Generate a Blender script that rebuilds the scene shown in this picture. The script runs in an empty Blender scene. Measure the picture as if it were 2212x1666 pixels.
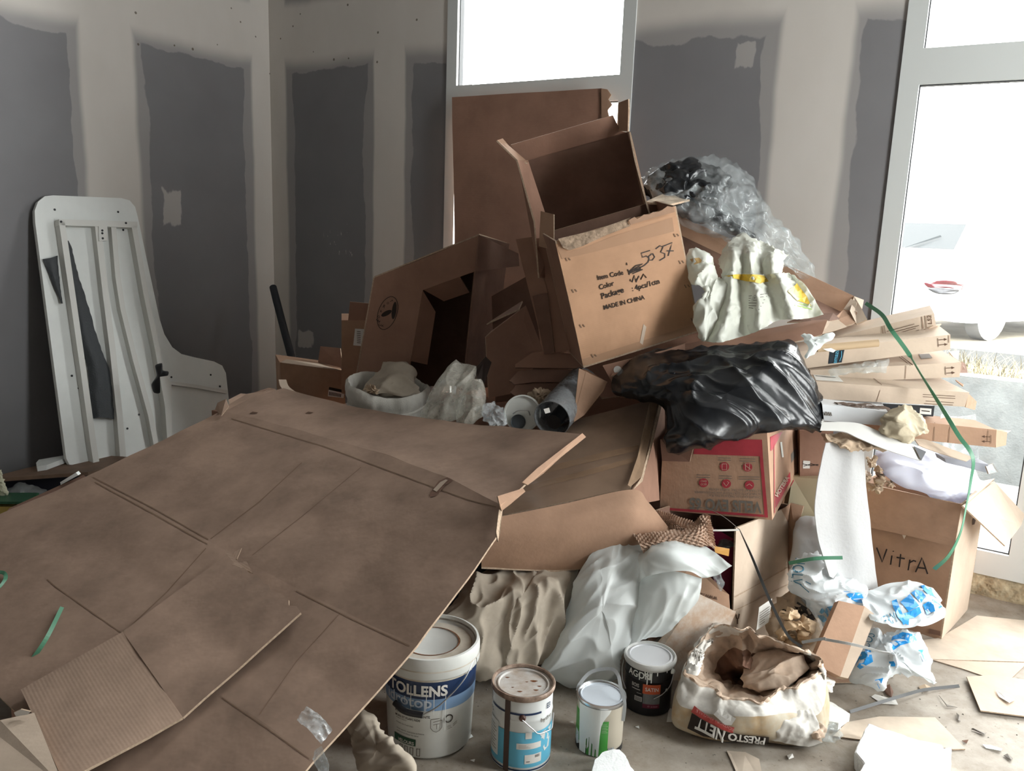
import bpy, bmesh, math, random
import numpy as np
from mathutils import Vector, Matrix, noise

# ---------------------------------------------------------------- camera
SC = bpy.context.scene
COL = SC.collection
FPX, CX, CY, HC = 1790.0, 1106.0, 833.0, 1.5
PITCH, ROLL, YAWW = math.radians(11.31), math.radians(2.06), math.radians(32.75)
FWD = Vector((0, math.cos(PITCH), -math.sin(PITCH)))
UPV = Vector((0, math.sin(PITCH), math.cos(PITCH)))
CAM = Vector((0, 0, HC))
_c, _s = math.cos(ROLL), math.sin(ROLL)
AX = Vector((1, 0, 0)) * _c + UPV * _s
AY = Vector((1, 0, 0)) * -_s + UPV * _c
cd = bpy.data.cameras.new('camera'); cd.sensor_width = 36.0; cd.lens = 36.0 * FPX / 2212.0
cd.clip_start = 0.02; cd.clip_end = 300
cam = bpy.data.objects.new('camera', cd); COL.objects.link(cam)
cam.matrix_world = Matrix(((AX.x, AY.x, -FWD.x, CAM.x), (AX.y, AY.y, -FWD.y, CAM.y), (AX.z, AY.z, -FWD.z, CAM.z), (0, 0, 0, 1)))
SC.camera = cam

# ---------------------------------------------------------------- world: bright overcast sky
SKY = 26.0
w = bpy.data.worlds.new('overcast_sky'); SC.world = w; w.use_nodes = True
nt = w.node_tree; bg = nt.nodes['Background']
bg.inputs[0].default_value = (0.985, 0.985, 0.985, 1); bg.inputs[1].default_value = SKY
SC.view_settings.view_transform = 'Standard'; SC.view_settings.look = 'None'
SC.view_settings.gamma = 1.0; SC.view_settings.exposure = 0.0; SC.view_settings.use_curve_mapping = False
SC.cycles.max_bounces = 7; SC.cycles.diffuse_bounces = 4; SC.cycles.glossy_bounces = 3; SC.cycles.transparent_max_bounces = 12
SC.cycles.adaptive_threshold = 0.08
SC.cycles.sample_clamp_indirect = 6.0

# ---------------------------------------------------------------- photo rays -> places
def ray(px, py):
    x = (px - CX) / FPX; y = -(py - CY) / FPX
    return FWD + AX * x + AY * y
def P(px, py, Y):                       # at forward distance Y (metres)
    d = ray(px, py); return CAM + d * (Y / d.y)
def G(px, py, z=0.0):                   # at height z
    d = ray(px, py); return CAM + d * ((z - HC) / d.z)
def pix(v):
    v = Vector(v) - CAM; z = v.dot(FWD)
    return (CX + v.dot(AX) / z * FPX, CY - v.dot(AY) / z * FPX)
class Plane:                            # a plane through a photo point at distance Y, facing the room
    def __init__(s, px=None, py=None, Y=None, yaw=0, tilt=0, p=None, n=None):
        if p is not None: s.p, s.n = Vector(p), Vector(n).normalized()
        else:
            a, t = math.radians(yaw), math.radians(tilt)
            s.p = P(px, py, Y); s.n = Vector((math.sin(a) * math.cos(t), -math.cos(a) * math.cos(t), math.sin(t)))
    def __call__(s, px, py, off=0.0):
        d = ray(px, py); return CAM + d * ((s.p + s.n * off - CAM).dot(s.n) / d.dot(s.n))
def plane3(a, b, c):
    n = (b - a).cross(c - a).normalized()
    if n.dot(CAM - a) < 0: n = -n
    return Plane(p=a, n=n)
BD = Vector((math.cos(YAWW), -math.sin(YAWW), 0))     # along the window wall
LD = Vector((-math.sin(YAWW), -math.cos(YAWW), 0))    # along the left wall, into the room
COR = Vector((-1.654, 5.694, 0))
def W(u, l, z): return COR + BD * u + LD * l + Vector((0, 0, z))
PW = Plane(p=COR, n=LD)
PLW = Plane(p=COR, n=BD)

# ---------------------------------------------------------------- materials
MATS = {}
def nodes_of(m):
    m.use_nodes = True
    return m.node_tree, m.node_tree.nodes['Principled BSDF']
def mat(name, col, rough=0.6, spec=0.4, var=None, bump=None, metal=0.0, coat=0.0, uv=False, corr=None, trans=0.0, col2=None, vscale=6.0, ridge=None):
    """principled material with optional colour variation (var = amount), bump=(scale,strength), corrugation lines corr=(per metre, strength)"""
    if name in MATS: return MATS[name]
    m = bpy.data.materials.new(name); t, b = nodes_of(m); N, L = t.nodes, t.links
    b.inputs['Base Color'].default_value = (*col, 1); b.inputs['Roughness'].default_value = rough
    b.inputs['Specular IOR Level'].default_value = spec; b.inputs['Metallic'].default_value = metal
    b.inputs['Coat Weight'].default_value = coat
    tc = N.new('ShaderNodeTexCoord'); src = tc.outputs['UV'] if uv else tc.outputs['Object']
    if var:
        n1 = N.new('ShaderNodeTexNoise'); n1.inputs['Scale'].default_value = vscale; n1.inputs['Detail'].default_value = 4; n1.inputs['Roughness'].default_value = 0.65
        L.new(src, n1.inputs['Vector'])
        mx = N.new('ShaderNodeMix'); mx.data_type = 'RGBA'
        c2 = col2 or tuple(c * (1 - var) for c in col); c1 = tuple(min(1, c * (1 + var * 0.5)) for c in col)
        mx.inputs['A'].default_value = (*c1, 1); mx.inputs['B'].default_value = (*c2, 1)
        r = N.new('ShaderNodeMapRange'); r.inputs['From Min'].default_value = 0.35; r.inputs['From Max'].default_value = 0.68
        L.new(n1.outputs[0], r.inputs[0]); L.new(r.outputs[0], mx.inputs['Factor']); L.new(mx.outputs['Result'], b.inputs['Base Color'])
    last = None
    if corr:
        sx = N.new('ShaderNodeSeparateXYZ'); L.new(tc.outputs['UV'], sx.inputs[0])
        mu = N.new('ShaderNodeMath'); mu.operation = 'MULTIPLY'; mu.inputs[1].default_value = corr[0] * 6.283; L.new(sx.outputs['Y'], mu.inputs[0])
        si = N.new('ShaderNodeMath'); si.operation = 'SINE'; L.new(mu.outputs[0], si.inputs[0])
        bp = N.new('ShaderNodeBump'); bp.inputs['Strength'].default_value = corr[1]; bp.inputs['Distance'].default_value = 0.002
        L.new(si.outputs[0], bp.inputs['Height']); last = bp
    if bump:
        n2 = N.new('ShaderNodeTexNoise'); n2.inputs['Scale'].default_value = bump[0]; n2.inputs['Detail'].default_value = 2
        L.new(src, n2.inputs['Vector'])
        bp = N.new('ShaderNodeBump'); bp.inputs['Strength'].default_value = bump[1]; bp.inputs['Distance'].default_value = bump[2] if len(bump) > 2 else 0.01
        L.new(n2.outputs[0], bp.inputs['Height'])
        if last: L.new(last.outputs[0], bp.inputs['Normal'])
        last = bp
    if ridge:
        n3 = N.new('ShaderNodeTexNoise'); n3.noise_type = 'RIDGED_MULTIFRACTAL'; n3.inputs['Scale'].default_value = ridge[0]; n3.inputs['Detail'].default_value = 2; n3.inputs['Distortion'].default_value = 0.6
        L.new(src, n3.inputs['Vector']); bp = N.new('ShaderNodeBump'); bp.inputs['Strength'].default_value = ridge[1]; bp.inputs['Distance'].default_value = ridge[2]
        L.new(n3.outputs[0], bp.inputs['Height'])
        if last: L.new(last.outputs[0], bp.inputs['Normal'])
        last = bp
    if last: L.new(last.outputs[0], b.inputs['Normal'])
    if trans:                           # thin translucent film: part of the light passes through
        tr = N.new('ShaderNodeBsdfTranslucent'); tr.inputs['Color'].default_value = (*[min(1, c * 1.1) for c in col], 1)
        ms = N.new('ShaderNodeMixShader'); ms.inputs[0].default_value = trans
        if last: L.new(last.outputs[0], tr.inputs['Normal'])
        L.new(b.outputs[0], ms.inputs[1]); L.new(tr.outputs[0], ms.inputs[2]); L.new(ms.outputs[0], N['Material Output'].inputs['Surface'])
    MATS[name] = m; return m
def film(name, col=(0.9, 0.93, 0.95), clear=0.7, rough=0.15, bump=(25, 0.6, 0.01), gloss=0.5):
    """clear plastic film: see-through with shiny creases and a little milky haze"""
    if name in MATS: return MATS[name]
    m = bpy.data.materials.new(name); t, b = nodes_of(m); N, L = t.nodes, t.links
    b.inputs['Base Color'].default_value = (*col, 1); b.inputs['Roughness'].default_value = rough; b.inputs['Specular IOR Level'].default_value = gloss
    tp = N.new('ShaderNodeBsdfTransparent'); tp.inputs[0].default_value = (0.96, 0.98, 0.98, 1)
    ms = N.new('ShaderNodeMixShader')
    tc = N.new('ShaderNodeTexCoord'); n = N.new('ShaderNodeTexNoise'); n.inputs['Scale'].default_value = bump[0]; n.inputs['Detail'].default_value = 6; n.inputs['Roughness'].default_value = 0.7
    L.new(tc.outputs['Object'], n.inputs['Vector'])
    n3 = N.new('ShaderNodeTexNoise'); n3.noise_type = 'RIDGED_MULTIFRACTAL'; n3.inputs['Scale'].default_value = bump[0] * .5; n3.inputs['Detail'].default_value = 2; n3.inputs['Distortion'].default_value = 0.6; L.new(tc.outputs['Object'], n3.inputs['Vector'])
    bp = N.new('ShaderNodeBump'); bp.inputs['Strength'].default_value = bump[1]; bp.inputs['Distance'].default_value = bump[2]
    L.new(n3.outputs[0], bp.inputs['Height']); L.new(bp.outputs[0], b.inputs['Normal'])
    r = N.new('ShaderNodeMapRange'); r.inputs['From Min'].default_value = 0.3; r.inputs['From Max'].default_value = 0.7
    r.inputs['To Min'].default_value = min(1, clear + 0.15); r.inputs['To Max'].default_value = max(0, clear - 0.25)
    L.new(n.outputs[0], r.inputs[0]); L.new(r.outputs[0], ms.inputs[0])
    L.new(b.outputs[0], ms.inputs[1]); L.new(tp.outputs[0], ms.inputs[2]); L.new(ms.outputs[0], N['Material Output'].inputs['Surface'])
    MATS[name] = m; return m

card = mat('cardboard_brown', (0.38, 0.237, 0.16), 0.85, 0.15, var=0.18, vscale=5, corr=(190, 0.04), bump=(60, 0.08))
card_sheet = mat('cardboard_sheet', (0.295, 0.203, 0.152), 0.85, 0.15, var=0.24, vscale=5, bump=(30, 0.12))
card_red = mat('cardboard_red_brown', (0.30, 0.172, 0.122), 0.8, 0.18, var=0.15, vscale=5, corr=(190, 0.04), bump=(50, 0.08))
card_pale = mat('cardboard_pale', (0.53, 0.425, 0.335), 0.85, 0.15, var=0.10, vscale=7, corr=(190, 0.03), bump=(60, 0.06))  # pale card; brightness of window-lit cartons and sides put into the colour
card_dark = mat('cardboard_dark', (0.19, 0.11, 0.08), 0.8, 0.18, var=0.2, vscale=5, bump=(40, 0.1))  # dark card; shade of box insides and hollows put into the colour
card_edge = mat('cardboard_edge', (0.44, 0.33, 0.24), 0.9, 0.1, var=0.25, vscale=120)
kraft = mat('kraft_paper', (0.43, 0.325, 0.23), 0.75, 0.2, var=0.2, vscale=12, bump=(40, 0.25))
kraft_grey = mat('kraft_paper_grey', (0.42, 0.36, 0.26), 0.7, 0.2, var=0.15, vscale=12, bump=(40, 0.2))
white_pvc = mat('white_pvc', (0.58, 0.60, 0.59), 0.35, 0.4)
ink = mat('black_ink', (0.035, 0.025, 0.02), 0.7, 0.2)
ink_brown = mat('brown_ink', (0.10, 0.055, 0.035), 0.7, 0.2)
ink_grey = mat('grey_ink', (0.16, 0.14, 0.12), 0.7, 0.2)
marker = mat('black_marker', (0.03, 0.022, 0.02), 0.5, 0.3)
red_ink = mat('red_ink', (0.36, 0.035, 0.05), 0.6, 0.3, var=0.12, vscale=20)
label_white = mat('label_paper', (0.72, 0.70, 0.66), 0.5, 0.3, var=0.08, vscale=20)
tape_clear = film('packing_tape', (0.75, 0.6, 0.45), 0.45, 0.2, (30, 0.25, 0.004))
tape_brown = mat('brown_tape', (0.30, 0.20, 0.13), 0.25, 0.5, var=0.2, vscale=10, bump=(14, 0.2, 0.006))
black_bag = mat('black_bin_bag', (0.006, 0.007, 0.009), 0.27, 0.5, bump=(30, 0.2, 0.006), ridge=(9, 0.5, 0.02))
clear_film = film('clear_film', (0.7, 0.74, 0.75), 0.9, 0.14, (14, 0.8, 0.02), 0.7)
clear_thin = film('clear_thin_film', (0.85, 0.88, 0.9), 0.78, 0.12, (28, 0.7, 0.01), 0.6)
white_film = mat('white_film', (0.80, 0.83, 0.82), 0.35, 0.4, trans=0.35, ridge=(9, 0.45, 0.015))
foam_sheet = mat('foam_sheet', (0.60, 0.60, 0.60), 0.6, 0.2, trans=0.35, bump=(70, 0.15))
cloth_beige = mat('beige_cloth', (0.40, 0.345, 0.28), 0.9, 0.1, var=0.15, vscale=10, ridge=(6, 0.35, 0.02))
cloth_white = mat('white_woven_bag', (0.62, 0.60, 0.55), 0.85, 0.15, var=0.15, vscale=12, bump=(250, 0.15))
styro = mat('polystyrene', (0.86, 0.88, 0.88), 0.85, 0.15, bump=(160, 0.3, 0.004))
wood_dark = mat('brown_board', (0.20, 0.13, 0.09), 0.6, 0.3, var=0.25, vscale=8)
white_paint = mat('white_laminate', (0.74, 0.76, 0.74), 0.4, 0.35, var=0.04)
black_pl = mat('black_plastic', (0.015, 0.015, 0.017), 0.4, 0.4)
metal = mat('tin_metal', (0.62, 0.63, 0.64), 0.28, 0.5, metal=1.0, var=0.1, vscale=15)
wire = mat('steel_wire', (0.55, 0.56, 0.57), 0.35, 0.5, metal=1.0)
green_strap = mat('green_strap', (0.10, 0.28, 0.17), 0.35, 0.45, trans=0.25)
grey_strap = mat('grey_strap', (0.05, 0.05, 0.05), 0.45, 0.4)

# ---------------------------------------------------------------- objects
ROOT = {}                                # world offset of each parent chain
def tag(o, label, cat, group=None):
    o['label'] = label; o['category'] = cat
    if group: o['group'] = group
    return o
def thing(name, loc, label, cat, group=None):
    o = bpy.data.objects.new(name, None); o.empty_display_size = 0.05; COL.objects.link(o)
    o.location = loc; ROOT[o.name] = Vector(loc); return tag(o, label, cat, group)
def struct(o): o['kind'] = 'structure'; return o
def obj(name, V, F, mats, parent=None, smooth=False, fm=None, uv=None):
    off = ROOT[parent.name] if parent else Vector((0, 0, 0))
    if parent is None and len(V):         # put the origin of a lone mesh at its base
        vs = np.array([tuple(v) for v in V]); off = Vector((vs[:, 0].mean(), vs[:, 1].mean(), vs[:, 2].min()))
    me = bpy.data.meshes.new(name)
    me.from_pydata([tuple(Vector(v) - off) for v in V], [], [tuple(f) for f in F])
    for m in (mats if isinstance(mats, (list, tuple)) else [mats]): me.materials.append(m)
    if fm is not None: me.polygons.foreach_set('material_index', fm)
    if smooth: me.polygons.foreach_set('use_smooth', [True] * len(me.polygons))
    if uv is not None:
        ul = me.uv_layers.new(name='UVMap')
        li = np.empty(len(me.loops), dtype=np.int32); me.loops.foreach_get('vertex_index', li)
        ul.data.foreach_set('uv', np.array(uv, dtype=np.float32)[li].ravel())
    me.validate(); me.update()
    if smooth: me.set_sharp_from_angle(angle=0.9)
    o = bpy.data.objects.new(name, me); COL.objects.link(o)
    if parent: o.parent = parent
    else: o.location = off
    ROOT[o.name] = off
    return o
def newell(pts):
    n = Vector((0, 0, 0))
    for i in range(len(pts)):
        a, b = pts[i], pts[(i + 1) % len(pts)]
        n += Vector(((a.y - b.y) * (a.z + b.z), (a.z - b.z) * (a.x + b.x), (a.x - b.x) * (a.y + b.y)))
    return n.normalized() if n.length > 0 else Vector((0, 0, 1))
def basis(pts):
    n = newell(pts); e = (pts[1] - pts[0]); e = (e - n * e.dot(n)).normalized(); return e, n.cross(e), n
def slab(name, pts, t, mats, parent=None, edge=None, back=None):
    """flat board of thickness t: pts is its outline on the camera side; front, back and rim materials"""
    pts = [Vector(p) for p in pts]; n = newell(pts)
    c = sum(pts, Vector()) / len(pts)
    if n.dot(CAM - c) < 0: pts = pts[::-1]; n = -n
    k = len(pts); V = pts + [p - n * t for p in pts]
    F = [tuple(range(k)), tuple(range(2 * k - 1, k - 1, -1))] + [(i, i + k, (i + 1) % k + k, (i + 1) % k) for i in range(k)]
    F = [F[0], F[1]] + [tuple(reversed(f)) for f in F[2:]]
    e, f2, _ = basis(pts); uv = [((p - pts[0]).dot(e), (p - pts[0]).dot(f2)) for p in V]
    m = [mats, back or mats, edge or card_edge]
    o = obj(name, V, F, m, parent, False, [0, 1] + [2] * k, uv)
    return o
def jag(a, b, n, amp, seed=0, nrm=None):
    """points from a to b (b left out) with a torn zig-zag"""
    a, b = Vector(a), Vector(b); r = random.Random(seed); d = b - a
    s = (nrm or Vector((0, 0, 1))).cross(d).normalized(); out = [a]
    for i in range(1, n):
        out.append(a + d * ((i + r.uniform(-.3, .3)) / n) + s * r.uniform(-amp, amp))
    return out
def box(name, O, ex, ey, ez, m, parent=None, edge=None, uv=True):
    O, ex, ey, ez = Vector(O), Vector(ex), Vector(ey), Vector(ez)
    V = [O, O + ex, O + ex + ey, O + ey, O + ez, O + ex + ez, O + ex + ey + ez, O + ey + ez]
    F = [(0, 3, 2, 1), (4, 5, 6, 7), (0, 1, 5, 4), (1, 2, 6, 5), (2, 3, 7, 6), (3, 0, 4, 7)]
    if ex.cross(ey).dot(ez) < 0: F = [f[::-1] for f in F]
    VV, FF, U = [], [], []
    for f in F:
        k = len(VV); q = [V[i] for i in f]; VV += q; FF.append((k, k + 1, k + 2, k + 3))
        a, b = (q[1] - q[0]).length, (q[3] - q[0]).length
        U += [(0, 0), (a, 0), (a, b), (0, b)]
    return obj(name, VV, FF, m, parent, uv=U)
def grid_mesh(C, nu, nv, smooth=False):
    """control grid C[row][col] of Vectors -> (nv x nu) points; bilinear or Catmull-Rom"""
    A = np.array([[tuple(p) for p in r] for r in C]); 
    def res(A, n):
        m = A.shape[0]; t = np.linspace(0, m - 1, n); i = np.minimum(t.astype(int), m - 2); f = (t - i)[:, None, None]
        if not smooth: return A[i] * (1 - f) + A[i + 1] * f
        p0, p1, p2, p3 = A[np.maximum(i - 1, 0)], A[i], A[i + 1], A[np.minimum(i + 2, m - 1)]
        p0 = np.where((i == 0)[:, None, None], 2 * p1 - p2, p0); p3 = np.where((i == m - 2)[:, None, None], 2 * p2 - p1, p3)
        return 0.5 * (2 * p1 + (p2 - p0) * f + (2 * p0 - 5 * p1 + 4 * p2 - p3) * f ** 2 + (3 * p1 - p0 - 3 * p2 + p3) * f ** 3)
    B = res(A, nv); B = np.transpose(res(np.transpose(B, (1, 0, 2)), nu), (1, 0, 2)); return B
def gnormals(B):
    du = np.gradient(B, axis=1); dv = np.gradient(B, axis=0); n = np.cross(du, dv)
    l = np.linalg.norm(n, axis=2, keepdims=True); return n / np.maximum(l, 1e-9)
def nvec(q): return Vector((noise.noise(q), noise.noise(q + Vector((31.4, 7.7, 2.9))), noise.noise(q + Vector((-11.2, 19.3, 5.1)))))
def crum(p, sc, seed, kind='bag'):
    off = Vector((seed * 7.3, -seed * 3.1, seed * 1.7))
    if isinstance(kind, tuple):           # ('streak', direction[, stretch]): sharp creases drawn out along a direction
        d = Vector(kind[1]).normalized(); st = kind[2] if len(kind) > 2 else 0.25; pv = Vector(p); a = pv.dot(d)
        q = (pv - d * a) * sc + d * (a * sc * st) + off; q = q + nvec(q * 0.7) * 0.45
        r1 = (1 - min(1.0, abs(noise.noise(q)) * 2.4)) ** 1.6; q2 = q * 2.2 + Vector((3, 8, 1)); r2 = (1 - min(1.0, abs(noise.noise(q2)) * 2.2)) ** 1.5
        return r1 * 0.62 + r2 * 0.26 + noise.noise(q * 0.5) * 0.35 - 0.3
    q = Vector((p[0] * sc, p[1] * sc, p[2] * sc)) + off
    if kind == 'soft': return noise.noise(q) * 0.7 + noise.noise(q * 2.3) * 0.3
    if kind == 'fold':                    # folds with sharp crests
        q = q + nvec(q * 0.8) * 0.4
        r1 = (1 - min(1.0, abs(noise.noise(q)) * 2.4)) ** 1.6; r2 = (1 - min(1.0, abs(noise.noise(q * 2.3 + Vector((5, 1, 2)))) * 2.2)) ** 1.6
        return r1 * 0.6 + r2 * 0.32 - 0.3
    d = noise.voronoi(q + Vector([noise.noise(q * 1.7) * .5] * 3))[0]
    return (d[1] - d[0]) * 0.8 + (1 - abs(noise.noise(q * 1.9)) * 2) * 0.35 - 0.5
def sheet(name, C, m, parent=None, t=0.005, nu=30, nv=20, amp=0.0, sc=6, seed=1, kind='soft', smooth=True, cr=False, edge=None, back=None, flip=None):
    B = grid_mesh(C, nu, nv, cr); Nn = gnormals(B)
    c = B.mean(axis=(0, 1)); 
    if np.dot(Nn.mean(axis=(0, 1)), np.array(CAM) - c) < 0: B = B[:, ::-1]; Nn = gnormals(B)
    if amp:
        D = np.array([[crum(B[j, i], sc, seed, kind) for i in range(nu)] for j in range(nv)])[..., None]
        B = B + Nn * D * amp; Nn = gnormals(B)
    U = np.concatenate([np.zeros((nv, 1)), np.cumsum(np.linalg.norm(np.diff(B, axis=1), axis=2), axis=1)], axis=1)
    Vv = np.concatenate([np.zeros((1, nu)), np.cumsum(np.linalg.norm(np.diff(B, axis=0), axis=2), axis=0)], axis=0)
    V = np.concatenate([B.reshape(-1, 3), (B - Nn * t).reshape(-1, 3)]); uv = np.stack([U, Vv], axis=2).reshape(-1, 2); uv = np.concatenate([uv, uv])
    k = nu * nv; F, fm = [], []
    for j in range(nv - 1):
        for i in range(nu - 1):
            a = j * nu + i; F.append((a, a + 1, a + nu + 1, a + nu)); fm.append(0)
            F.append((a + k, a + nu + k, a + nu + 1 + k, a + 1 + k)); fm.append(1)
    rim = [i for i in range(nu)] + [j * nu + nu - 1 for j in range(1, nv)] + [(nv - 1) * nu + i for i in range(nu - 2, -1, -1)] + [j * nu for j in range(nv - 2, 0, -1)]
    for a, b in zip(rim, rim[1:] + rim[:1]): F.append((a, a + k, b + k, b)); fm.append(2)
    return obj(name, [Vector(v) for v in V], F, [m, back or m, edge or m], parent, smooth, fm, uv)
def resample(pts, n):
    """closed smooth outline through (px,py,Y) points"""
    A = np.array(pts, float); m = len(A); t = np.linspace(0, m, n, endpoint=False); i = t.astype(int); f = (t - i)[:, None]
    p0, p1, p2, p3 = A[(i - 1) % m], A[i % m], A[(i + 1) % m], A[(i + 2) % m]; k = 0.35
    m1, m2 = (p2 - p0) * k, (p3 - p1) * k
    return (2 * f ** 3 - 3 * f ** 2 + 1) * p1 + (f ** 3 - 2 * f ** 2 + f) * m1 + (-2 * f ** 3 + 3 * f ** 2) * p2 + (f ** 3 - f ** 2) * m2
def pillow(name, outl, m, parent=None, T=0.15, Tb=None, ctr=None, n=120, rings=26, amp=0.02, sc=8, seed=1, kind='bag', smooth=True, floor=0.004, power=2.0, back=True):
    """closed bulging body: outline (px,py,Y), front swelling T towards the room, rear Tb"""
    Tb = T * 0.6 if Tb is None else Tb
    R = resample(outl, n); c = np.array(ctr) if ctr else R.mean(axis=0)
    V = []; 
    def pt(q, d):
        p = P(q[0], q[1], q[2]); dr = (p - CAM).normalized(); p = p + dr * d
        return p
    S = [('f', r) for r in range(rings + 1)]
    idx = {}
    def ringpts(sgn, r):
        rho = r / rings; bul = max(0.0, 1 - rho ** power) ** (1 / power)
        return [pt(c + (R[k] - c) * rho, sgn * bul * (T if sgn < 0 else Tb)) for k in range(n)]
    V.append(pt(c, -T)); F = []
    for r in range(1, rings + 1): V += ringpts(-1, r)
    for k in range(n): F.append((0, 1 + (k + 1) % n, 1 + k))
    for r in range(1, rings):
        a, b = 1 + (r - 1) * n, 1 + r * n
        for k in range(n): F.append((a + k, a + (k + 1) % n, b + (k + 1) % n, b + k))
    if back:
        last = 1 + (rings - 1) * n; rb = rings // 3
        prev = last
        for q in range(rb - 1, 0, -1):
            s = len(V); V += ringpts(1, rings * q / rb)
            for k in range(n): F.append((prev + k, prev + (k + 1) % n, s + (k + 1) % n, s + k))
            prev = s
        s = len(V); V.append(pt(c, Tb))
        for k in range(n): F.append((prev + k, prev + (k + 1) % n, s))
    A = np.array([tuple(v) for v in V]); me = bpy.data.meshes.new('t'); me.from_pydata(A.tolist(), [], F); me.update()
    NN = np.empty(len(A) * 3); me.vertices.foreach_get('normal', NN); NN = NN.reshape(-1, 3); bpy.data.meshes.remove(me)
    if amp:
        D = np.array([crum(p, sc, seed, kind) for p in A])[:, None]; A = A - NN * D * amp if False else A + NN * D * amp
    A[:, 2] = np.maximum(A[:, 2], floor)
    return obj(name, [Vector(a) for a in A], F, m, parent, smooth)
def smooth_path(pts, n):
    A = np.array([tuple(p) for p in pts], float); m = len(A)
    if m == 2: return [Vector(A[0] + (A[1] - A[0]) * t) for t in np.linspace(0, 1, n)]
    t = np.linspace(0, m - 1, n); i = np.minimum(t.astype(int), m - 2); f = (t - i)[:, None]
    p1, p2 = A[i], A[i + 1]; p0 = np.where((i == 0)[:, None], 2 * p1 - p2, A[np.maximum(i - 1, 0)]); p3 = np.where((i == m - 2)[:, None], 2 * p2 - p1, A[np.minimum(i + 2, m - 1)])
    return [Vector(v) for v in 0.5 * (2 * p1 + (p2 - p0) * f + (2 * p0 - 5 * p1 + 4 * p2 - p3) * f ** 2 + (3 * p1 - p0 - 3 * p2 + p3) * f ** 3)]
def tube(name, pts, r, m, parent=None, seg=10, smooth=True, cap=True, r2=None):
    """round bar along points; r2 = end radius"""
    V, F = [], []; n = len(pts); up = Vector((0.13, 0.31, 0.94))
    for i, p in enumerate(pts):
        d = (pts[min(i + 1, n - 1)] - pts[max(i - 1, 0)]).normalized(); a = d.cross(up).normalized(); b = d.cross(a)
        rr = r if r2 is None else r + (r2 - r) * i / (n - 1)
        V += [p + a * rr * math.cos(6.2832 * k / seg) + b * rr * math.sin(6.2832 * k / seg) for k in range(seg)]
    for i in range(n - 1):
        for k in range(seg): F.append((i * seg + k, i * seg + (k + 1) % seg, (i + 1) * seg + (k + 1) % seg, (i + 1) * seg + k))
    if cap: F += [tuple(range(seg))[::-1], tuple(range((n - 1) * seg, n * seg))]
    return obj(name, V, F, m, parent, smooth)
def ribbon(name, pts, wdt, m, parent=None, t=0.0008, n=60, twist=None, nrm=None):
    """flat strap: width direction turned about the path by twist(t) degrees from 'nrm' side"""
    q = smooth_path(pts, n); V, F = [], []
    for i, p in enumerate(q):
        d = (q[min(i + 1, n - 1)] - q[max(i - 1, 0)]).normalized(); view = Vector(nrm) if nrm is not None else (CAM - p).normalized()
        s = d.cross(view).normalized(); k = d.cross(s).normalized()
        a = math.radians(twist(i / (n - 1))) if twist else 0
        s, k = s * math.cos(a) + k * math.sin(a), k * math.cos(a) - s * math.sin(a)
        V += [p + s * wdt / 2 + k * t, p - s * wdt / 2 + k * t, p - s * wdt / 2 - k * t, p + s * wdt / 2 - k * t]
    for i in range(n - 1):
        for k in range(4): F.append((i * 4 + k, i * 4 + (k + 1) % 4, i * 4 + 4 + (k + 1) % 4, i * 4 + 4 + k))
    F += [(0, 1, 2, 3)[::-1], tuple(range(4 * n - 4, 4 * n))]
    return obj(name, V, F, m, parent, False)
# ---- lettering
_TX = {}
def text2d(s, bold=0.0):
    if (s, bold) in _TX: return _TX[(s, bold)]
    cu = bpy.data.curves.new('t', 'FONT'); cu.body = s; cu.size = 1.0; cu.offset = bold * 1.6; cu.resolution_u = 3
    o = bpy.data.objects.new('t', cu); COL.objects.link(o); bpy.context.view_layer.update()
    me = bpy.data.meshes.new_from_object(o.evaluated_get(bpy.context.evaluated_depsgraph_get()))
    V = np.array([v.co[:2] for v in me.vertices]) if len(me.vertices) else np.zeros((0, 2)); F = [tuple(p.vertices) for p in me.polygons]
    bpy.data.objects.remove(o); bpy.data.curves.remove(cu); bpy.data.meshes.remove(me)
    _TX[(s, bold)] = (V, F); return V, F
def text_px(parent, s, pl, a, b, m, hs=1.0, off=0.0015, bold=0.0, name='lettering', up=None):
    """lettering on plane pl with its baseline from photo point a to b; hs stretches the height; up = photo point above a to fix the up side"""
    V, F = text2d(s, bold)
    if not len(V): return
    O, X = pl(*a, off), pl(*b, off) - pl(*a, off); w = V[:, 0].max() - V[:, 0].min(); k = X.length / w; ex = X.normalized(); ey = pl.n.cross(ex).normalized()
    if up is not None:
        u = pl(*up, off) - O; ey = u - ex * u.dot(ex) * 0 ; ey = ey.normalized()
    x0 = V[:, 0].min()
    return obj(name, [O + ex * ((v[0] - x0) * k) + ey * (v[1] * k * hs) for v in V], F, m, parent)
def patch(parent, pl, pts, m, off=0.0012, name='print'):
    Q = [pl(x, y, off) for x, y in pts]
    if newell(Q).dot(CAM - Q[0]) < 0: Q = Q[::-1]
    e, f, _ = basis(Q)
    return obj(name, Q, [tuple(range(len(Q)))], m, parent, uv=[((q - Q[0]).dot(e), (q - Q[0]).dot(f)) for q in Q])
def strokes(parent, pl, lines, wd, m, off=0.0016, name='lettering'):
    """pen strokes given as photo polylines on plane pl, width wd metres, joined into one print"""
    V, F = [], []
    for ln in lines:
        q = [pl(x, y, off) for x, y in ln]
        for i, p in enumerate(q):
            d = (q[min(i + 1, len(q) - 1)] - q[max(i - 1, 0)]).normalized(); s = pl.n.cross(d) * wd / 2; V += [p + s, p - s]
            if i: k = len(V); F.append((k - 4, k - 3, k - 1, k - 2))
    return obj(name, V, F, m, parent)
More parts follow.
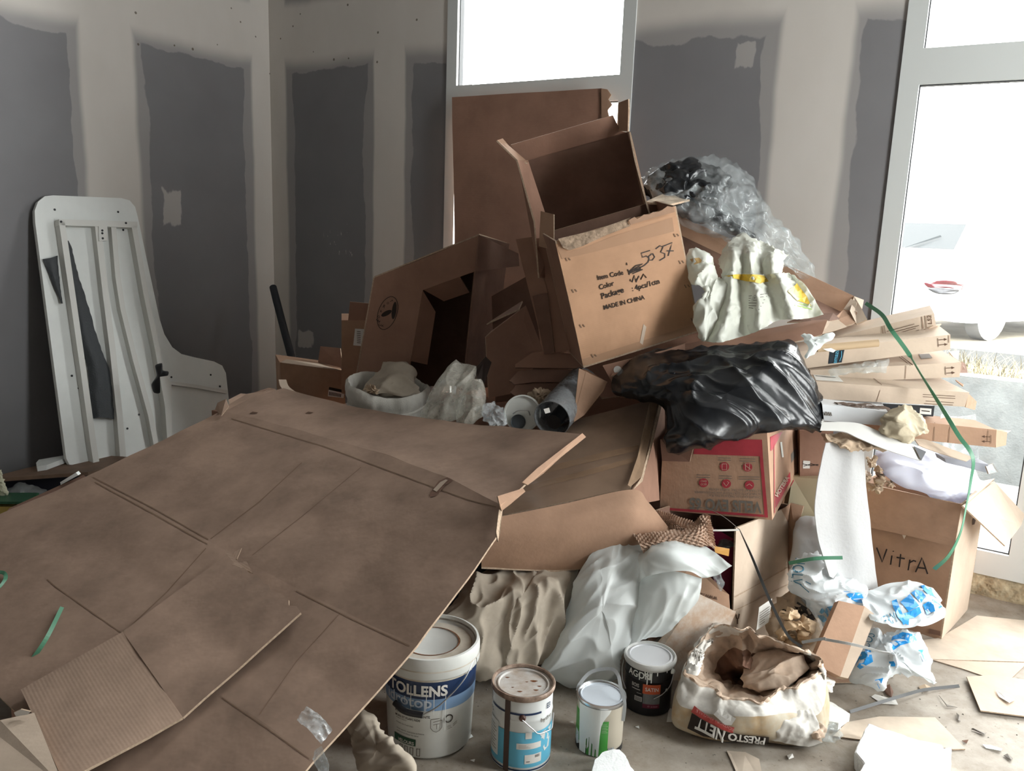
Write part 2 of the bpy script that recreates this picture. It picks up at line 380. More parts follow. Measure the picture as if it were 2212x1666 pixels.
def ellipse(cx, cy, rx, ry, n=28, rot=0.0, a0=0, a1=360):
    c, s = math.cos(math.radians(rot)), math.sin(math.radians(rot)); out = []
    for i in range(n + (0 if a1 - a0 >= 360 else 1)):
        t = math.radians(a0 + (a1 - a0) * i / n); x, y = rx * math.cos(t), ry * math.sin(t); out.append((cx + x * c - y * s, cy + x * s + y * c))
    return out
def lathe(name, prof, c, m, parent=None, seg=48, smooth=True, axis=None, a0=0.0, a1=2 * math.pi, fm=None):
    """turned body: prof = [(radius, height)], around c; axis optional"""
    az = Vector(axis).normalized() if axis is not None else Vector((0, 0, 1)); ax = az.cross(Vector((0.3, 1, 0.1))).normalized() if abs(az.z) < 0.99 else Vector((1, 0, 0)); ay = az.cross(ax)
    full = a1 - a0 > 6.28; ns = seg if full else seg + 1; V, F = [], []
    for r, h in prof:
        V += [Vector(c) + ax * r * math.cos(a0 + (a1 - a0) * k / seg) + ay * r * math.sin(a0 + (a1 - a0) * k / seg) + az * h for k in range(ns)]
    for i in range(len(prof) - 1):
        for k in range(seg): F.append((i * ns + k, i * ns + (k + 1) % ns, (i + 1) * ns + (k + 1) % ns, (i + 1) * ns + k))
    o = obj(name, V, F, m, parent, smooth); return o
# ================================================================ THE ROOM
def wall_mat(name, seams, zband, patches=(), scr=()):
    """grey plasterboard with feathered bands of filler along the joints (u, z in metres from the UVs)"""
    m = bpy.data.materials.new(name); t, b = nodes_of(m); N, L = t.nodes, t.links
    b.inputs['Roughness'].default_value = 0.8; b.inputs['Specular IOR Level'].default_value = 0.2
    tc = N.new('ShaderNodeTexCoord'); sx = N.new('ShaderNodeSeparateXYZ'); L.new(tc.outputs['UV'], sx.inputs[0])
    def math_(op, a, b_=None, c=None):
        n = N.new('ShaderNodeMath'); n.operation = op
        for i, v in enumerate((a, b_, c)):
            if v is None: continue
            if isinstance(v, (int, float)): n.inputs[i].default_value = v
            else: L.new(v, n.inputs[i])
        return n.outputs[0]
    def nz(scale, det=4, xs=1.0, ys=1.0):
        mp = N.new('ShaderNodeMapping'); mp.inputs['Scale'].default_value = (xs, ys, 1); L.new(tc.outputs['UV'], mp.inputs[0])
        n = N.new('ShaderNodeTexNoise'); n.inputs['Scale'].default_value = scale; n.inputs['Detail'].default_value = det; L.new(mp.outputs[0], n.inputs['Vector'])
        return math_('SUBTRACT', n.outputs[0], 0.5)
    def step(d, lo, hi):                 # 1 below lo, 0 above hi
        r = N.new('ShaderNodeMapRange'); r.interpolation_type = 'SMOOTHSTEP'
        r.inputs['From Min'].default_value = lo; r.inputs['From Max'].default_value = hi; r.inputs['To Min'].default_value = 1; r.inputs['To Max'].default_value = 0
        L.new(d, r.inputs[0]); return r.outputs[0]
    wob = nz(1.6, 3); wob2 = nz(3.2, 5, 1, .6); fine = nz(30, 4)
    core = None; film_ = None
    for u0, hw, fe in seams:
        d = math_('ABSOLUTE', math_('SUBTRACT', sx.outputs['X'], u0))
        d1 = math_('ADD', d, math_('MULTIPLY', wob, 0.05)); d2 = math_('ADD', d, math_('MULTIPLY', wob2, 0.16))
        c = step(d1, hw - fe, hw + fe); f = step(d2, hw + 0.055, hw + 0.062)
        core = c if core is None else math_('MAXIMUM', core, c); film_ = f if film_ is None else math_('MAXIMUM', film_, f)
    d = math_('SUBTRACT', zband, sx.outputs['Y'])           # band above zband
    d1 = math_('ADD', d, math_('MULTIPLY', wob, 0.10)); d2 = math_('ADD', d, math_('MULTIPLY', wob2, 0.22))
    dtop = math_('SUBTRACT', sx.outputs['Y'], zband + 0.42); dtop = math_('ADD', dtop, math_('MULTIPLY', wob2, 0.1))
    bandc = math_('MINIMUM', step(d1, -0.12, -0.02), step(dtop, -0.03, 0.04)); bandf = math_('MINIMUM', step(d2, -0.01, 0.0), step(dtop, 0.04, 0.05))
    core = math_('MAXIMUM', core, bandc); film_ = math_('MAXIMUM', film_, bandf)
    for (u0, z0, ru, rz, k) in patches:  # trowelled dabs
        a = math_('DIVIDE', math_('SUBTRACT', sx.outputs['X'], u0), ru); c = math_('DIVIDE', math_('SUBTRACT', sx.outputs['Y'], z0), rz)
        e = math_('MAXIMUM', math_('ABSOLUTE', math_('ADD', a, math_('MULTIPLY', nz(5, 3), .9))), math_('ABSOLUTE', c)); e = math_('ADD', e, math_('MULTIPLY', nz(26, 5, 1, .35), .9))
        core = math_('MAXIMUM', core, math_('MULTIPLY', step(e, 0.85, 1.0), k))
    sc_ = nz(26, 6, 2.2, 0.6)
    for (u0, z0, ru, rz) in scr:         # scratched paper
        a = math_('DIVIDE', math_('SUBTRACT', sx.outputs['X'], u0), ru); c = math_('DIVIDE', math_('SUBTRACT', sx.outputs['Y'], z0), rz)
        e = math_('ADD', math_('MULTIPLY', a, a), math_('MULTIPLY', c, c))
        core = math_('MAXIMUM', core, math_('MULTIPLY', math_('MULTIPLY', step(e, 0.6, 1.0), step(math_('MULTIPLY', sc_, -1), -0.16, -0.13)), 0.8))
    grey = N.new('ShaderNodeMix'); grey.data_type = 'RGBA'; grey.inputs['A'].default_value = (0.175, 0.170, 0.176, 1); grey.inputs['B'].default_value = (0.225, 0.222, 0.230, 1)
    L.new(math_('ADD', nz(3, 6), 0.5), grey.inputs['Factor'])
    mx1 = N.new('ShaderNodeMix'); mx1.data_type = 'RGBA'; mx1.inputs['B'].default_value = (0.46, 0.435, 0.41, 1); L.new(grey.outputs['Result'], mx1.inputs['A'])
    L.new(math_('MULTIPLY', film_, 0.42), mx1.inputs['Factor'])
    pl_ = N.new('ShaderNodeMix'); pl_.data_type = 'RGBA'; pl_.inputs['A'].default_value = (0.55, 0.515, 0.47, 1); pl_.inputs['B'].default_value = (0.64, 0.605, 0.565, 1); L.new(math_('ADD', nz(5, 7, 1, .5), 0.5), pl_.inputs['Factor'])
    mx2 = N.new('ShaderNodeMix'); mx2.data_type = 'RGBA'; L.new(mx1.outputs['Result'], mx2.inputs['A']); L.new(pl_.outputs['Result'], mx2.inputs['B'])
    L.new(math_('MULTIPLY', core, 0.96), mx2.inputs['Factor'])
    # splashes of dried mud on the upper band
    vo = N.new('ShaderNodeTexVoronoi'); vo.inputs['Scale'].default_value = 17; L.new(tc.outputs['UV'], vo.inputs['Vector'])
    sp = math_('ADD', vo.outputs['Distance'], math_('MULTIPLY', fine, 0.14)); sv = N.new('ShaderNodeSeparateColor'); L.new(vo.outputs['Color'], sv.inputs[0])
    msk = math_('MULTIPLY', step(sp, 0.1, 0.14), math_('GREATER_THAN', sv.outputs[0], 0.80))
    msk = math_('MULTIPLY', msk, math_('GREATER_THAN', sx.outputs['Y'], 2.28)); msk = math_('MULTIPLY', msk, math_('LESS_THAN', sx.outputs['X'], 1.25))
    mx3 = N.new('ShaderNodeMix'); mx3.data_type = 'RGBA'; mx3.inputs['B'].default_value = (0.11, 0.085, 0.06, 1); L.new(mx2.outputs['Result'], mx3.inputs['A']); L.new(math_('MULTIPLY', msk, 0.85), mx3.inputs['Factor'])
    L.new(mx3.outputs['Result'], b.inputs['Base Color'])
    bp = N.new('ShaderNodeBump'); bp.inputs['Strength'].default_value = 0.15; bp.inputs['Distance'].default_value = 0.004
    L.new(math_('ADD', math_('MULTIPLY', core, 0.5), math_('MULTIPLY', fine, 0.25)), bp.inputs['Height']); L.new(bp.outputs[0], b.inputs['Normal'])
    return m
ZC = 3.75
plain = mat('filled_plaster', (0.36, 0.345, 0.33), 0.85, 0.2, var=0.1, vscale=1.5)
def wall(name, f, rects, thick, m):
    """wall built of blocks; f(u, depth, z) gives the place, UV = (u, z)"""
    V, F, U = [], [], []
    for u0, u1, z0, z1 in rects:
        k = len(V)
        q = [(u0, 0, z0), (u1, 0, z0), (u1, 0, z1), (u0, 0, z1), (u0, thick, z0), (u1, thick, z0), (u1, thick, z1), (u0, thick, z1)]
        V += [f(*c) for c in q]; U += [(c[0], c[2]) for c in q]
        F += [tuple(k + i for i in g) for g in ((0, 1, 2, 3), (5, 4, 7, 6), (4, 0, 3, 7), (1, 5, 6, 2), (3, 2, 6, 7), (4, 5, 1, 0))]
    return struct(obj(name, V, F, m, uv=U))
UR, W3 = 6.0, (0.75, 1.5)      # right wall, out of frame, with an unseen narrow window added to brighten walls and cartons
W1, W2, WT, WZ = (1.46, 2.607), (3.822, 5.50), 3.5, 0.09
mb = wall_mat('plasterboard_window_wall', [(0.0, 0.15, 0.015), (1.03, 0.125, 0.012), (3.47, 0.15, 0.02)], 2.36, [(0.30, 0.66, 0.075, 0.06, 0.6), (3.16, 2.27, 0.045, 0.06, 0.4)], [(0.62, 1.33, 0.16, 0.14)])
ml = wall_mat('plasterboard_left_wall', [(0.0, 0.15, 0.015), (1.12, 0.16, 0.02), (2.33, 0.15, 0.02)], 2.37, [(0.765, 1.50, 0.062, 0.11, 0.55)], [])
wall('wall_back', lambda u, d, z: W(u, -d, z), [(-0.3, W1[0], 0, ZC), (W1[0], W1[1], WT, ZC), (W1[0], W1[1], 0, WZ), (W1[1], W2[0], 0, ZC), (W2[0], W2[1], WT, ZC), (W2[0], W2[1], 0, 0.02), (W2[1], UR + .24, 0, ZC)], 0.24, mb)
wall('wall_left', lambda u, d, z: W(-d, u, z), [(0, 6.64, 0, ZC)], 0.24, ml)
wall('wall_right', lambda u, d, z: W(UR + d, u, z), [(0, W3[0], 0, ZC), (W3[0], W3[1], WT, ZC), (W3[0], W3[1], 0, WZ), (W3[1], 6.64, 0, ZC)], 0.24, plain)
wall('wall_front', lambda u, d, z: W(u, 6.4 + d, z), [(-0.3, UR + .2, 0, ZC)], 0.24, plain)
# dusty concrete floor
m = bpy.data.materials.new('dusty_concrete'); t, b = nodes_of(m); N, L = t.nodes, t.links
tc = N.new('ShaderNodeTexCoord')
def tn(sc, det=8, ro=.6):
    n = N.new('ShaderNodeTexNoise'); n.inputs['Scale'].default_value = sc; n.inputs['Detail'].default_value = det; n.inputs['Roughness'].default_value = ro; L.new(tc.outputs['Object'], n.inputs['Vector']); return n
n1, n2, n3 = tn(1.4), tn(9, 10, .7), tn(60, 6, .7)
r1 = N.new('ShaderNodeValToRGB'); r1.color_ramp.elements[0].position = .36; r1.color_ramp.elements[0].color = (.22, .18, .14, 1); r1.color_ramp.elements[1].position = .64; r1.color_ramp.elements[1].color = (.42, .38, .33, 1)
mxa = N.new('ShaderNodeMix'); mxa.data_type = 'FLOAT'; mxa.inputs[0].default_value = .55; L.new(n1.outputs[0], mxa.inputs[2]); L.new(n2.outputs[0], mxa.inputs[3]); L.new(mxa.outputs[0], r1.inputs[0])
sp = N.new('ShaderNodeValToRGB'); sp.color_ramp.elements[0].position = .30; sp.color_ramp.elements[0].color = (.55, .5, .45, 1); sp.color_ramp.elements[1].position = .40; sp.color_ramp.elements[1].color = (1, 1, 1, 1); L.new(n3.outputs[0], sp.inputs[0])
mu = N.new('ShaderNodeMix'); mu.data_type = 'RGBA'; mu.blend_type = 'MULTIPLY'; mu.inputs[0].default_value = .8; L.new(r1.outputs[0], mu.inputs['A']); L.new(sp.outputs[0], mu.inputs['B']); L.new(mu.outputs['Result'], b.inputs['Base Color'])
b.inputs['Roughness'].default_value = .75; b.inputs['Specular IOR Level'].default_value = .25
bp = N.new('ShaderNodeBump'); bp.inputs['Strength'].default_value = .35; bp.inputs['Distance'].default_value = .006; L.new(n2.outputs[0], bp.inputs['Height']); L.new(bp.outputs[0], b.inputs['Normal'])
floor_mat = m
def quadbox(name, a, b, z0, z1, m):      # axis aligned with the walls
    (u0, l0), (u1, l1) = a, b
    return box(name, W(u0, l0, z0), W(u1, l0, z0) - W(u0, l0, z0), W(u0, l1, z0) - W(u0, l0, z0), Vector((0, 0, z1 - z0)), m)
struct(quadbox('floor', (-0.3, -0.3), (UR + .25, 6.65), -0.12, 0, floor_mat))
struct(quadbox('ceiling', (-0.3, -0.3), (UR + .25, 6.65), ZC, ZC + 0.2, mat('ceiling_board', (0.42, 0.41, 0.40), 0.8, 0.2)))
# kerb under the glazed door, rough mortar
mortar = mat('rough_mortar', (0.40, 0.33, 0.22), 0.9, 0.1, var=0.45, vscale=14, bump=(30, 0.9, 0.02))
ks = [[W(W2[0] + (W2[1] - W2[0]) * i / 24, 0.012 + 0.02 * ((i * 7) % 5) / 5 - (0.02 if j == 2 else 0), (0, 0.045, 0.088)[j]) for i in range(25)] for j in range(3)]
struct(sheet('trim_1', ks[::-1], mortar, None, 0.11, 60, 14, 0.01, 20, 3))
# windows: white PVC frames with two panes each, flush with the wall
glass = bpy.data.materials.new('window_glass'); t, b = nodes_of(glass); N, L = t.nodes, t.links
tp = N.new('ShaderNodeBsdfTransparent'); tp.inputs[0].default_value = (.97, .985, .98, 1)
gl = N.new('ShaderNodeBsdfGlossy'); gl.inputs['Roughness'].default_value = .02
fr = N.new('ShaderNodeFresnel'); fr.inputs[0].default_value = 1.25
ms = N.new('ShaderNodeMixShader'); L.new(fr.outputs[0], ms.inputs[0]); L.new(tp.outputs[0], ms.inputs[1]); L.new(gl.outputs[0], ms.inputs[2])
du = N.new('ShaderNodeBsdfTranslucent'); du.inputs[0].default_value = (.9, .93, .92, 1)
ms2 = N.new('ShaderNodeMixShader'); ms2.inputs[0].default_value = .005; L.new(ms.outputs[0], ms2.inputs[1]); L.new(du.outputs[0], ms2.inputs[2]); L.new(ms2.outputs[0], N['Material Output'].inputs['Surface'])
gasket = mat('black_gasket', (0.03, 0.032, 0.035), 0.5, 0.3)
def wbox(name, u0, u1, z0, z1, d0, d1, m, parent):
    return box(name, W(u0, d0, z0), W(u1, d0, z0) - W(u0, d0, z0), W(u0, d1, z0) - W(u0, d0, z0), Vector((0, 0, z1 - z0)), m, parent)
def pane(parent, u0, u1, z0, z1):
    g = wbox('pane', u0, u1, z0, z1, -0.045, -0.041, glass, parent)
    for a in ((u0 - .004, u0 + .004, z0, z1), (u1 - .004, u1 + .004, z0, z1)): wbox('gasket', *a, -0.05, -0.014, gasket, g)
    for a in ((u0, u1, z0 - .004, z0 + .004), (u0, u1, z1 - .004, z1 + .004)): wbox('gasket', *a, -0.05, -0.014, gasket, g)
def window(name, u0, u1, z0, z1, cells, bars):
    e = bpy.data.objects.new(name, None); COL.objects.link(e); e.location = W((u0 + u1) / 2, 0, z0); ROOT[e.name] = Vector(e.location); e['kind'] = 'structure'
    for k, a in enumerate(bars): wbox('frame_bar', *a, -0.07, 0.008, white_pvc, e)
    for c in cells: pane(e, *c)
    return e
window('window_1', W1[0], W1[1], WZ, WT, [(1.53, 2.537, 2.222, 3.42), (1.53, 2.537, 0.19, 2.10)],
       [(1.46, 1.53, WZ, WT), (2.537, 2.607, WZ, WT), (1.53, 2.537, 2.10, 2.222), (1.53, 2.537, 3.42, WT), (1.53, 2.537, WZ, 0.19)])
window('window_2', W2[0], W2[1], WZ, WT, [(3.898, 4.469, 2.242, 3.42), (3.898, 4.469, 0.195, 2.102), (4.62, 5.42, 2.242, 3.42), (4.62, 5.42, 0.195, 2.102)],
       [(3.822, 3.898, WZ, WT), (4.469, 4.62, WZ, WT), (5.42, 5.50, WZ, WT)] + [(a, b_, z0, z1) for a, b_ in ((3.898, 4.469), (4.62, 5.42)) for z0, z1 in ((2.102, 2.242), (3.42, WT), (WZ, 0.195))])
e3 = bpy.data.objects.new('added_side_window', None); COL.objects.link(e3); e3.location = W(UR, sum(W3) / 2, WZ); ROOT[e3.name] = Vector(e3.location); e3['kind'] = 'structure'
def rbox(name, l0, l1, z0, z1, d0, d1, m): return box(name, W(UR + d0, l0, z0), LD * (l1 - l0), BD * (d1 - d0), Vector((0, 0, z1 - z0)), m, e3)
for a in ((.75, .82, WZ, WT), (1.43, 1.5, WZ, WT), (.82, 1.43, WZ, .19), (.82, 1.43, 3.42, WT), (.82, 1.43, 2.1, 2.24)): rbox('frame_bar', *a, -.008, .07, white_pvc)
for a in ((.82, 1.43, .19, 2.1), (.82, 1.43, 2.24, 3.42)): rbox('pane', *a, .04, .044, glass)
ld = bpy.data.lights.new('sky_portal', 'AREA'); ld.shape = 'RECTANGLE'; ld.size = W3[1] - W3[0]; ld.size_y = WT - WZ; ld.cycles.is_portal = True
lo = bpy.data.objects.new('sky_portal', ld); COL.objects.link(lo); z_ = BD; x_ = LD; y_ = z_.cross(x_); p = W(UR + .2, sum(W3) / 2, (WT + WZ) / 2)
lo.matrix_world = Matrix(((x_.x, y_.x, z_.x, p.x), (x_.y, y_.y, z_.y, p.y), (x_.z, y_.z, z_.z, p.z), (0, 0, 0, 1)))
# light portals in the two openings (they emit nothing, they only guide the sky light)
for k, (u0, u1) in enumerate((W1, W2)):
    ld = bpy.data.lights.new('sky_portal', 'AREA'); ld.shape = 'RECTANGLE'; ld.size = u1 - u0; ld.size_y = WT - WZ; ld.cycles.is_portal = True
    lo = bpy.data.objects.new('sky_portal', ld); COL.objects.link(lo)
    z_ = -LD; x_ = BD; y_ = z_.cross(x_); p = W((u0 + u1) / 2, -0.2, (WT + WZ) / 2)   # -z of the lamp points into the room
    lo.matrix_world = Matrix(((x_.x, y_.x, z_.x, p.x), (x_.y, y_.y, z_.y, p.y), (x_.z, y_.z, z_.z, p.z), (0, 0, 0, 1)))

# ================================================================ OUTSIDE
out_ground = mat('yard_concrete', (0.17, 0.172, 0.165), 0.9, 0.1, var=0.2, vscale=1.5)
def outbox(name, u0, u1, d0, d1, z0, z1, m): return box(name, W(u0, -d0, z0), BD * (u1 - u0), -LD * (d1 - d0), Vector((0, 0, z1 - z0)), m)
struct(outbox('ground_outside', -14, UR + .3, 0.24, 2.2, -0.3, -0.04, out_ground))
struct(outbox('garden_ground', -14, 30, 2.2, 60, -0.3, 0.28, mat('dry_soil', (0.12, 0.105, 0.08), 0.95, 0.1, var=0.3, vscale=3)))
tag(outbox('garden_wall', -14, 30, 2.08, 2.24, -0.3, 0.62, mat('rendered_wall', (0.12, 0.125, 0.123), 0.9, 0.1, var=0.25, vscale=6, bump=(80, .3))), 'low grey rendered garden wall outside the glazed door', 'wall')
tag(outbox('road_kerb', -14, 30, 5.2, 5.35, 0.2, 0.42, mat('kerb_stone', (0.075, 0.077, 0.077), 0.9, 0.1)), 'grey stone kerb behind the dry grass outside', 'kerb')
rnd = random.Random(4); V, F = [], []
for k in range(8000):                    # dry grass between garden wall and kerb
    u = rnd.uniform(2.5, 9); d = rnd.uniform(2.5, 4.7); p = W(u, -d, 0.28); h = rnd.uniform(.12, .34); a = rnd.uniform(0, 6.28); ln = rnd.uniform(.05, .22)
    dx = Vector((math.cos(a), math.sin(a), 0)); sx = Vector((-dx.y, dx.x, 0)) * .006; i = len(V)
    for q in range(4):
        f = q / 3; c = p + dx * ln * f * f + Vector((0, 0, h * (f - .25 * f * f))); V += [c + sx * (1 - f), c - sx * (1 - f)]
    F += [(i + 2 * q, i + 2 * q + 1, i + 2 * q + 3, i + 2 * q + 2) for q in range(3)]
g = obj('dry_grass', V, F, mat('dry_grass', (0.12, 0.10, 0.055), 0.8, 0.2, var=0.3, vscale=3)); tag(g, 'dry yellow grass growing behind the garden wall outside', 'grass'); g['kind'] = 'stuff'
# white car parked beyond the grass, tail towards the window
def make_car():
    tl = P(2035, 622, 9.6); hd = Vector((0.86, 0.51, 0)).normalized(); sd = Vector((hd.y, -hd.x, 0))   # heading, right-hand side
    base = Vector((tl.x, tl.y, 0.28)) - sd * 0.72 + hd * 0.08
    T = thing('parked_car', base, 'white hatchback car parked outside, seen through the glazed door', 'car')
    white = mat('car_white', (0.75, 0.76, 0.77), 0.25, 0.5, coat=0.5)
    def at(x, y, z): return base + hd * x + sd * y + Vector((0, 0, z))
    sec = [(0.0, .62, .30, .78, .80), (0.06, .82, .24, .95, .84), (0.35, .87, .22, 1.0, .86), (0.7, .88, .22, 1.02, .87), (1.6, .89, .22, .98, .87), (2.7, .89, .22, .95, .87), (3.1, .88, .22, .90, .86), (3.9, .84, .24, .78, .80), (4.15, .65, .32, .6, .55)]
    V, F = [], []; prof = [(-1, 0), (-1.0, .25), (-1.04, .55), (-.98, .9), (-.9, 1), (.9, 1), (.98, .9), (1.04, .55), (1.0, .25), (1, 0)]
    for x, hw, z0, z1, q in sec: V += [at(x, a * hw, z0 + (z1 - z0) * f) for a, f in prof]
    n = len(prof)
    for i in range(len(sec) - 1): F += [(i * n + k, i * n + (k + 1) % n, (i + 1) * n + (k + 1) % n, (i + 1) * n + k) for k in range(n)]
    F += [tuple(range(n))[::-1], tuple(range((len(sec) - 1) * n, len(sec) * n))]
    body = obj('body', V, F, white, T, True)
    V, F = [], []; cab = [(0.22, .76, 1.0, .74), (0.62, .70, 1.42, .62), (1.0, .68, 1.48, .6), (1.9, .66, 1.46, .58), (2.75, .74, .97, .74)]
    for x, hw, z1, ht in cab: V += [at(x, -.8, .93), at(x, -ht, z1), at(x, ht, z1), at(x, .8, .93)]
    for i in range(4): F += [(i * 4 + k, i * 4 + k + 1, i * 4 + 5 + k, i * 4 + 4 + k) for k in range(3)]
    F += [(3, 2, 1, 0), (16, 17, 18, 19)]; obj('cabin', V, F, white, T)
    dark = mat('car_glass', (0.007, 0.009, 0.010), 0.4, 0.15)
    obj('rear_window', [at(.24, -.6, 1.06), at(.24, .6, 1.06), at(.55, .52, 1.36), at(.55, -.52, 1.36)], [(0, 1, 2, 3)], dark, T)
    for s in (1, -1): obj('side_window', [at(.75, s * .765, 1.03), at(2.4, s * .77, 1.03), at(1.9, s * .63, 1.40), at(.95, s * .63, 1.41)], [(0, 1, 2, 3)], dark, T)
    red = mat('tail_light_red', (0.05, 0.0035, 0.007), 0.15, 0.5)
    for s in (1, -1):
        obj('door_handle', [at(1.15, s * .91, .86), at(1.35, s * .91, .87), at(1.35, s * .94, .85), at(1.15, s * .94, .84)], [(0, 1, 2, 3)], dark, T)
        for x in (.75, 3.35): lathe('wheel', [(.0, 0), (.2, 0), (.3, .01), (.3, .18), (.0, .18)], at(x, s * .72 + (-.09 if s < 0 else -.02), .30), mat('wheel_grey', (.12, .12, .12), .6, .2), T, 24, axis=sd)
    pillow('tail_light', [(1996, 612, 9.42), (2010, 606, 9.42), (2045, 603, 9.42), (2062, 605, 9.45), (2070, 612, 9.5), (2085, 616, 9.6), (2076, 628, 9.55), (2064, 624, 9.45), (2030, 622, 9.42), (2006, 622, 9.42)], red, T, .05, .1, n=40, rings=6, amp=0)
    pillow('reversing_lamp', [(2006, 623, 9.42), (2064, 625, 9.45), (2072, 629, 9.5), (2058, 636, 9.45), (2030, 636, 9.42), (2014, 631, 9.42)], mat('lamp_clear', (.03, .03, .033), .3, .2), T, .04, .1, n=36, rings=6, amp=0)
    box('number_plate', at(-.06, -.26, .62), sd * .52, hd * .02, Vector((0, 0, .11)), label_white, T)
    obj('rear_wiper', [at(.2, -.03, 1.05), at(.2, .02, 1.05), at(.36, .35, 1.2), at(.36, .33, 1.22)], [(0, 1, 2, 3)], dark, T)
make_car()
# ================================================================ PRINTS THAT FOLLOW A SURFACE
from mathutils.bvhtree import BVHTree
_BV = {}
def bvh(o):
    if o.name not in _BV:
        off = ROOT[o.name]; me = o.data
        _BV[o.name] = BVHTree.FromPolygons([v.co + off for v in me.vertices], [tuple(p.vertices) for p in me.polygons])
    return _BV[o.name]
def decal(parent, o, V2, F, m, off=0.0015, name='print', maxe=14):
    """lay a flat print (photo coordinates) on the surface of o"""
    bm = bmesh.new(); vs = [bm.verts.new((x, y, 0)) for x, y in V2]
    for f in F:
        try: bm.faces.new([vs[i] for i in f])
        except ValueError: pass
    if maxe:
        bmesh.ops.triangulate(bm, faces=bm.faces[:])
        for _ in range(5):
            es = [e for e in bm.edges if e.calc_length() > maxe]
            if not es: break
            bmesh.ops.subdivide_edges(bm, edges=es, cuts=1); bmesh.ops.triangulate(bm, faces=bm.faces[:])
    bt = bvh(o); V = []; ok = []
    for v in bm.verts:
        d = ray(v.co.x, v.co.y).normalized(); h = bt.ray_cast(CAM, d)
        if h[0] is None: V.append(None)
        else:
            n = h[1] if h[1].dot(d) < 0 else -h[1]; V.append(h[0] + n * off)
    bm.verts.index_update(); FF = []
    for f in bm.faces:
        ids = [v.index for v in f.verts]
        if all(V[i] is not None for i in ids):
            q = [V[i] for i in ids]
            if max((q[i] - q[i - 1]).length for i in range(len(q))) < 0.12: FF.append(ids[::-1] if newell(q).dot(CAM - q[0]) < 0 else ids)
    bm.free()
    if not FF: return None
    if parent is not None and o.parent == parent: parent = o
    used = sorted({i for f in FF for i in f}); mp = {i: k for k, i in enumerate(used)}
    return obj(name, [V[i] for i in used], [[mp[i] for i in f] for f in FF], m, parent)
def hit(o, px, py, off=0.0):
    d = ray(px, py).normalized(); h = bvh(o).ray_cast(CAM, d)
    return None if h[0] is None else h[0] - d * off
def dpoly(parent, o, pts, m, off=0.0012, name='print', maxe=14): return decal(parent, o, pts, [tuple(range(len(pts)))], m, off, name, maxe)
def dtext(parent, o, s, a, b, m, hs=1.0, bold=0.0, off=0.0022, up=None, mirror=False, name='lettering'):
    V, F = text2d(s, bold)
    if not len(V): return
    a, b = np.array(a, float), np.array(b, float); L = np.linalg.norm(b - a); ex = (b - a) / L; k = L / (V[:, 0].max() - V[:, 0].min())
    ey = np.array((ex[1], -ex[0])) if up is None else np.array(up, float) / np.linalg.norm(up)
    if mirror: ey = -ey
    return decal(parent, o, [tuple(a + ex * (v[0] - V[:, 0].min()) * k + ey * v[1] * k * hs) for v in V], F, m, off, name, None)
def dstroke(parent, o, lines, wpx, m, off=0.002, name='lettering'):
    V, F = [], []
    for ln in lines:
        q = []
        for i in range(len(ln) - 1):
            a, b = np.array(ln[i], float), np.array(ln[i + 1], float); n = max(1, int(np.linalg.norm(b - a) / 12))
            q += [a + (b - a) * k / n for k in range(n)]
        q.append(np.array(ln[-1], float))
        for i, p in enumerate(q):
            d = q[min(i + 1, len(q) - 1)] - q[max(i - 1, 0)]; d = d / max(1e-6, np.linalg.norm(d)); s = np.array((-d[1], d[0])) * wpx / 2; V += [tuple(p + s), tuple(p - s)]
            if i: k = len(V); F.append((k - 4, k - 3, k - 1, k - 2))
    return decal(parent, o, V, F, m, off, name, None)
def dlines(parent, o, rows, m, wpx=1.6, name='small_print'):
    return dstroke(parent, o, [[a, b] for a, b in rows], wpx, m, name=name)
def hexa(name, front, dv, m, parent=None):
    """closed carton: front corners TL,TR,BR,BL and the vector to its rear"""
    f = [Vector(p) for p in front]; bk = [p + Vector(dv) for p in f]; q = f + bk
    F = [(0, 3, 2, 1), (4, 5, 6, 7), (0, 1, 5, 4), (1, 2, 6, 5), (2, 3, 7, 6), (3, 0, 4, 7)]
    V, FF, U = [], [], []
    c = sum(q, Vector()) / 8
    for g in F:
        p = [q[i] for i in g]
        if newell(p).dot(sum(p, Vector()) / 4 - c) < 0: p = p[::-1]
        k = len(V); V += p; FF.append((k, k + 1, k + 2, k + 3)); a, b = (p[1] - p[0]).length, (p[3] - p[0]).length; U += [(0, 0), (a, 0), (a, b), (0, b)]
    return obj(name, V, FF, m, parent, uv=U)
def base_of(pts):
    pts = [Vector(p) for p in pts]; return Vector((sum(p.x for p in pts) / len(pts), sum(p.y for p in pts) / len(pts), min(p.z for p in pts)))
def arrows(parent, o, x, y, s, ang, m, up=True):
    """this-way-up mark: two arrows over a bar"""
    c, sn = math.cos(math.radians(ang)), math.sin(math.radians(ang))
    def T(a, b): return (x + s * (a * c - b * sn), y + s * (a * sn + b * c))
    dstroke(parent, o, [[T(-1.3, 0), T(1.3, 0)]], s * .16, m, name='arrow_mark')
    for k in (-.75, .75):
        dstroke(parent, o, [[T(k, -.15), T(k, -2.2)]], s * .2, m, name='arrow_mark'); dpoly(parent, o, [T(k - .4, -1.9), T(k + .4, -1.9), T(k, -2.9)], m, name='arrow_mark')

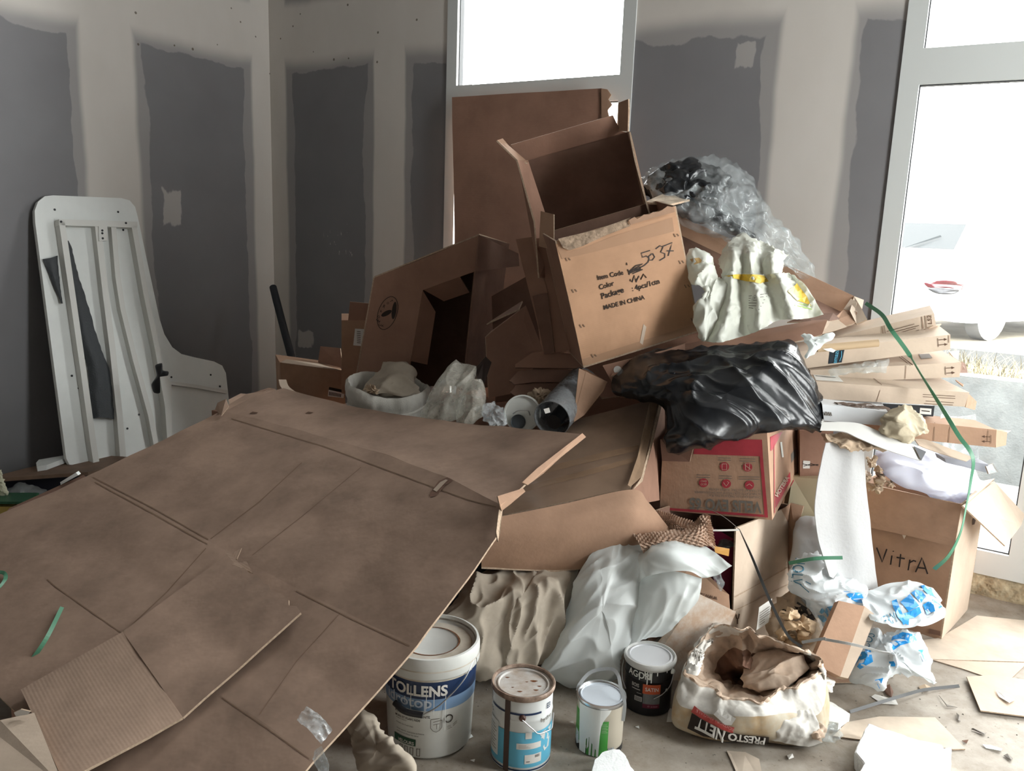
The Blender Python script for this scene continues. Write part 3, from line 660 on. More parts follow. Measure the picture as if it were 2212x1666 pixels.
# ================================================================ DESK AGAINST THE LEFT WALL
PD = plane3(PLW(80, 430) + BD * 0.035, PLW(300, 440) + BD * 0.035, PLW(150, 1003) + BD * 0.37)
o_px = [(150, 1004), (143, 990), (110, 740), (76, 480), (75, 455), (82, 436), (97, 424), (115, 422), (262, 428), (280, 433), (292, 447), (298, 470), (318, 565), (345, 690), (355, 722), (372, 750), (392, 765), (420, 772), (462, 781), (480, 790), (488, 806), (494, 860), (500, 960), (505, 1040), (330, 1030), (230, 1000), (165, 1005)]
D = thing('desk_top', base_of([PD(150, 1004)]), 'white L-shaped desk top leaning upside down against the grey wall', 'desk')
top = slab('table_top', [PD(x, y) for x, y in o_px], 0.024, white_paint, D, white_paint)
rail_m = mat('white_metal_rail', (0.66, 0.655, 0.62), 0.45, 0.35)
def rail(pts, wpx, h, name='frame_rail', off=0.0, par=None, m=None):
    q = [np.array(p, float) for p in pts]; V, F = [], []
    for i, p in enumerate(q):
        s = np.array((wpx / 2, 0)) if abs(q[-1][1] - q[0][1]) > abs(q[-1][0] - q[0][0]) else np.array((0, wpx / 2))
        V += [PD(*(p - s), off), PD(*(p + s), off)]; V += [V[-2] + PD.n * h, V[-1] + PD.n * h]
        if i:
            k = len(V); F += [(k - 8, k - 6, k - 2, k - 4), (k - 6, k - 5, k - 1, k - 2), (k - 5, k - 7, k - 3, k - 1), (k - 7, k - 8, k - 4, k - 3)]
    F += [(0, 1, 3, 2), (len(V) - 4, len(V) - 2, len(V) - 1, len(V) - 3)]
    return obj(name, V, F, m or rail_m, par or D)
rail([(124, 482), (147, 640), (170, 800), (192, 960), (200, 1010)], 13, 0.045)
rail([(118, 484), (200, 486), (287, 489)], 13, 0.045)
rail([(203, 492), (220, 640), (235, 760), (250, 900), (258, 1000)], 13, 0.04)
rail([(238, 492), (247, 600), (258, 670), (285, 780), (318, 900), (335, 990)], 11, 0.035)
rail([(280, 492), (306, 640), (331, 760), (352, 880), (360, 1000)], 11, 0.045)
rail([(345, 812), (357, 830), (360, 1000)], 14, 0.03)
rail([(360, 828), (420, 836), (485, 848)], 7, 0.03)
br = slab('bracket', [PD(x, y, 0.045) for x, y in ((213, 489), (232, 489), (232, 520), (214, 521))], 0.02, rail_m, D, rail_m)
for x, y, o_ in ((118, 453, 0), (255, 458, 0), (132, 479, .046), (272, 482, .046), (251, 521, 0), (221, 498, .046), (221, 504, .046), (222, 515, .046), (155, 812, 0), (170, 839, 0), (300, 896, 0), (275, 926, 0), (370, 815, 0), (455, 810, 0), (475, 835, .03), (266, 497, 0)):
    lathe('screw_hole', [(0.0, 0.002), (0.006, 0.002), (0.006, -0.001)], PD(x, y, o_), black_pl, D, 10, axis=PD.n)
k_ = pillow('cable_clamp', [(335, 790, 4.2), (350, 785, 4.2), (352, 800, 4.2), (364, 803, 4.2), (362, 812, 4.2), (346, 814, 4.2), (346, 848, 4.2), (332, 848, 4.2), (327, 830, 4.2), (338, 812, 4.2)], black_pl, D, 0.03, 0.02, n=48, rings=8, amp=0)
gm = mat('grey_mesh_cloth', (0.055, 0.06, 0.065), 0.6, 0.3, bump=(180, .6, .004))
T = thing('cable_net', base_of([PD(220, 905, .03)]), 'dark grey mesh cable net hanging twisted on the desk frame', 'net')
def gs(r, offs, par, nm, am=0.008): return sheet(nm, [[PD(x, y, o_) for (x, y), o_ in zip(row, offs)] for row in r], gm, par, 0.002, 14, 50, am, 14, 5, 'fold', cr=True)
gs([[(140, 528), (147, 520), (154, 532)], [(144, 580), (155, 575), (167, 590)], [(152, 660), (172, 650), (190, 660)], [(168, 735), (185, 720), (212, 735)], [(188, 790), (205, 780), (236, 800)], [(193, 840), (215, 840), (243, 850)], [(197, 905), (220, 902), (246, 906)]], (.012, .04, .02), T, 'net_strip')
gs([[(92, 560), (110, 557), (124, 552)], [(104, 588), (116, 590), (127, 590)], [(118, 625), (126, 628), (132, 630)], [(131, 652), (133, 655), (136, 656)]], (.01, .025, .012), T, 'net_flap', .004)
# board, black tray and oddments on the floor by the desk
zb = PD(150, 1004).z - 0.004
tag(slab('shelf_board', [G(0, 1026, zb), G(90, 1003, zb), G(240, 985, zb), G(330, 990, zb), G(190, 1020, zb), G(-40, 1036, zb), G(-60, 1034, zb)], 0.018, wood_dark, None, wood_dark), 'dark brown board lying under the foot of the white desk', 'board')
bt_ = thing('flat_carton', G(60, 1060, 0), 'flat dark blue-black carton under the brown board', 'box')
hexa('body', [G(-20, 1034, zb - .02), G(215, 1019, zb - .02), G(215, 1019, zb - .02) + Vector((0, 0, -zb + .022)), G(-20, 1034, zb - .02) + Vector((0, 0, -zb + .022))], Vector((.02, .06, 0)), mat('navy_carton', (.012, .013, .022), .5, .3), bt_)
tag(slab('white_batten', [G(78, 1000, zb + .028), G(84, 993, zb + .028), G(138, 984, zb + .03), G(146, 988, zb + .03), G(100, 1005, zb + .028), G(80, 1008, zb + .028)], 0.026, white_paint, None, white_paint), 'short rounded white batten lying on the brown board beside the desk', 'batten')
tag(slab('white_offcut', [P(130, 1042, 2.98), P(164, 1021, 2.98), P(169, 1027, 2.98), P(131, 1048, 2.98)], 0.02, white_paint, None, white_paint), 'small white offcut sticking out beside the large brown sheet', 'offcut')
tag(pillow('clear_bag', [(8, 1060, 3.85), (40, 1042, 3.90), (80, 1050, 3.90), (108, 1062, 3.90), (80, 1082, 3.80), (40, 1090, 3.75), (-20, 1090, 3.75), (-30, 1065, 3.80)], clear_film, None, .06, n=70, rings=12, amp=.02, sc=16, seed=3), 'crumpled clear plastic bag at the left edge behind the brown sheet', 'bag')
tag(pillow('foam_block', [(-30, 1015, 3.75), (2, 1015, 3.75), (8, 1035, 3.75), (14, 1050, 3.75), (20, 1072, 3.75), (14, 1084, 3.75), (-30, 1084, 3.75)], mat('cream_foam', (.66, .64, .48), .9, .1, bump=(90, .5)), None, .04, n=60, rings=10, amp=.012, sc=40, seed=2), 'cream foam block cut off by the left edge', 'foam')
T = thing('strapped_pack', P(10, 1120, 3.65), 'yellow pack with a green rim at the left edge', 'pack'); T.location = ROOT[T.name] = base_of([P(10, 1120, 3.65)])
hexa('body', [P(-60, 1095, 3.65), P(42, 1095, 3.65), P(42, 1120, 3.65), P(-60, 1120, 3.65)], Vector((0, .12, -.01)), mat('yellow_pack', (.42, .30, .08), .5, .4), T)
hexa('rim', [P(-60, 1084, 3.64), P(50, 1084, 3.64), P(50, 1089, 3.64), P(-60, 1089, 3.64)], Vector((0, .13, 0)), mat('green_rim', (.02, .09, .045), .4, .4), T)

# ================================================================ THE BIG FLATTENED CARTON
def PG(rows): return [[P(*c) for c in r] for r in rows]
B = thing('flattened_carton', Vector((-.7, 2.3, .27)), 'huge flattened brown carton sloping across the heap in the foreground', 'cardboard')
r_far = [(612, 838, 3.45), (752, 877, 3.28), (935, 907, 3.05), (1100, 924, 2.85), (1258, 938, 2.62)]
r_c1 = [(478, 886, 3.3), (640, 926, 3.05), (800, 972, 2.8), (960, 1028, 2.5), (1084, 1092, 2.25)]
r_mid = [(335, 958, 3.13), (550, 1040, 2.74), (712, 1095, 2.5), (880, 1150, 2.28), (1079, 1152, 2.17)]
r_c2 = [(190, 1030, 2.95), (450, 1170, 2.45), (620, 1262, 2.2), (760, 1330, 2.02), (902, 1396, 1.87)]
r_c3 = [(-60, 1138, 2.72), (268, 1365, 2.08), (470, 1497, 1.82), (580, 1568, 1.7), (682, 1642, 1.6)]
r_end = [(-220, 1300, 2.35), (100, 1600, 1.72), (330, 1770, 1.5), (450, 1800, 1.46), (560, 1800, 1.45)]
def pan(nm, rows, seed, nv=18): return sheet(nm, PG(rows), card_sheet, B, 0.006, 60, nv, 0.010, 4.5, 1, 'soft', edge=card_edge)
p1 = pan('rear_flap', [r_far, [tuple((np.array(a) + np.array(b)) / 2 + np.array((0, -2, 0))) for a, b in zip(r_far, r_c1)], r_c1], 1)
p2 = pan('panel', [r_c1, r_mid, r_c2], 2, 36)
p3 = pan('panel', [r_c2, [tuple((np.array(a) + np.array(b)) / 2) for a, b in zip(r_c2, r_c3)], r_c3], 3, 30)
p4 = pan('panel', [r_c3, r_end], 4, 20)
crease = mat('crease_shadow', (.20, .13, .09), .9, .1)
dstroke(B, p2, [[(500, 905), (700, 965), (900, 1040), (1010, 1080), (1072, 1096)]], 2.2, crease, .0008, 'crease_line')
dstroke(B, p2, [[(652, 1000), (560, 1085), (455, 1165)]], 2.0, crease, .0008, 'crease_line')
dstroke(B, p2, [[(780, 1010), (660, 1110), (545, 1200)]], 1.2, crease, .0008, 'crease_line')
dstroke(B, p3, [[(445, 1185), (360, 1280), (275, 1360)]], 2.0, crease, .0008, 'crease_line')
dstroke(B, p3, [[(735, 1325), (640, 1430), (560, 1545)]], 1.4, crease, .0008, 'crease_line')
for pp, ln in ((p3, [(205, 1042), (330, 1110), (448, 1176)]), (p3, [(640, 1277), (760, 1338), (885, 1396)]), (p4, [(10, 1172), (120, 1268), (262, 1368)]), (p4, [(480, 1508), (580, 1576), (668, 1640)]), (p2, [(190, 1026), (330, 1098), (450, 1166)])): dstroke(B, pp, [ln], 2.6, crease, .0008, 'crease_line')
dpoly(B, p2, [(928, 1068), (948, 1040), (985, 1024), (992, 1030), (965, 1048), (942, 1072), (930, 1075)], card_dark, .0015, 'torn_hole')
dpoly(B, p2, [(936, 1060), (952, 1043), (975, 1032), (962, 1045), (944, 1064)], card_pale, .003, 'torn_hole')
for x, y in ((668, 893), (548, 893), (677, 932), (700, 938)): dpoly(B, p1 if y < 910 else p2, [(x - 9, y + 1), (x - 2, y - 3), (x + 10, y - 1), (x + 2, y + 2)], ink_brown, .0015, 'tear_mark')
# ragged, folded rim along its right side
slab('edge_fold', [P(1258, 936, 2.60), P(1266, 944, 2.60), P(1215, 985, 2.48), P(1175, 1022, 2.38), P(1140, 1048, 2.31), P(1128, 1042, 2.31), P(1160, 1012, 2.38), P(1195, 985, 2.46)], .004, card, B)
slab('edge_fold', [P(1075, 1072, 2.23), P(1130, 1055, 2.31), P(1135, 1062, 2.3), P(1100, 1092, 2.24), P(1084, 1104, 2.2), P(1080, 1092, 2.2)], .004, card, B)
slab('edge_fold', [P(1078, 1100, 2.22), P(1084, 1106, 2.22), P(1081, 1150, 2.15), P(1076, 1170, 2.12), P(1072, 1150, 2.14)], .004, card_edge, B)
slab('edge_fold', jag(P(470, 890, 3.28), P(505, 858, 3.36), 5, .01, 3, Vector((0, -1, 0))) + jag(P(520, 850, 3.4), P(606, 836, 3.44), 6, .008, 4, Vector((0, -1, 0))) + [P(600, 848, 3.42), P(520, 880, 3.33), P(490, 900, 3.27)], .004, card_sheet, B)
slab('edge_fold', [P(470, 870, 3.30), P(488, 862, 3.3), P(494, 878, 3.28), P(478, 898, 3.24), P(465, 884, 3.28)], .004, card_sheet, B)
slab('edge_fold', [P(20, 1098, 2.85), P(108, 1060, 2.95), P(180, 1026, 3.02), P(192, 1034, 2.98), P(120, 1070, 2.9), P(40, 1110, 2.8), P(5, 1118, 2.78)], .003, card_dark, B)
# the curled edge strip of a box behind it
tag(sheet('corrugated_strip', PG([[(602, 820, 3.6), (618, 820, 3.6)], [(606, 835, 3.55), (624, 835, 3.55)], [(622, 852, 3.5), (640, 848, 3.5)], [(645, 860, 3.46), (640, 852, 3.46)]]), card_pale, None, .004, 8, 20, 0, cr=True), 'curled pale strip of corrugated card at the end of the brown sheet', 'cardboard')
# torn flap lying on top, bent once
Fp = thing('torn_flap', Vector((-.75, 1.9, .35)), 'torn cardboard panel with a bend lying on the big brown sheet', 'cardboard')
def sheetY(px, py, dflt):
    ys = [h.y for h in (hit(p_, px, py) for p_ in (p1, p2, p3, p4)) if h is not None]; return min(ys) if ys else dflt
tj = jag(Vector((490, 1198, 0)), Vector((650, 1322, 0)), 16, 7, 5) + [Vector((650, 1324, 0))]
row1 = [P(v.x, v.y, sheetY(v.x, v.y, 2.2) - .03 - .01 * i / 16) for i, v in enumerate(tj)]
def lerp2(a, b_, f): return (a[0] + (b_[0] - a[0]) * f, a[1] + (b_[1] - a[1]) * f)
row3 = [P(*q, sheetY(*q, 2.0) - .03) for q in (lerp2((265, 1365), (395, 1550), i / 16) for i in range(17))]
row2 = [P(*q, sheetY(*q, 2.1) - .034) for q in (lerp2((v.x, v.y), lerp2((265, 1365), (395, 1550), i / 16), .5) for i, v in enumerate(tj))]
sheet('panel', [row1, row2, row3], card_sheet, Fp, .006, 50, 24, .004, 6, 7, edge=card_edge)
row4 = [P(*q, 1.87 - .35 * (q[1] - 1490) / 200) for q in (lerp2((45, 1490), (138, 1690), i / 16) for i in range(17))]
fl2 = mat('cardboard_ribbed', (.34, .24, .18), .85, .15, var=.12, corr=(120, .05), bump=(40, .1))
sheet('panel', [row3, row4], fl2, Fp, .006, 50, 24, .004, 6, 8, edge=card_edge)
for i, q in enumerate(([(497, 1212), (500, 1196), (522, 1184), (512, 1208)], [(516, 1216), (532, 1212), (546, 1238), (536, 1236), (522, 1228)], [(478, 1210), (490, 1190), (515, 1215), (540, 1235), (505, 1225)])):
    slab('torn_layer', [P(x, y, sheetY(x, y, 2.2) - .024 - .003 * i) for x, y in q], .002, fl2, Fp)
tag(slab('pale_board', [P(-40, 1562, 1.75), P(0, 1556, 1.74), P(74, 1540, 1.76), P(138, 1700, 1.5), P(-40, 1760, 1.45)], .01, card_pale), 'pale cardboard strip at the bottom left corner', 'cardboard')
tag(slab('white_chip', [P(30, 1540, 1.74), P(45, 1533, 1.74), P(66, 1538, 1.74), P(60, 1544, 1.74), P(34, 1548, 1.74)], .004, label_white), 'small torn white scrap above the pale cardboard strip', 'scrap')
tag(ribbon('green_strap', [P(26, 1502, 1.93), P(60, 1440, 2.0), P(100, 1380, 2.06), P(134, 1312, 2.2)], .011, green_strap, n=30), 'short green strap lying on the cardboard at the far left', 'strap')
tag(ribbon('green_strap', [P(-12, 1236, 2.4), P(8, 1238, 2.4), P(12, 1250, 2.38), P(0, 1270, 2.34), P(-12, 1285, 2.32)], .011, green_strap, n=24), 'bent end of green strap at the left edge', 'strap')
# clear tape hanging on its right edge
Tp = thing('clear_tape', P(690, 1666, 1.56), 'crumpled clear adhesive tape hanging off the edge of the big brown sheet', 'tape')
sheet('strip', PG([[(641, 1556, 1.66), (662, 1526, 1.70)], [(668, 1578, 1.62), (692, 1545, 1.66)], [(694, 1608, 1.58), (718, 1578, 1.62)]]), clear_thin, Tp, .0005, 16, 24, .006, 40, 3, 'fold')
sheet('strip', PG([[(680, 1622, 1.57), (694, 1612, 1.57)], [(676, 1640, 1.56), (700, 1625, 1.56)], [(685, 1660, 1.55), (712, 1652, 1.55)], [(700, 1690, 1.54), (708, 1690, 1.54)]]), clear_thin, Tp, .0005, 14, 24, .006, 40, 4, 'fold')
# ================================================================ BACK OF THE HEAP
# tall sheet leaning on the window
pw = Plane(p=COR + LD * 0.16, n=LD + Vector((0, 0, .05)))
T = thing('tall_carton_sheet', base_of([pw(1150, 900)]), 'tall flat brown carton standing in front of the window', 'cardboard')
s_ = sheet('panel', [[pw(976, 210), pw(1140, 200), pw(1300, 191)], [pw(980, 400), pw(1140, 395), pw(1310, 390)], [pw(986, 900), pw(1140, 900), pw(1330, 900)]], card_red, T, .008, 30, 40, .008, 3, 2, edge=card_edge)
slab('flap', [pw(1299, 191, .01), pw(1312, 193, .012), pw(1320, 205, .012), pw(1314, 215, .012), pw(1322, 226, .012), pw(1312, 238, .012), pw(1318, 262, .012), pw(1318, 420, .012), pw(1300, 420, .01)], .006, card, T)
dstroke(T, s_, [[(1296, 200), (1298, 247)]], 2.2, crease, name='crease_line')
# carton body behind the open box, hidden support
def filler(lbl, x0, x1, y0, y1, h, rz=0, mm=card_red):
    c = Vector(((x0 + x1) / 2, (y0 + y1) / 2, 0)); T = thing('buried_carton', c, lbl, 'box', 'plain cartons buried in the heap'); R = Matrix.Rotation(math.radians(rz), 3, 'Z')
    ex, ey = R @ Vector((x1 - x0, 0, 0)), R @ Vector((0, y1 - y0, 0)); box('body', c - ex / 2 - ey / 2 + Vector((0, 0, .001)), ex, ey, Vector((0, 0, h)), mm, T)
filler('plain brown carton buried under the printed box at the top of the heap', .1, .85, 3.5, 3.95, .86, -32)
filler('plain brown carton buried under the box with the oval mark', -.75, .0, 3.55, 4.15, .62, -20)
filler('plain brown carton buried under the middle of the large sheet', -1.0, -.25, 2.55, 3.0, .36, 8)
filler('plain brown carton buried under the low end of the large sheet', -1.35, -.8, 2.05, 2.5, .24, 5)
filler('plain brown carton buried behind the white bucket bag', -1.35, -.8, 3.7, 4.2, .55, -30)
filler('plain brown carton buried behind the long thin cartons', .92, 1.25, 3.22, 3.5, .66, -33)

# the open box standing behind the printed one
pb = Plane(1280, 400, 3.52, yaw=-8, tilt=-14)
T = thing('open_carton', base_of([pb(1280, 560)]), 'open brown carton with raised flaps at the top of the heap', 'box')
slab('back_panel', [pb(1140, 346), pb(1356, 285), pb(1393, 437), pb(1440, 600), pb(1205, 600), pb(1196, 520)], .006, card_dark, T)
slab('rear_flap', [pb(1103, 313, .0), pb(1110, 311), pb(1324, 249), pb(1340, 283), pb(1356, 287), pb(1140, 347), pb(1125, 345)], .006, card_red, T)
pf = Plane(1120, 330, 3.40, yaw=30)
slab('corner_flap', [P(1074, 303, 3.42), P(1086, 299, 3.46), P(1125, 345, 3.5), P(1141, 346, 3.5), P(1140, 352, 3.46), P(1118, 346, 3.4)], .006, card, T)
slab('side_panel', [P(1118, 346, 3.36), P(1141, 347, 3.5), P(1168, 470, 3.46), P(1198, 522, 3.38), P(1198, 600, 3.36), P(1165, 600, 3.2), P(1156, 480, 3.24)], .006, card_red, T)
slab('side_panel', [P(1354, 284, 3.49), P(1359, 286, 3.3), P(1370, 345, 3.26), P(1394, 436, 3.2), P(1440, 600, 3.2), P(1432, 600, 3.45), P(1389, 437, 3.48)], .006, card, T)
slab('corner_flap', [P(1336, 222, 3.46), P(1357, 214, 3.40), P(1358, 240, 3.40), P(1356, 284, 3.4), P(1334, 283, 3.46)], .006, card, T)
slab('bent_flap', [P(1393, 436, 3.22), P(1448, 412, 3.42), P(1490, 415, 3.42), P(1503, 418, 3.40), P(1498, 429, 3.36), P(1448, 441, 3.2)], .008, mat('grubby_card', (.52, .44, .35), .85, .15, var=.4, vscale=14), T)
slab('upright_flap', [P(1168, 456, 3.2), P(1196, 463, 3.16), P(1196, 540, 3.12), P(1164, 532, 3.16)], .006, card, T)
# flat carton leaning on the left side of the printed box
pt = Plane(1160, 640, 3.26, yaw=-14, tilt=4)
T = thing('narrow_carton', base_of([pt(1180, 766)]), 'narrow brown carton with cut flap beside the printed box', 'box')
hexa('body', [pt(1114, 517), pt(1202, 513), pt(1244, 752), pt(1178, 767)], -pt.n * .12, card_red, T)
slab('flap', [pt(1114, 517, .004), pt(1150, 512, .004), pt(1183, 632, .004), pt(1150, 640, .004)], .006, card_red, T)
slab('flap', [pt(1150, 640, .01), pt(1183, 633, .01), pt(1198, 762, .01), pt(1176, 766, .01)], .008, card_dark, T)
tag(slab('support_card', [P(1250, 790, 3.3), P(1525, 708, 3.4), P(1560, 770, 3.22), P(1540, 830, 3.14), P(1300, 860, 3.1)], .006, card_red), 'brown card sheet squashed under the large printed carton', 'cardboard')
# ---- the printed box at the top of the heap
p5 = Plane(1355, 620, 3.03, yaw=11, tilt=-6)
T = thing('printed_carton', base_of([p5(1260, 792)]), 'large brown carton with black printed lines and handwritten 5037', 'box')
cr5 = [(1199, 521), (1457, 446), (1509, 714), (1260, 792)]
f5 = [p5(*c) for c in cr5]; dv = -p5.n * .2
fr5 = sheet('front_panel', [[f5[0], (f5[0] + f5[1]) / 2, f5[1]], [(f5[0] + f5[3]) / 2 + p5.n * .012, (f5[0] + f5[2]) / 2 + p5.n * .016, (f5[1] + f5[2]) / 2 + p5.n * .008], [f5[3], (f5[2] + f5[3]) / 2, f5[2]]], mat('cardboard_orange', (.47, .275, .165), .7, .22, var=.12, vscale=6, corr=(130, .06), bump=(22, .12)), T, .006, 30, 30, .005, 9, 4, cr=True, edge=card_edge, back=card_dark)
for nm, a, b_ in (('side_panel', 3, 0), ('side_panel', 1, 2), ('bottom_panel', 2, 3)):
    slab(nm, [f5[a], f5[b_], f5[b_] + dv, f5[a] + dv], .006, card_red, T)
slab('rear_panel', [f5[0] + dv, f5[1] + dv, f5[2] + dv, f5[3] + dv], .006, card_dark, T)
flm = mat('torn_card_lip', (.33, .24, .17), .85, .15, var=.5, vscale=40, bump=(60, .5))
lp = [(1206, 516), (1240, 508), (1290, 496), (1330, 482), (1362, 470), (1355, 480), (1362, 488), (1310, 508), (1258, 532), (1230, 541), (1216, 535)]
slab('torn_lip', [p5(x, y, .012) for x, y in lp], .003, flm, T)
lp = [p5(1362, 486, .02)] + jag(p5(1358, 476, .02), p5(1452, 446, .02), 9, .006, 2, p5.n) + [p5(1456, 448, .02), p5(1458, 458, .02), p5(1400, 474, .02)]
slab('torn_lip', lp, .003, card, T)
dpoly(T, fr5, [(1200, 528), (1225, 545), (1262, 535), (1320, 512), (1452, 470), (1456, 500), (1440, 492), (1280, 545), (1214, 560)], tape_brown_s := mat('tape_over_card', (.40, .24, .15), .22, .5, bump=(20, .2, .004)), .001, 'tape')
dpoly(T, fr5, [(1262, 790), (1258, 776), (1504, 700), (1508, 714)], tape_brown_s, .001, 'tape')
a_ = (1292, 604)
for s, a, b_, u in (('Item Code', (1291, 605), (1347, 593), (-8, -40)), (':', (1356, 587), (1358, 586), (-8, -40)), ('Color', (1295, 626), (1327, 616), (-8, -40)), (':', (1361, 608), (1363, 607), (-8, -40)),
                    ('Package', (1300, 646), (1348, 631), (-8, -40)), (': 4pcs/1ctn', (1366, 629), (1425, 612), (-8, -40)), ('MADE IN CHINA', (1305, 669), (1393, 646), (-8, -40))):
    dtext(T, fr5, s, a, b_, ink, 1.1 if len(s) > 1 else 3.0, .012, up=u)
rs = random.Random(5)
dstroke(T, fr5, [[(1358, 588 + k), (1374 + k, 576 + 2 * k), (1388, 573 + 3 * k), (1366, 585 + 2 * k), (1384, 580 + k)] for k in (-1, 1, 3)], 2.4, ink, name='scribble')
dstroke(T, fr5, [[(1365, 610), (1370, 595), (1374, 608 + k), (1380, 596), (1384, 604), (1390, 592), (1396, 600)] for k in (-2, 0, 2)], 2.4, ink, name='scribble')
dstroke(T, fr5, [[(1404, 541), (1385, 547), (1388, 556), (1396, 553), (1402, 558), (1400, 566), (1392, 573), (1383, 578)], [(1408, 548), (1401, 554), (1402, 562), (1409, 562), (1414, 555), (1410, 548), (1406, 549)],
                 [(1416, 538), (1425, 531), (1432, 534), (1427, 545), (1436, 548), (1436, 556), (1424, 563)], [(1430, 533), (1452, 524), (1443, 553)], [(1440, 542), (1455, 542)]], 2.2, marker)
for x, y in ((1226, 560), (1240, 628), (1257, 704), (1282, 768), (1460, 508), (1471, 566), (1483, 618), (1497, 690)):
    dstroke(T, fr5, [[(x - 5, y - 3), (x - 1, y + 4)], [(x + 2, y - 3), (x + 6, y + 2)]], 2.2, crease, name='staple')
dpoly(T, fr5, [(1390, 700), (1396, 706), (1388, 745), (1382, 740), (1386, 720)], card_pale, .0015, 'scuff')

# ---- carton with the oval mark, lying on its side, end open
po = Plane(880, 690, 3.62, yaw=-16, tilt=6)
T = thing('oval_mark_carton', base_of([po(800, 830)]), 'brown carton with an oval printed mark and a dark open end', 'box')
L_ = [(809, 600), (930, 552), (1036, 508), (1027, 586), (970, 606), (913, 627), (887, 782), (880, 850), (764, 850), (770, 800), (790, 700)]
fo = slab('front_panel', [po(x, y) for x, y in L_], .006, card_red, T, card_red, card_dark)
dd = -po.n * .42
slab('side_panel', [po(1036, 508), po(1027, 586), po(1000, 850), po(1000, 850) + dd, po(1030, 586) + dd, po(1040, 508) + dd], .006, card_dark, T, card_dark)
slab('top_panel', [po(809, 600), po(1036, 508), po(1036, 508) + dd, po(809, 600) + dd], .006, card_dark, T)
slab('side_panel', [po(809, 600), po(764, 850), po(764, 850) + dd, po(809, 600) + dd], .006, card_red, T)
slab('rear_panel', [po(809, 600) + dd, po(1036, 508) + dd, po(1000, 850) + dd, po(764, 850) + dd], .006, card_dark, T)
slab('end_flap', [po(913, 627), po(941, 674, -.08), po(923, 788, -.08), po(886, 780)], .006, card_red, T)
slab('end_flap', [po(914, 626), po(993, 598), po(1014, 632, -.09), po(959, 651, -.09)], .006, card_red, T)
slab('side_flap', [P(1036, 508, 3.56), P(1120, 548, 3.75), P(1122, 575, 3.75), P(1028, 586, 3.52)], .006, card_dark, T, card_dark)
dstroke(T, fo, [ellipse(837.5, 676.5, 20, 37, 30, 19) + [ellipse(837.5, 676.5, 20, 37, 30, 19)[0]]], 1.3, ink, name='oval_mark')
dpoly(T, fo, ellipse(835, 677, 12.5, 5, 16, -28), ink, name='oval_mark'); dpoly(T, fo, ellipse(851.5, 671, 4.8, 19, 18, 8), ink, name='oval_mark')
for ch, x, y, r in (('T', 842, 650, 60), ('O', 835, 655, 45), ('R', 827, 664, 25), ('A', 821, 675, 0), ('D', 818, 688, -25), ('E', 819, 697, -45), ('C', 823, 705, -70), ('A', 829, 706, -95)):
    a = math.radians(r - 90 + 180); dtext(T, fo, ch, (x, y), (x - 4.5 * math.cos(a + 1.57), y - 4.5 * math.sin(a + 1.57)), ink, 1.2, 0.01)
# loose panels in the dark hollow between the two big boxes
T = thing('hollow_carton', base_of([P(1090, 850, 3.4)]), 'dark brown carton standing half open in the hollow of the heap', 'box')
slab('side_panel', [P(1049, 728, 3.42), P(1062, 715, 3.45), P(1136, 660, 3.55), P(1176, 765, 3.5), P(1110, 850, 3.42), P(1056, 860, 3.36)], .006, card_red, T)
slab('flap', [P(1050, 700, 3.42), P(1128, 650, 3.5), P(1120, 668, 3.4), P(1060, 694, 3.36)], .006, card_dark, T)
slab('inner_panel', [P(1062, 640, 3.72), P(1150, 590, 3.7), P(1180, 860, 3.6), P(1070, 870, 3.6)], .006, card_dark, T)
tag(slab('dark_card_flap', [P(1027, 795, 3.28), P(1049, 770, 3.3), P(1062, 783, 3.3), P(1046, 830, 3.26), P(1030, 822, 3.24)], .006, mat('black_card', (.05, .035, .03), .8, .2)), 'small dark card flap behind the pale plastic bag', 'cardboard')
# stack of flat corrugated pieces
for k, (q, lb) in enumerate((([(1113, 787), (1150, 762), (1190, 757), (1260, 770), (1258, 796), (1113, 794)], 'thick corrugated piece on top of the small stack under the printed box'),
               ([(1100, 823), (1118, 803), (1150, 798), (1260, 800), (1258, 825), (1150, 826), (1110, 831), (1106, 826)], 'middle corrugated piece of the small stack under the printed box'),
               ([(1102, 848), (1116, 832), (1180, 828), (1250, 832), (1200, 846), (1112, 855)], 'lowest corrugated piece of the small stack under the printed box'))):
    tag(slab('corrugated_piece', [P(x, y, 3.2 + (800 - y) * .0008 + (0, .012, .02)[k]) for x, y in q], .012, card_dark if k else card_red, None, card_dark), lb, 'cardboard', 'flat pieces stacked under the printed box')
tag(pillow('crumpled_kraft', [(1140, 860, 3.12), (1150, 842, 3.12), (1170, 838, 3.12), (1190, 845, 3.12), (1200, 865, 3.12), (1180, 880, 3.12), (1150, 880, 3.12)], kraft, None, .04, n=50, rings=10, amp=.03, sc=30, seed=4), 'small wad of crumpled brown paper under the flat card stack', 'paper')
tag(slab('orange_flap', [P(1251, 796, 3.0), P(1268, 800, 3.0), P(1312, 825, 3.02), P(1303, 845, 3.0), P(1262, 897, 2.95), P(1240, 912, 2.92), P(1244, 860, 2.96)], .006, card), 'upright brown card flap beside the clear tube', 'cardboard')
st_ = tag(slab('stickered_card', [P(1302, 790, 3.02), P(1440, 756, 3.0), P(1480, 742, 3.0), P(1480, 850, 3.0), P(1340, 860, 3.0), P(1325, 832, 3.02)], .006, card_red), 'brown card panel with a round pale sticker under the printed box', 'cardboard')
dpoly(st_, st_, ellipse(1334, 799, 8.5, 8.5, 20), label_white, .0015, 'sticker')

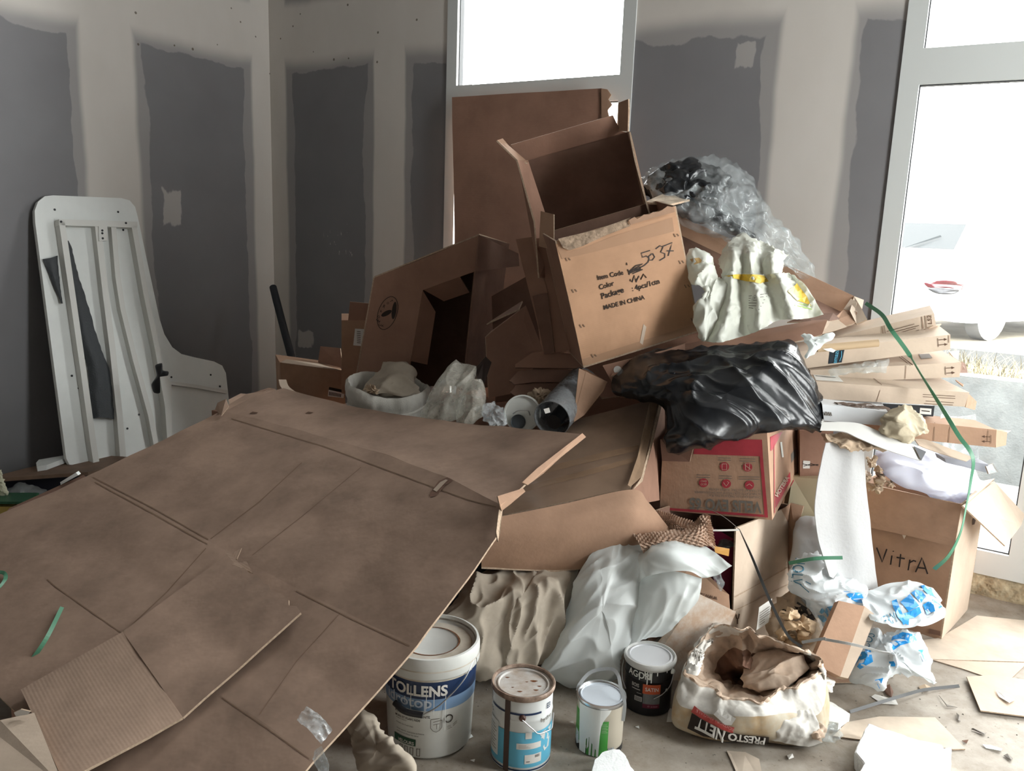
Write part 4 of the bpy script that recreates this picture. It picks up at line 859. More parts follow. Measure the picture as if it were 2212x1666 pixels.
# ---- small cartons in the corner
plo = Plane(670, 810, 4.25, yaw=20, tilt=2)
T = thing('low_carton', base_of([plo(670, 900)]), 'low open brown carton in the corner behind the large sheet', 'box')
fl = hexa('body', [plo(605, 784), plo(742, 802), plo(748, 900), plo(610, 890)], -plo.n * .34, card, T)
slab('flap', [plo(605, 783, .0), plo(618, 776, -.02), plo(690, 786, -.06), plo(735, 800)], .005, card_pale, T)
slab('flap', [P(687, 782, 4.5), P(692, 748, 4.55), P(735, 752, 4.5), P(740, 795, 4.4)], .006, card_red, T)
dpoly(T, fl, [(710, 842), (744, 850), (742, 860), (708, 856)], label_white, .0015, 'label'); dstroke(T, fl, [[(712 + 3 * k, 846 + .6 * k), (711 + 3 * k, 854 + .5 * k)] for k in range(9)], 1.6, ink, name='barcode'); dpoly(T, fl, [(711, 836), (744, 843), (744, 849), (710, 842)], ink, .0015, 'label')
plb = Plane(755, 740, 4.15, yaw=12, tilt=-3)
T = thing('labelled_carton', base_of([plb(755, 830)]), 'upright narrow carton with a white parcel label in the corner', 'box')
fl = hexa('body', [plb(738, 692), plb(800, 692), plb(785, 860), plb(738, 850)], -plb.n * .2, card, T)
slab('flap', [plb(752, 692), plb(756, 652), plb(802, 656), plb(800, 692)], .006, card_red, T)
dpoly(T, fl, [(767, 710), (786, 711), (783, 748), (763, 746)], label_white, .0015, 'label'); dstroke(T, fl, [[(771, 716 + 4 * k), (779, 717 + 4 * k)] for k in range(7)], 1.6, ink_grey, name='small_print')
tag(tube('drain_pipe', smooth_path([P(590, 621, 5.0), P(600, 660, 4.9), P(634, 790, 4.75)], 8), .022, mat('dark_pipe', (.025, .028, .033), .5, .3), seg=14), 'dark grey plastic pipe leaning in the corner of the room', 'pipe')

# ---- white woven bag with rolled rim
cb = P(838, 843, 3.46); rb_ = 86 / FPX * 3.46; TI = Matrix.Rotation(math.radians(9), 3, 'X')
T = thing('woven_sack', Vector((cb.x, cb.y, .45)), 'round white woven sack with a rolled rim behind the large sheet', 'sack')
V, F = [], []; seg = 120; prof = [(.95, -.26), (.98, -.2), (.97, -.15), (1.0, -.11), (.99, -.085), (1.02, -.06), (1.0, -.04), (1.05, -.02), (1.06, 0), (1.04, .02), (.98, .032), (.92, .02), (.9, -.02), (.86, -.09)]
for r, h in prof:
    for k in range(seg):
        a = 6.2832 * k / seg; wv = 1 + .05 * noise.noise(Vector((math.cos(a) * 2, math.sin(a) * 2, h * 6))) + .035 * (1 - min(1, abs(noise.noise(Vector((math.cos(a) * 5, math.sin(a) * 5, h * 12)))) * 2.5)); zz = .018 * noise.noise(Vector((math.cos(a) * 1.6, math.sin(a) * 1.6, 4))) - (.02 * math.cos(a))
        V.append(cb + TI @ Vector((math.cos(a) * rb_ * r * wv, math.sin(a) * rb_ * .9 * r * wv, h + zz)))
for i in range(len(prof) - 1):
    for k in range(seg): F.append((i * seg + k, i * seg + (k + 1) % seg, (i + 1) * seg + (k + 1) % seg, (i + 1) * seg + k))
obj('sack_wall', V, F, cloth_white, T, True)
ribbon('tie_cord', [cb + TI @ Vector((rb_ * 1.05 * math.sin(a), -rb_ * .97 * math.cos(a), -.045 - .008 * math.sin(3 * a))) for a in np.linspace(-1.3, 1.3, 14)], .008, cloth_white, T, .003, 40)
tag(pillow('sack_filling', [(778, 850, 3.42), (800, 815, 3.48), (830, 788, 3.52), (870, 779, 3.52), (895, 800, 3.48), (900, 830, 3.44), (905, 848, 3.40), (870, 862, 3.34), (820, 852, 3.36)], cloth_beige, None, .06, .06, n=80, rings=16, amp=.03, sc=10, seed=8, kind=('streak', (1, 0, -.5))), 'beige cloth bundle stuffed into the white woven sack', 'cloth')
tag(pillow('wood_shavings', [(785, 838, 3.34), (800, 826, 3.34), (815, 838, 3.32), (818, 852, 3.30), (796, 850, 3.32)], kraft, None, .02, n=36, rings=6, amp=.03, sc=50, seed=3), 'small tuft of brown shavings inside the white woven sack', 'shavings')
cream_film = film('cream_film', (.66, .62, .54), .68, .3, (14, .6, .015), .4)
tag(pillow('pale_plastic_bag', [(905, 905, 3.1), (918, 870, 3.15), (945, 820, 3.2), (978, 783, 3.25), (1010, 786, 3.25), (1028, 792, 3.22), (1026, 818, 3.2), (1005, 850, 3.15), (1000, 900, 3.08), (950, 915, 3.05)], cream_film, None, .06, n=120, rings=24, amp=.016, sc=10, seed=11, kind=('streak', (.4, 0, 1))), 'pale yellowish plastic bag beside the white woven sack', 'bag')
tag(pillow('looped_plastic_bag', [(985, 912, 3.02), (992, 860, 3.08), (1015, 822, 3.1), (1042, 820, 3.1), (1052, 850, 3.08), (1046, 890, 3.04), (1020, 918, 3.0)], cream_film, None, .05, n=100, rings=20, amp=.012, sc=12, seed=13, kind=('streak', (.2, 0, 1))), 'pale plastic bag with a rounded mouth next to the clear film', 'bag')
tag(pillow('clear_wrap', [(1038, 905, 3.0), (1045, 880, 3.02), (1065, 868, 3.02), (1085, 880, 3.0), (1100, 915, 2.95), (1060, 925, 2.95)], clear_thin, None, .04, n=60, rings=10, amp=.03, sc=18, seed=4), 'little heap of clear wrapping film beside the white tin lid', 'film')
# tin lid and clear tube
pd_ = Plane(1128, 893, 2.98, yaw=-8, tilt=18)
T = thing('tin_lid', base_of([pd_(1128, 932)]), 'round white tin lid lying on its side in the heap', 'lid'); cc = pd_(1128, 893); r0 = 41 / FPX * 2.98
lathe('disc', [(0, -.004), (r0 * .9, -.004), (r0 * .92, .004), (r0, .004), (r0 * 1.02, -.004), (r0, -.02), (0, -.02)], cc, mat('lid_white', (.62, .63, .60), .3, .4), T, 40, axis=pd_.n)
lathe('neck', [(0, .004), (r0 * .36, .004), (r0 * .4, .012), (r0 * .4, -.003)], pd_(1120, 912), mat('dark_neck', (.05, .06, .07), .3, .5), T, 24, axis=pd_.n)
tube('wire_handle', smooth_path([pd_(1108, 894, .006), pd_(1118, 888, .02), pd_(1140, 887, .02), pd_(1145, 897, .006)], 14), .0022, wire, T, 6)
ca, cb2 = P(1192, 905, 2.9), P(1240, 850, 3.12); ax = (cb2 - ca).normalized()
T = thing('clear_tube', base_of([P(1200, 940, 2.9)]), 'clear plastic cylinder beside the round tin lid', 'tube'); r1 = 42 / FPX * 2.95
lathe('wall', [(r1, 0), (r1, (cb2 - ca).length + .1), (r1 * .96, (cb2 - ca).length + .1), (r1 * .96, 0), (r1, 0)], ca, film('smoky_film', (.25, .26, .27), .35, .2, (60, .1, .003)), T, 36, axis=ax)
lathe('core', [(0, .02), (r1 * .4, .02), (r1 * .4, .16), (0, .16)], ca + Vector((0, 0, -.02)), black_pl, T, 20, axis=ax)
slab('label', [P(1174, 884, 2.87), P(1186, 881, 2.87), P(1189, 891, 2.87), P(1178, 894, 2.87)], .001, label_white, T)
# ================================================================ RIGHT SIDE OF THE HEAP
# clear bag with a black bag inside, against the wall
tag(pillow('black_sack', [(1385, 402, 3.46), (1410, 372, 3.5), (1445, 348, 3.5), (1500, 343, 3.5), (1545, 355, 3.5), (1578, 372, 3.48), (1585, 396, 3.45), (1562, 428, 3.42), (1548, 462, 3.4), (1600, 480, 3.38), (1634, 512, 3.36), (1615, 516, 3.36), (1560, 500, 3.36), (1500, 482, 3.38), (1440, 455, 3.4), (1400, 432, 3.42)], black_bag, None, .10, .08, (1480, 410, 3.45), 150, 30, .035, 11, 5), 'black bin bag inside clear plastic at the top right of the heap', 'bag')
tag(pillow('clear_plastic_bag', [(1380, 392, 3.48), (1400, 362, 3.52), (1450, 341, 3.55), (1520, 335, 3.55), (1575, 342, 3.54), (1612, 365, 3.52), (1645, 410, 3.5), (1672, 465, 3.48), (1715, 505, 3.46), (1745, 545, 3.44), (1764, 600, 3.4), (1730, 600, 3.36), (1690, 575, 3.34), (1640, 545, 3.33), (1560, 520, 3.33), (1470, 490, 3.34), (1410, 445, 3.38)], clear_film, None, .16, .1, (1560, 440, 3.46), 150, 30, .04, 9, 9), 'large clear plastic bag draped over the top right of the heap', 'bag')
# long cardboard tray sloping down to the right
T = thing('cardboard_tray', base_of([P(1860, 690, 3.1)]), 'long open cardboard tray sloping down to the right behind the yellow bag', 'tray')
slab('rear_wall', [P(1452, 458, 3.5), P(1560, 508, 3.46), P(1700, 572, 3.40), P(1846, 640, 3.32), P(1838, 690, 3.3), P(1700, 620, 3.38), P(1470, 510, 3.48)], .006, card, T)
slab('floor_panel', [P(1470, 508, 3.48), P(1700, 618, 3.38), P(1830, 680, 3.3), P(1800, 716, 3.12), P(1660, 660, 3.18), P(1480, 590, 3.3)], .006, card_dark, T)
slab('end_wall', [P(1845, 640, 3.32), P(1866, 648, 3.3), P(1862, 668, 3.2), P(1873, 690, 3.12), P(1850, 700, 3.12), P(1836, 672, 3.2)], .006, card_pale, T)
slab('end_tab', [P(1838, 645, 3.27), P(1851, 653, 3.25), P(1846, 673, 3.22), P(1822, 668, 3.25)], .004, card_pale, T)
slab('front_wall', [P(1822, 669, 3.24), P(1850, 673, 3.2), P(1858, 693, 3.14), P(1840, 700, 3.12), P(1800, 710, 3.1), P(1800, 690, 3.15)], .006, card, T)
# brown curved sheet under the yellow bag
T = thing('bent_cardboard', base_of([P(1500, 800, 3.02)]), 'bent brown cardboard with a torn end under the yellow and white bag', 'cardboard')
sheet('panel', PG([[(1320, 792, 3.06), (1480, 744, 3.1), (1600, 722, 3.12), (1700, 700, 3.12), (1758, 690, 3.1)], [(1325, 800, 3.02), (1490, 752, 3.04), (1610, 738, 3.04), (1712, 712, 3.02), (1788, 690, 3.02)], [(1320, 812, 3.0), (1500, 770, 3.0), (1620, 762, 3.0), (1712, 740, 2.98), (1776, 722, 2.98)]]), card_red, T, .006, 40, 14, .008, 6, 3, edge=card_edge)
slab('torn_end', jag(P(1786, 692, 3.06), P(1820, 688, 3.06), 4, .008, 4, Vector((0, -1, 0))) + [P(1830, 706, 3.05), P(1800, 716, 3.04), P(1775, 722, 3.03), P(1778, 705, 3.04)], .004, card_pale, T)
slab('torn_end', [P(1700, 696, 3.14), P(1745, 678, 3.2), P(1800, 676, 3.2), P(1815, 690, 3.14), P(1790, 694, 3.1), P(1755, 694, 3.1)], .004, card_dark, T)
# yellow and white printed bag
yb = mat('yellow_white_film', (.72, .73, .66), .35, .4, trans=.3, ridge=(12, .4, .01))
T = thing('printed_bag', base_of([P(1600, 735, 3.05)]), 'crumpled white plastic bag with yellow print at the right of the printed carton', 'bag')
def pleat(px, off): return [P(x, y, Y_ + o_) for (x, y, Y_), o_ in zip(px, off)]
o7, o8 = (.02, -.03, .025, -.02, .03, -.025, .02), (.02, -.035, .025, -.03, .02, -.035, .02, -.01)
sheet('bag_top', [pleat([(1550, 570, 3.2), (1570, 530, 3.22), (1600, 504, 3.24), (1625, 514, 3.24), (1650, 524, 3.22), (1675, 535, 3.2), (1703, 551, 3.18)], o7), pleat([(1560, 585, 3.1), (1580, 560, 3.1), (1603, 545, 3.1), (1622, 548, 3.1), (1645, 552, 3.1), (1668, 556, 3.1), (1692, 565, 3.1)], o7), pleat([(1568, 612, 3.08), (1585, 605, 3.06), (1605, 600, 3.06), (1625, 602, 3.06), (1648, 604, 3.06), (1668, 602, 3.07), (1690, 590, 3.09)], o7)], yb, T, .0015, 80, 40, .012, 16, 5, 'fold', cr=True)
b1 = sheet('bag_skirt', [pleat([(1560, 592, 3.08), (1580, 588, 3.06), (1600, 590, 3.05), (1625, 592, 3.05), (1650, 594, 3.05), (1678, 590, 3.06), (1700, 590, 3.08), (1716, 596, 3.09)], o8), pleat([(1545, 660, 3.02), (1575, 660, 2.99), (1605, 660, 2.98), (1640, 655, 2.98), (1670, 650, 2.99), (1700, 640, 3.0), (1725, 630, 3.03), (1744, 622, 3.06)], o8), pleat([(1516, 737, 2.99), (1555, 740, 2.97), (1600, 728, 2.97), (1640, 714, 2.97), (1680, 693, 2.98), (1715, 690, 2.99), (1745, 688, 3.0), (1779, 680, 3.02)], o8)], yb, T, .0015, 110, 60, .012, 14, 7, 'fold', cr=True)
b2 = pillow('bag_neck', [(1482, 556, 3.1), (1495, 540, 3.1), (1522, 540, 3.1), (1536, 560, 3.1), (1548, 600, 3.08), (1575, 615, 3.06), (1580, 650, 3.04), (1560, 690, 3.02), (1520, 735, 2.98), (1500, 700, 3.0), (1498, 660, 3.02), (1530, 655, 3.02), (1545, 630, 3.03), (1520, 615, 3.04), (1490, 600, 3.06)], yb, T, .08, .06, (1528, 630, 3.06), 150, 28, .022, 15, 15, ('streak', (.2, 0, 1), .4))
yel = mat('yellow_print', (.60, .42, .06), .4, .4); grn = mat('green_print', (.28, .42, .12), .4, .4)
dpoly(T, b1, [(1565, 596), (1600, 592), (1650, 596), (1662, 608), (1640, 614), (1600, 606)], yel, .004, 'print')
dpoly(T, b1, [(1700, 630), (1722, 612), (1742, 640), (1752, 660), (1720, 650)], yel, .004, 'print')

dstroke(T, b1, [[(1718, 655), (1752, 662)], [(1716, 660), (1754, 668)]], 2, grn, name='print')
dstroke(T, b1, [[(1618, 640 + 5 * k), (1660 - 4 * k, 634 + 7 * k)] for k in range(6)], 1.2, ink_grey, name='small_print'); dstroke(T, b1, [[(1615, 570), (1640, 585)], [(1612, 576), (1635, 592)]], 1.2, ink_grey, name='small_print')
dpoly(T, b2, [(1490, 560), (1510, 557), (1520, 566), (1500, 572)], mat('orange_tint', (.5, .33, .14), .5), name='print')
# ---- long thin cartons stacked towards the window
def strip(name, label, front, Yl, Yr, dv, m=card_pale, cat='box'):
    """slim carton from its front corners TL,TR,BR,BL"""
    (a, b_, c, d) = front
    q = [P(*a, Yl), P(*b_, Yr), P(*c, Yr), P(*d, Yl)]
    T = thing(name, base_of(q), label, cat, 'long thin cartons stacked by the window'); return T, hexa('body', q, dv, m, T)
dv = Vector((.03, .11, .012))
T, o = strip('long_carton', 'topmost long thin carton tilted up, with a short code at its end', [(1745, 742), (2018, 677), (2022, 704), (1745, 778)], 3.12, 3.02, Vector((.03, .1, .02)))
dtext(T, o, 'LS2', (2013, 700), (2011, 681), ink_brown, .9, .01, up=(-1, 0))
dlines(T, o, [((1915, 716 - 0), (1975, 700)), ((1925, 719), (1985, 703)), ((1920, 727 - 2), (1978, 709)), ((1928, 729), (1985, 713))], ink_brown, 1.1); dstroke(T, o, [[(1905, 705), (1908, 730)], [(1910, 703), (1913, 729)], [(1998, 682), (2001, 708)], [(1991, 684), (1994, 710)]], 1.6, crease, name='crease_line')
slab('end_flap', [P(2016, 704, 3.02), P(2034, 701, 3.07), P(2028, 706, 3.07), P(2006, 710, 3.02)], .004, card_pale, T)
T, o = strip('long_carton', 'long thin carton with a dark printed tape band under the topmost one', [(1718, 760), (2053, 723), (2053, 755), (1742, 796)], 2.98, 2.93, Vector((.02, .12, .015)))
dpoly(T, o, [(1793, 750), (1826, 746), (1818, 783), (1789, 786)], mat('dark_tape_band', (.02, .03, .04), .3, .4), .0015, 'tape'); dtext(T, o, 'amazon', (1806, 785), (1813, 748), mat('blue_print', (.10, .38, .55), .4), 1.0, .005, up=(-1, -.1), off=.004)
dstroke(T, o, [[(1813, 780), (1817, 770), (1817, 758)]], 1.4, MATS['blue_print'], .004, 'smile_mark'); arrows(T, o, 2026, 740, 7.2, 85, ink_brown)
dstroke(T, o, [[(2049, 725), (2049, 756)]], 1.3, crease, name='crease_line')
T, o = strip('long_carton', 'long thin carton with arrow marks and an open dark end below the taped one', [(1750, 800), (2077, 783), (2073, 815), (1750, 828)], 2.97, 2.92, Vector((-.02, .18, .036)))
arrows(T, o, 2042, 801, 7.2, 86, ink_brown); dstroke(T, o, [[(1957, 790), (1955, 818)]], 1.2, crease, name='crease_line')
dpoly(T, o, [(1984, 766), (2007, 765), (2014, 774), (1990, 776)], ink_grey, .0015, 'small_print')
dstroke(T, o, [[(1942, 772), (1966, 790)], [(1947, 771), (1971, 789)], [(1890, 780), (1895, 793)]], 1.4, crease, name='crease_line')
slab('end_flap', [P(2078, 781, 2.92), P(2086, 786, 3.0), P(2091, 806, 3.0), P(2074, 806, 2.93)], .004, card_dark, T)
slab('end_flap', [P(2050, 760, 3.1), P(2072, 757, 3.12), P(2070, 778, 3.0), P(2060, 772, 3.02)], .004, card_pale, T)
T, o = strip('long_carton', 'thickest long pale carton with a wide top, in the middle of the stack', [(1758, 824), (2094, 848), (2084, 879), (1766, 862)], 2.9, 2.84, Vector((-.05, .22, .035)))
dlines(T, o, [((1993, 852), (2063, 856)), ((1993, 857), (2063, 861)), ((1999, 866), (2060, 870)), ((1996, 872), (2058, 875))], ink_brown, 1.1); dstroke(T, o, [[(1904, 832), (1893, 868)], [(1870, 805), (1904, 832)]], 1.1, crease, name='crease_line')
dpoly(T, o, [(1752, 800), (1800, 802), (1822, 826), (1762, 822)], label_white, .0015, 'label'); dlines(T, o, [((1758, 806), (1795, 809)), ((1762, 813), (1805, 817))], ink_grey, 1.2)
slab('end_flap', [P(2092, 850, 2.84), P(2110, 868, 2.93), P(2106, 886, 2.92), P(2086, 880, 2.85)], .004, card, T); slab('end_flap', [P(2064, 820, 3.04), P(2082, 831, 3.0), P(2080, 834, 2.99), P(2066, 823, 3.03)], .004, card, T)
T, o = strip('black_flat_box', 'black slim box with a white label under the thick pale carton', [(1770, 866), (2019, 877), (2016, 900), (1770, 890)], 2.93, 2.89, Vector((-.03, .1, .0)), mat('black_carton', (.02, .021, .025), .5, .3))
dpoly(T, o, [(1987, 881), (2012, 883), (2011, 896), (1986, 894)], label_white, .0015, 'label'); dlines(T, o, [((1990, 887), (2008, 889))], ink, 2.2)
T, o = strip('white_long_box', 'white glossy long box with upside-down lettering below the black slim box', [(1776, 874), (1918, 890), (1906, 920), (1780, 909)], 2.84, 2.82, Vector((.02, .12, .02)), mat('white_gloss_box', (.72, .74, .76), .3, .4, var=.05))
dtext(T, o, 'WIN', (1798, 891), (1776, 889), ink_grey, 1.0, .03)
T, o = strip('long_carton', 'lowest long brown carton reaching out furthest to the right', [(1900, 902), (2153, 929), (2150, 967), (1900, 942)], 2.88, 2.8, Vector((-.03, .09, .012)), card)
arrows(T, o, 2140, 949, 7.0, -88, ink_brown); dstroke(T, o, [[(2019, 914), (2017, 952)], [(2052, 918), (2049, 956)], [(2135, 930), (2132, 966)]], 1.3, crease, name='crease_line')
slab('end_flap', [P(2152, 929, 2.8), P(2176, 934, 2.86), P(2173, 962, 2.86), P(2151, 967, 2.8)], .004, card, T); slab('end_flap', [P(2150, 928, 2.82), P(2184, 931, 2.9), P(2176, 936, 2.88), P(2156, 932, 2.84)], .003, card_pale, T)
tag(sheet('white_strip', PG([[(1776, 912, 2.78), (1830, 912, 2.78), (1866, 918, 2.77), (1920, 942, 2.74), (1974, 965, 2.72), (2000, 977, 2.72)], [(1772, 929, 2.74), (1820, 932, 2.74), (1853, 946, 2.72), (1905, 968, 2.7), (1955, 985, 2.69), (1988, 995, 2.69)]]), mat('white_card', (.66, .65, .62), .6, .3), None, .003, 40, 8, .0, cr=True), 'bent white card strip with a dark tip under the white long box', 'strip')
tag(slab('dark_tip', [P(1974, 964, 2.715), P(2001, 976, 2.715), P(1990, 995, 2.685)], .002, mat('dark_card', (.05, .05, .055), .5)), 'dark triangular card tip at the end of the bent white strip', 'card')
tag(sheet('curled_card', PG([[(1975, 948, 2.82), (2000, 950, 2.82), (2045, 966, 2.8), (2102, 988, 2.78)], [(1985, 962, 2.78), (2010, 972, 2.77), (2050, 985, 2.76), (2088, 997, 2.76)]]), card_pale, None, .003, 24, 6, 0, cr=True), 'curled pale card strip under the lowest long carton', 'strip')
T = thing('aluminium_profile', base_of([P(2100, 1010, 2.8)]), 'grey aluminium profile sticking out above the carton by the door', 'profile')
hexa('bar', [P(2040, 990, 2.82), P(2135, 1003, 2.78), P(2133, 1022, 2.78), P(2044, 1000, 2.82)], Vector((-.02, .03, .01)), mat('lilac_grey_metal', (.36, .37, .42), .35, .4), T); slab('end_cap', [P(2130, 1008, 2.77), P(2145, 1002, 2.8), P(2156, 1020, 2.8), P(2136, 1024, 2.77)], .004, clear_film, T)
tag(tube('cardboard_tube', [P(1765, 753, 2.9), P(1830, 747, 2.89), P(1897, 741, 2.88)], .0135, mat('tube_card', (.52, .38, .24), .7, .2), seg=16), 'thin cardboard tube lying on the long cartons', 'tube')
tag(slab('torn_label', [P(1778, 754, 2.88), P(1795, 752, 2.88), P(1806, 757, 2.88), P(1800, 762, 2.88), P(1786, 758, 2.88)], .001, label_white), 'tiny torn white paper beside the dark tape band', 'paper')
tag(pillow('white_plastic_scrap', [(1733, 723, 2.88), (1768, 726, 2.86), (1797, 720, 2.86), (1796, 732, 2.85), (1770, 752, 2.84), (1742, 774, 2.83), (1744, 752, 2.85)], white_film, None, .02, .01, n=60, rings=12, amp=.014, sc=22, seed=6, kind='fold'), 'shiny white plastic scrap on the end of the cardboard tube', 'plastic')
tag(pillow('grey_film', [(1790, 800, 2.95), (1830, 788, 2.95), (1880, 782, 2.94), (1920, 775, 2.93), (1918, 795, 2.92), (1910, 806, 2.91), (1850, 806, 2.91), (1800, 812, 2.92)], clear_film, None, .015, .01, n=60, rings=10, amp=.012, sc=20, seed=8, kind='fold'), 'grey clear film squeezed between the long cartons', 'film')
tag(pillow('brown_wrap', [(1800, 868, 2.86), (1850, 870, 2.86), (1910, 876, 2.86), (1930, 890, 2.85), (1880, 890, 2.85), (1820, 880, 2.85)], mat('dark_wrap', (.14, .10, .08), .3, .5), None, .02, .01, n=60, rings=8, amp=.014, sc=24, seed=9), 'dark shiny wrapping under the thick pale carton', 'film')
tag(pillow('kraft_wad', [(1906, 908, 2.78), (1912, 895, 2.78), (1930, 885, 2.79), (1952, 878, 2.8), (1975, 885, 2.8), (1993, 900, 2.8), (2006, 932, 2.78), (1985, 945, 2.76), (1962, 956, 2.75), (1940, 948, 2.75), (1905, 935, 2.76)], kraft_grey, None, .07, .04, (1950, 915, 2.78), 150, 30, .022, 12, 12, 'fold'), 'crumpled grey-brown packing paper on the ends of the long cartons', 'paper')
tag(pillow('torn_kraft', [(1778, 940, 2.78), (1800, 935, 2.8), (1850, 945, 2.8), (1900, 956, 2.78), (1958, 962, 2.77), (1950, 972, 2.75), (1910, 970, 2.74), (1870, 973, 2.73), (1835, 975, 2.73), (1810, 962, 2.74), (1785, 952, 2.75)], kraft, None, .03, .02, n=90, rings=14, amp=.02, sc=16, seed=3, kind='fold'), 'torn brown packing paper under the bent white strip', 'paper')
tag(sheet('clear_sheet', PG([[(2030, 895, 2.9), (2070, 900, 2.92), (2108, 895, 2.9)], [(2035, 950, 2.86), (2075, 955, 2.9), (2112, 950, 2.88)], [(2050, 1000, 2.84), (2085, 1005, 2.88), (2115, 1000, 2.86)]]), clear_thin, None, .0006, 20, 24, .012, 12, 3, 'fold', cr=True), 'sheet of clear plastic film hanging behind the lowest long carton', 'film')
# ---- black bin bag lying over the red printed box
tag(pillow('black_bin_bag', [(1340, 800, 3.0), (1380, 770, 3.05), (1450, 758, 3.05), (1560, 750, 3.02), (1640, 744, 3.0), (1700, 740, 2.98), (1722, 752, 2.96), (1742, 790, 2.93), (1762, 840, 2.9), (1780, 905, 2.86), (1775, 928, 2.83), (1720, 930, 2.8), (1650, 934, 2.78), (1590, 945, 2.75), (1540, 962, 2.73), (1480, 976, 2.72), (1443, 974, 2.73), (1436, 930, 2.78), (1432, 880, 2.84), (1380, 862, 2.9), (1330, 845, 2.96)], black_bag, None, .17, .12, (1570, 850, 2.9), 260, 60, .026, 9, 21, ('streak', (.75, .1, -.65), .22)), 'large shiny black bin bag lying across the red printed box', 'bag')
# ---- red printed box
pv = Plane(1668, 1125, 2.72, yaw=-20, tilt=-3)
T = thing('red_printed_carton', base_of([pv(1668, 1125)]), 'upside-down brown carton with red bands and black lettering under the bin bag', 'box')
f = [pv(1432, 950), pv(1657, 937), pv(1668, 1124), pv(1425, 1102)]
dep = P(1733, 1004, 3.13) - f[2]; dep = dep - pv.n * dep.dot(pv.n) * 0
fv = hexa('body', f, dep, card, T)
dpoly(T, fv, [(1503, 951), (1512, 947), (1646, 950), (1648, 986), (1498, 981)], red_ink); dpoly(T, fv, [(1641, 986), (1648, 986), (1659, 1118), (1652, 1118)], red_ink); dpoly(T, fv, [(1428, 1096), (1650, 1112), (1651, 1117), (1428, 1101)], red_ink)
dtext(T, fv, 'VELIS EVO 65', (1645, 1085), (1489, 1076), ink_grey, 1.25, .02, up=(.02, 1))
for s, a, b_ in (('CHAUFFE-EAU ELECTRIQUE ULTRA-PLAT', (1644, 1072), (1528, 1067)), ('ULTRA-PLATTE ELEKTRISCHE WATERVERWARMER', (1644, 1065), (1500, 1060)), ('ULTRA FLAT ELECTRIC WATER HEATER', (1643, 1058), (1531, 1054))):
    dtext(T, fv, s, a, b_, ink_grey, 1.15, .0, up=(.02, 1))
for x, y, s in ((1565, 1008, ''), (1615, 1009, ''), (1520, 1043, 'ECO'), (1569, 1045, ''), (1619, 1048, '')):
    dpoly(T, fv, ellipse(x, y, 10.2, 9.6, 18), red_ink, .0014, 'icon')
    if s: dtext(T, fv, s, (x + 6, y + 1), (x - 6, y + 1), card_pale, .9, 0, off=.003); dtext(T, fv, 'EVO', (x + 6, y - 6), (x - 6, y - 6), card_pale, .9, 0, off=.003)
dstroke(T, fv, [[(1560, 1002), (1570, 1002), (1570, 1014), (1560, 1014), (1560, 1002)], [(1610, 1001), (1620, 1001), (1618, 1016), (1611, 1015), (1610, 1001)], [(1609, 1004), (1622, 1014)], [(1613, 1049), (1619, 1045), (1625, 1050)], [(1563, 1042), (1569, 1050), (1575, 1042), (1571, 1040)]], 1.1, card_pale, .003, 'icon')
dlines(T, fv, [((x - w_, y), (x + w_, y + .6)) for x, y, w_ in ((1565, 989, 14), (1565, 994, 14), (1615, 991, 17), (1615, 996, 17), (1519, 1026, 15), (1519, 1031, 15), (1567, 1028, 14), (1567, 1033, 14), (1618, 1030, 23), (1618, 1035, 23))], ink_grey, 1.3)
dpoly(T, fv, [(1663, 944), (1690, 932), (1668, 972), (1664, 975)], red_ink); dpoly(T, fv, [(1674, 1070), (1706, 1020), (1707, 1040), (1675, 1098)], red_ink)
dtext(T, fv, 'ARISTON', (1703, 1032), (1678, 1074), card_pale, 1.0, .02, up=(-1, -.6), off=.004); dpoly(T, fv, [(1708, 982), (1718, 968), (1719, 985), (1709, 1000)], ink_grey); dstroke(T, fv, [[(1686, 955), (1690, 988)]], 4, label_white, name='tape')
dstroke(T, fv, [[(1672, 1118), (1730, 1006)], [(1672, 1108), (1671, 960)]], 1.4, red_ink, name='print')
slab('open_flap', [pv(1426, 950, .012), pv(1503, 952, .012), pv(1498, 967, .02), pv(1493, 985, .02), pv(1490, 998, .02), pv(1430, 996, .02)], .006, card_dark, T)
# ---- carton under it, open to the left
pu = Plane(1590, 1140, 2.62, yaw=48, tilt=0)
T = thing('open_side_carton', base_of([pu(1582, 1440)]), 'open brown carton standing under the red printed box', 'box')
A_, B_, C_, D_ = pu(1590, 1141), pu(1712, 1092), pu(1700, 1372), pu(1580, 1436)
su = slab('side_panel', [A_, B_, C_, D_], .006, card_pale, T, card_edge, card_dark)
dl = Vector((-.27, .12, 0))
slab('rear_panel', [B_ + dl, B_, C_, C_ + dl], .006, card_dark, T); slab('left_panel', [A_ + dl, B_ + dl, C_ + dl, D_ + dl], .006, card_dark, T)
slab('top_flap', [pu(1688, 1102), pu(1708, 1087), P(1736, 1094, 2.92), P(1718, 1160, 2.9), pu(1703, 1240), pu(1703, 1130)], .006, card, T)
slab('front_flap', [P(1508, 1282, 2.56), P(1590, 1322, 2.60), P(1582, 1352, 2.57), P(1545, 1440, 2.5), P(1528, 1470, 2.47), P(1385, 1470, 2.46), P(1420, 1390, 2.52)], .006, mat('dusty_card', (.36, .26, .19), .85, .15, var=.6, vscale=18, col2=(.60, .55, .50)), T)
wf = slab('side_flap', [P(1440, 1215, 2.66), P(1500, 1215, 2.64), P(1575, 1285, 2.62), P(1578, 1330, 2.6), P(1500, 1300, 2.6), P(1440, 1290, 2.6)], .006, card, T)
dtext(T, wf, 'www.lau', (1550, 1290), (1507, 1279), ink_brown, 1.1, .01, up=(-.1, 1)); dtext(T, wf, 'www.keram', (1549, 1305), (1500, 1292), ink_brown, 1.1, .01, up=(-.1, 1))
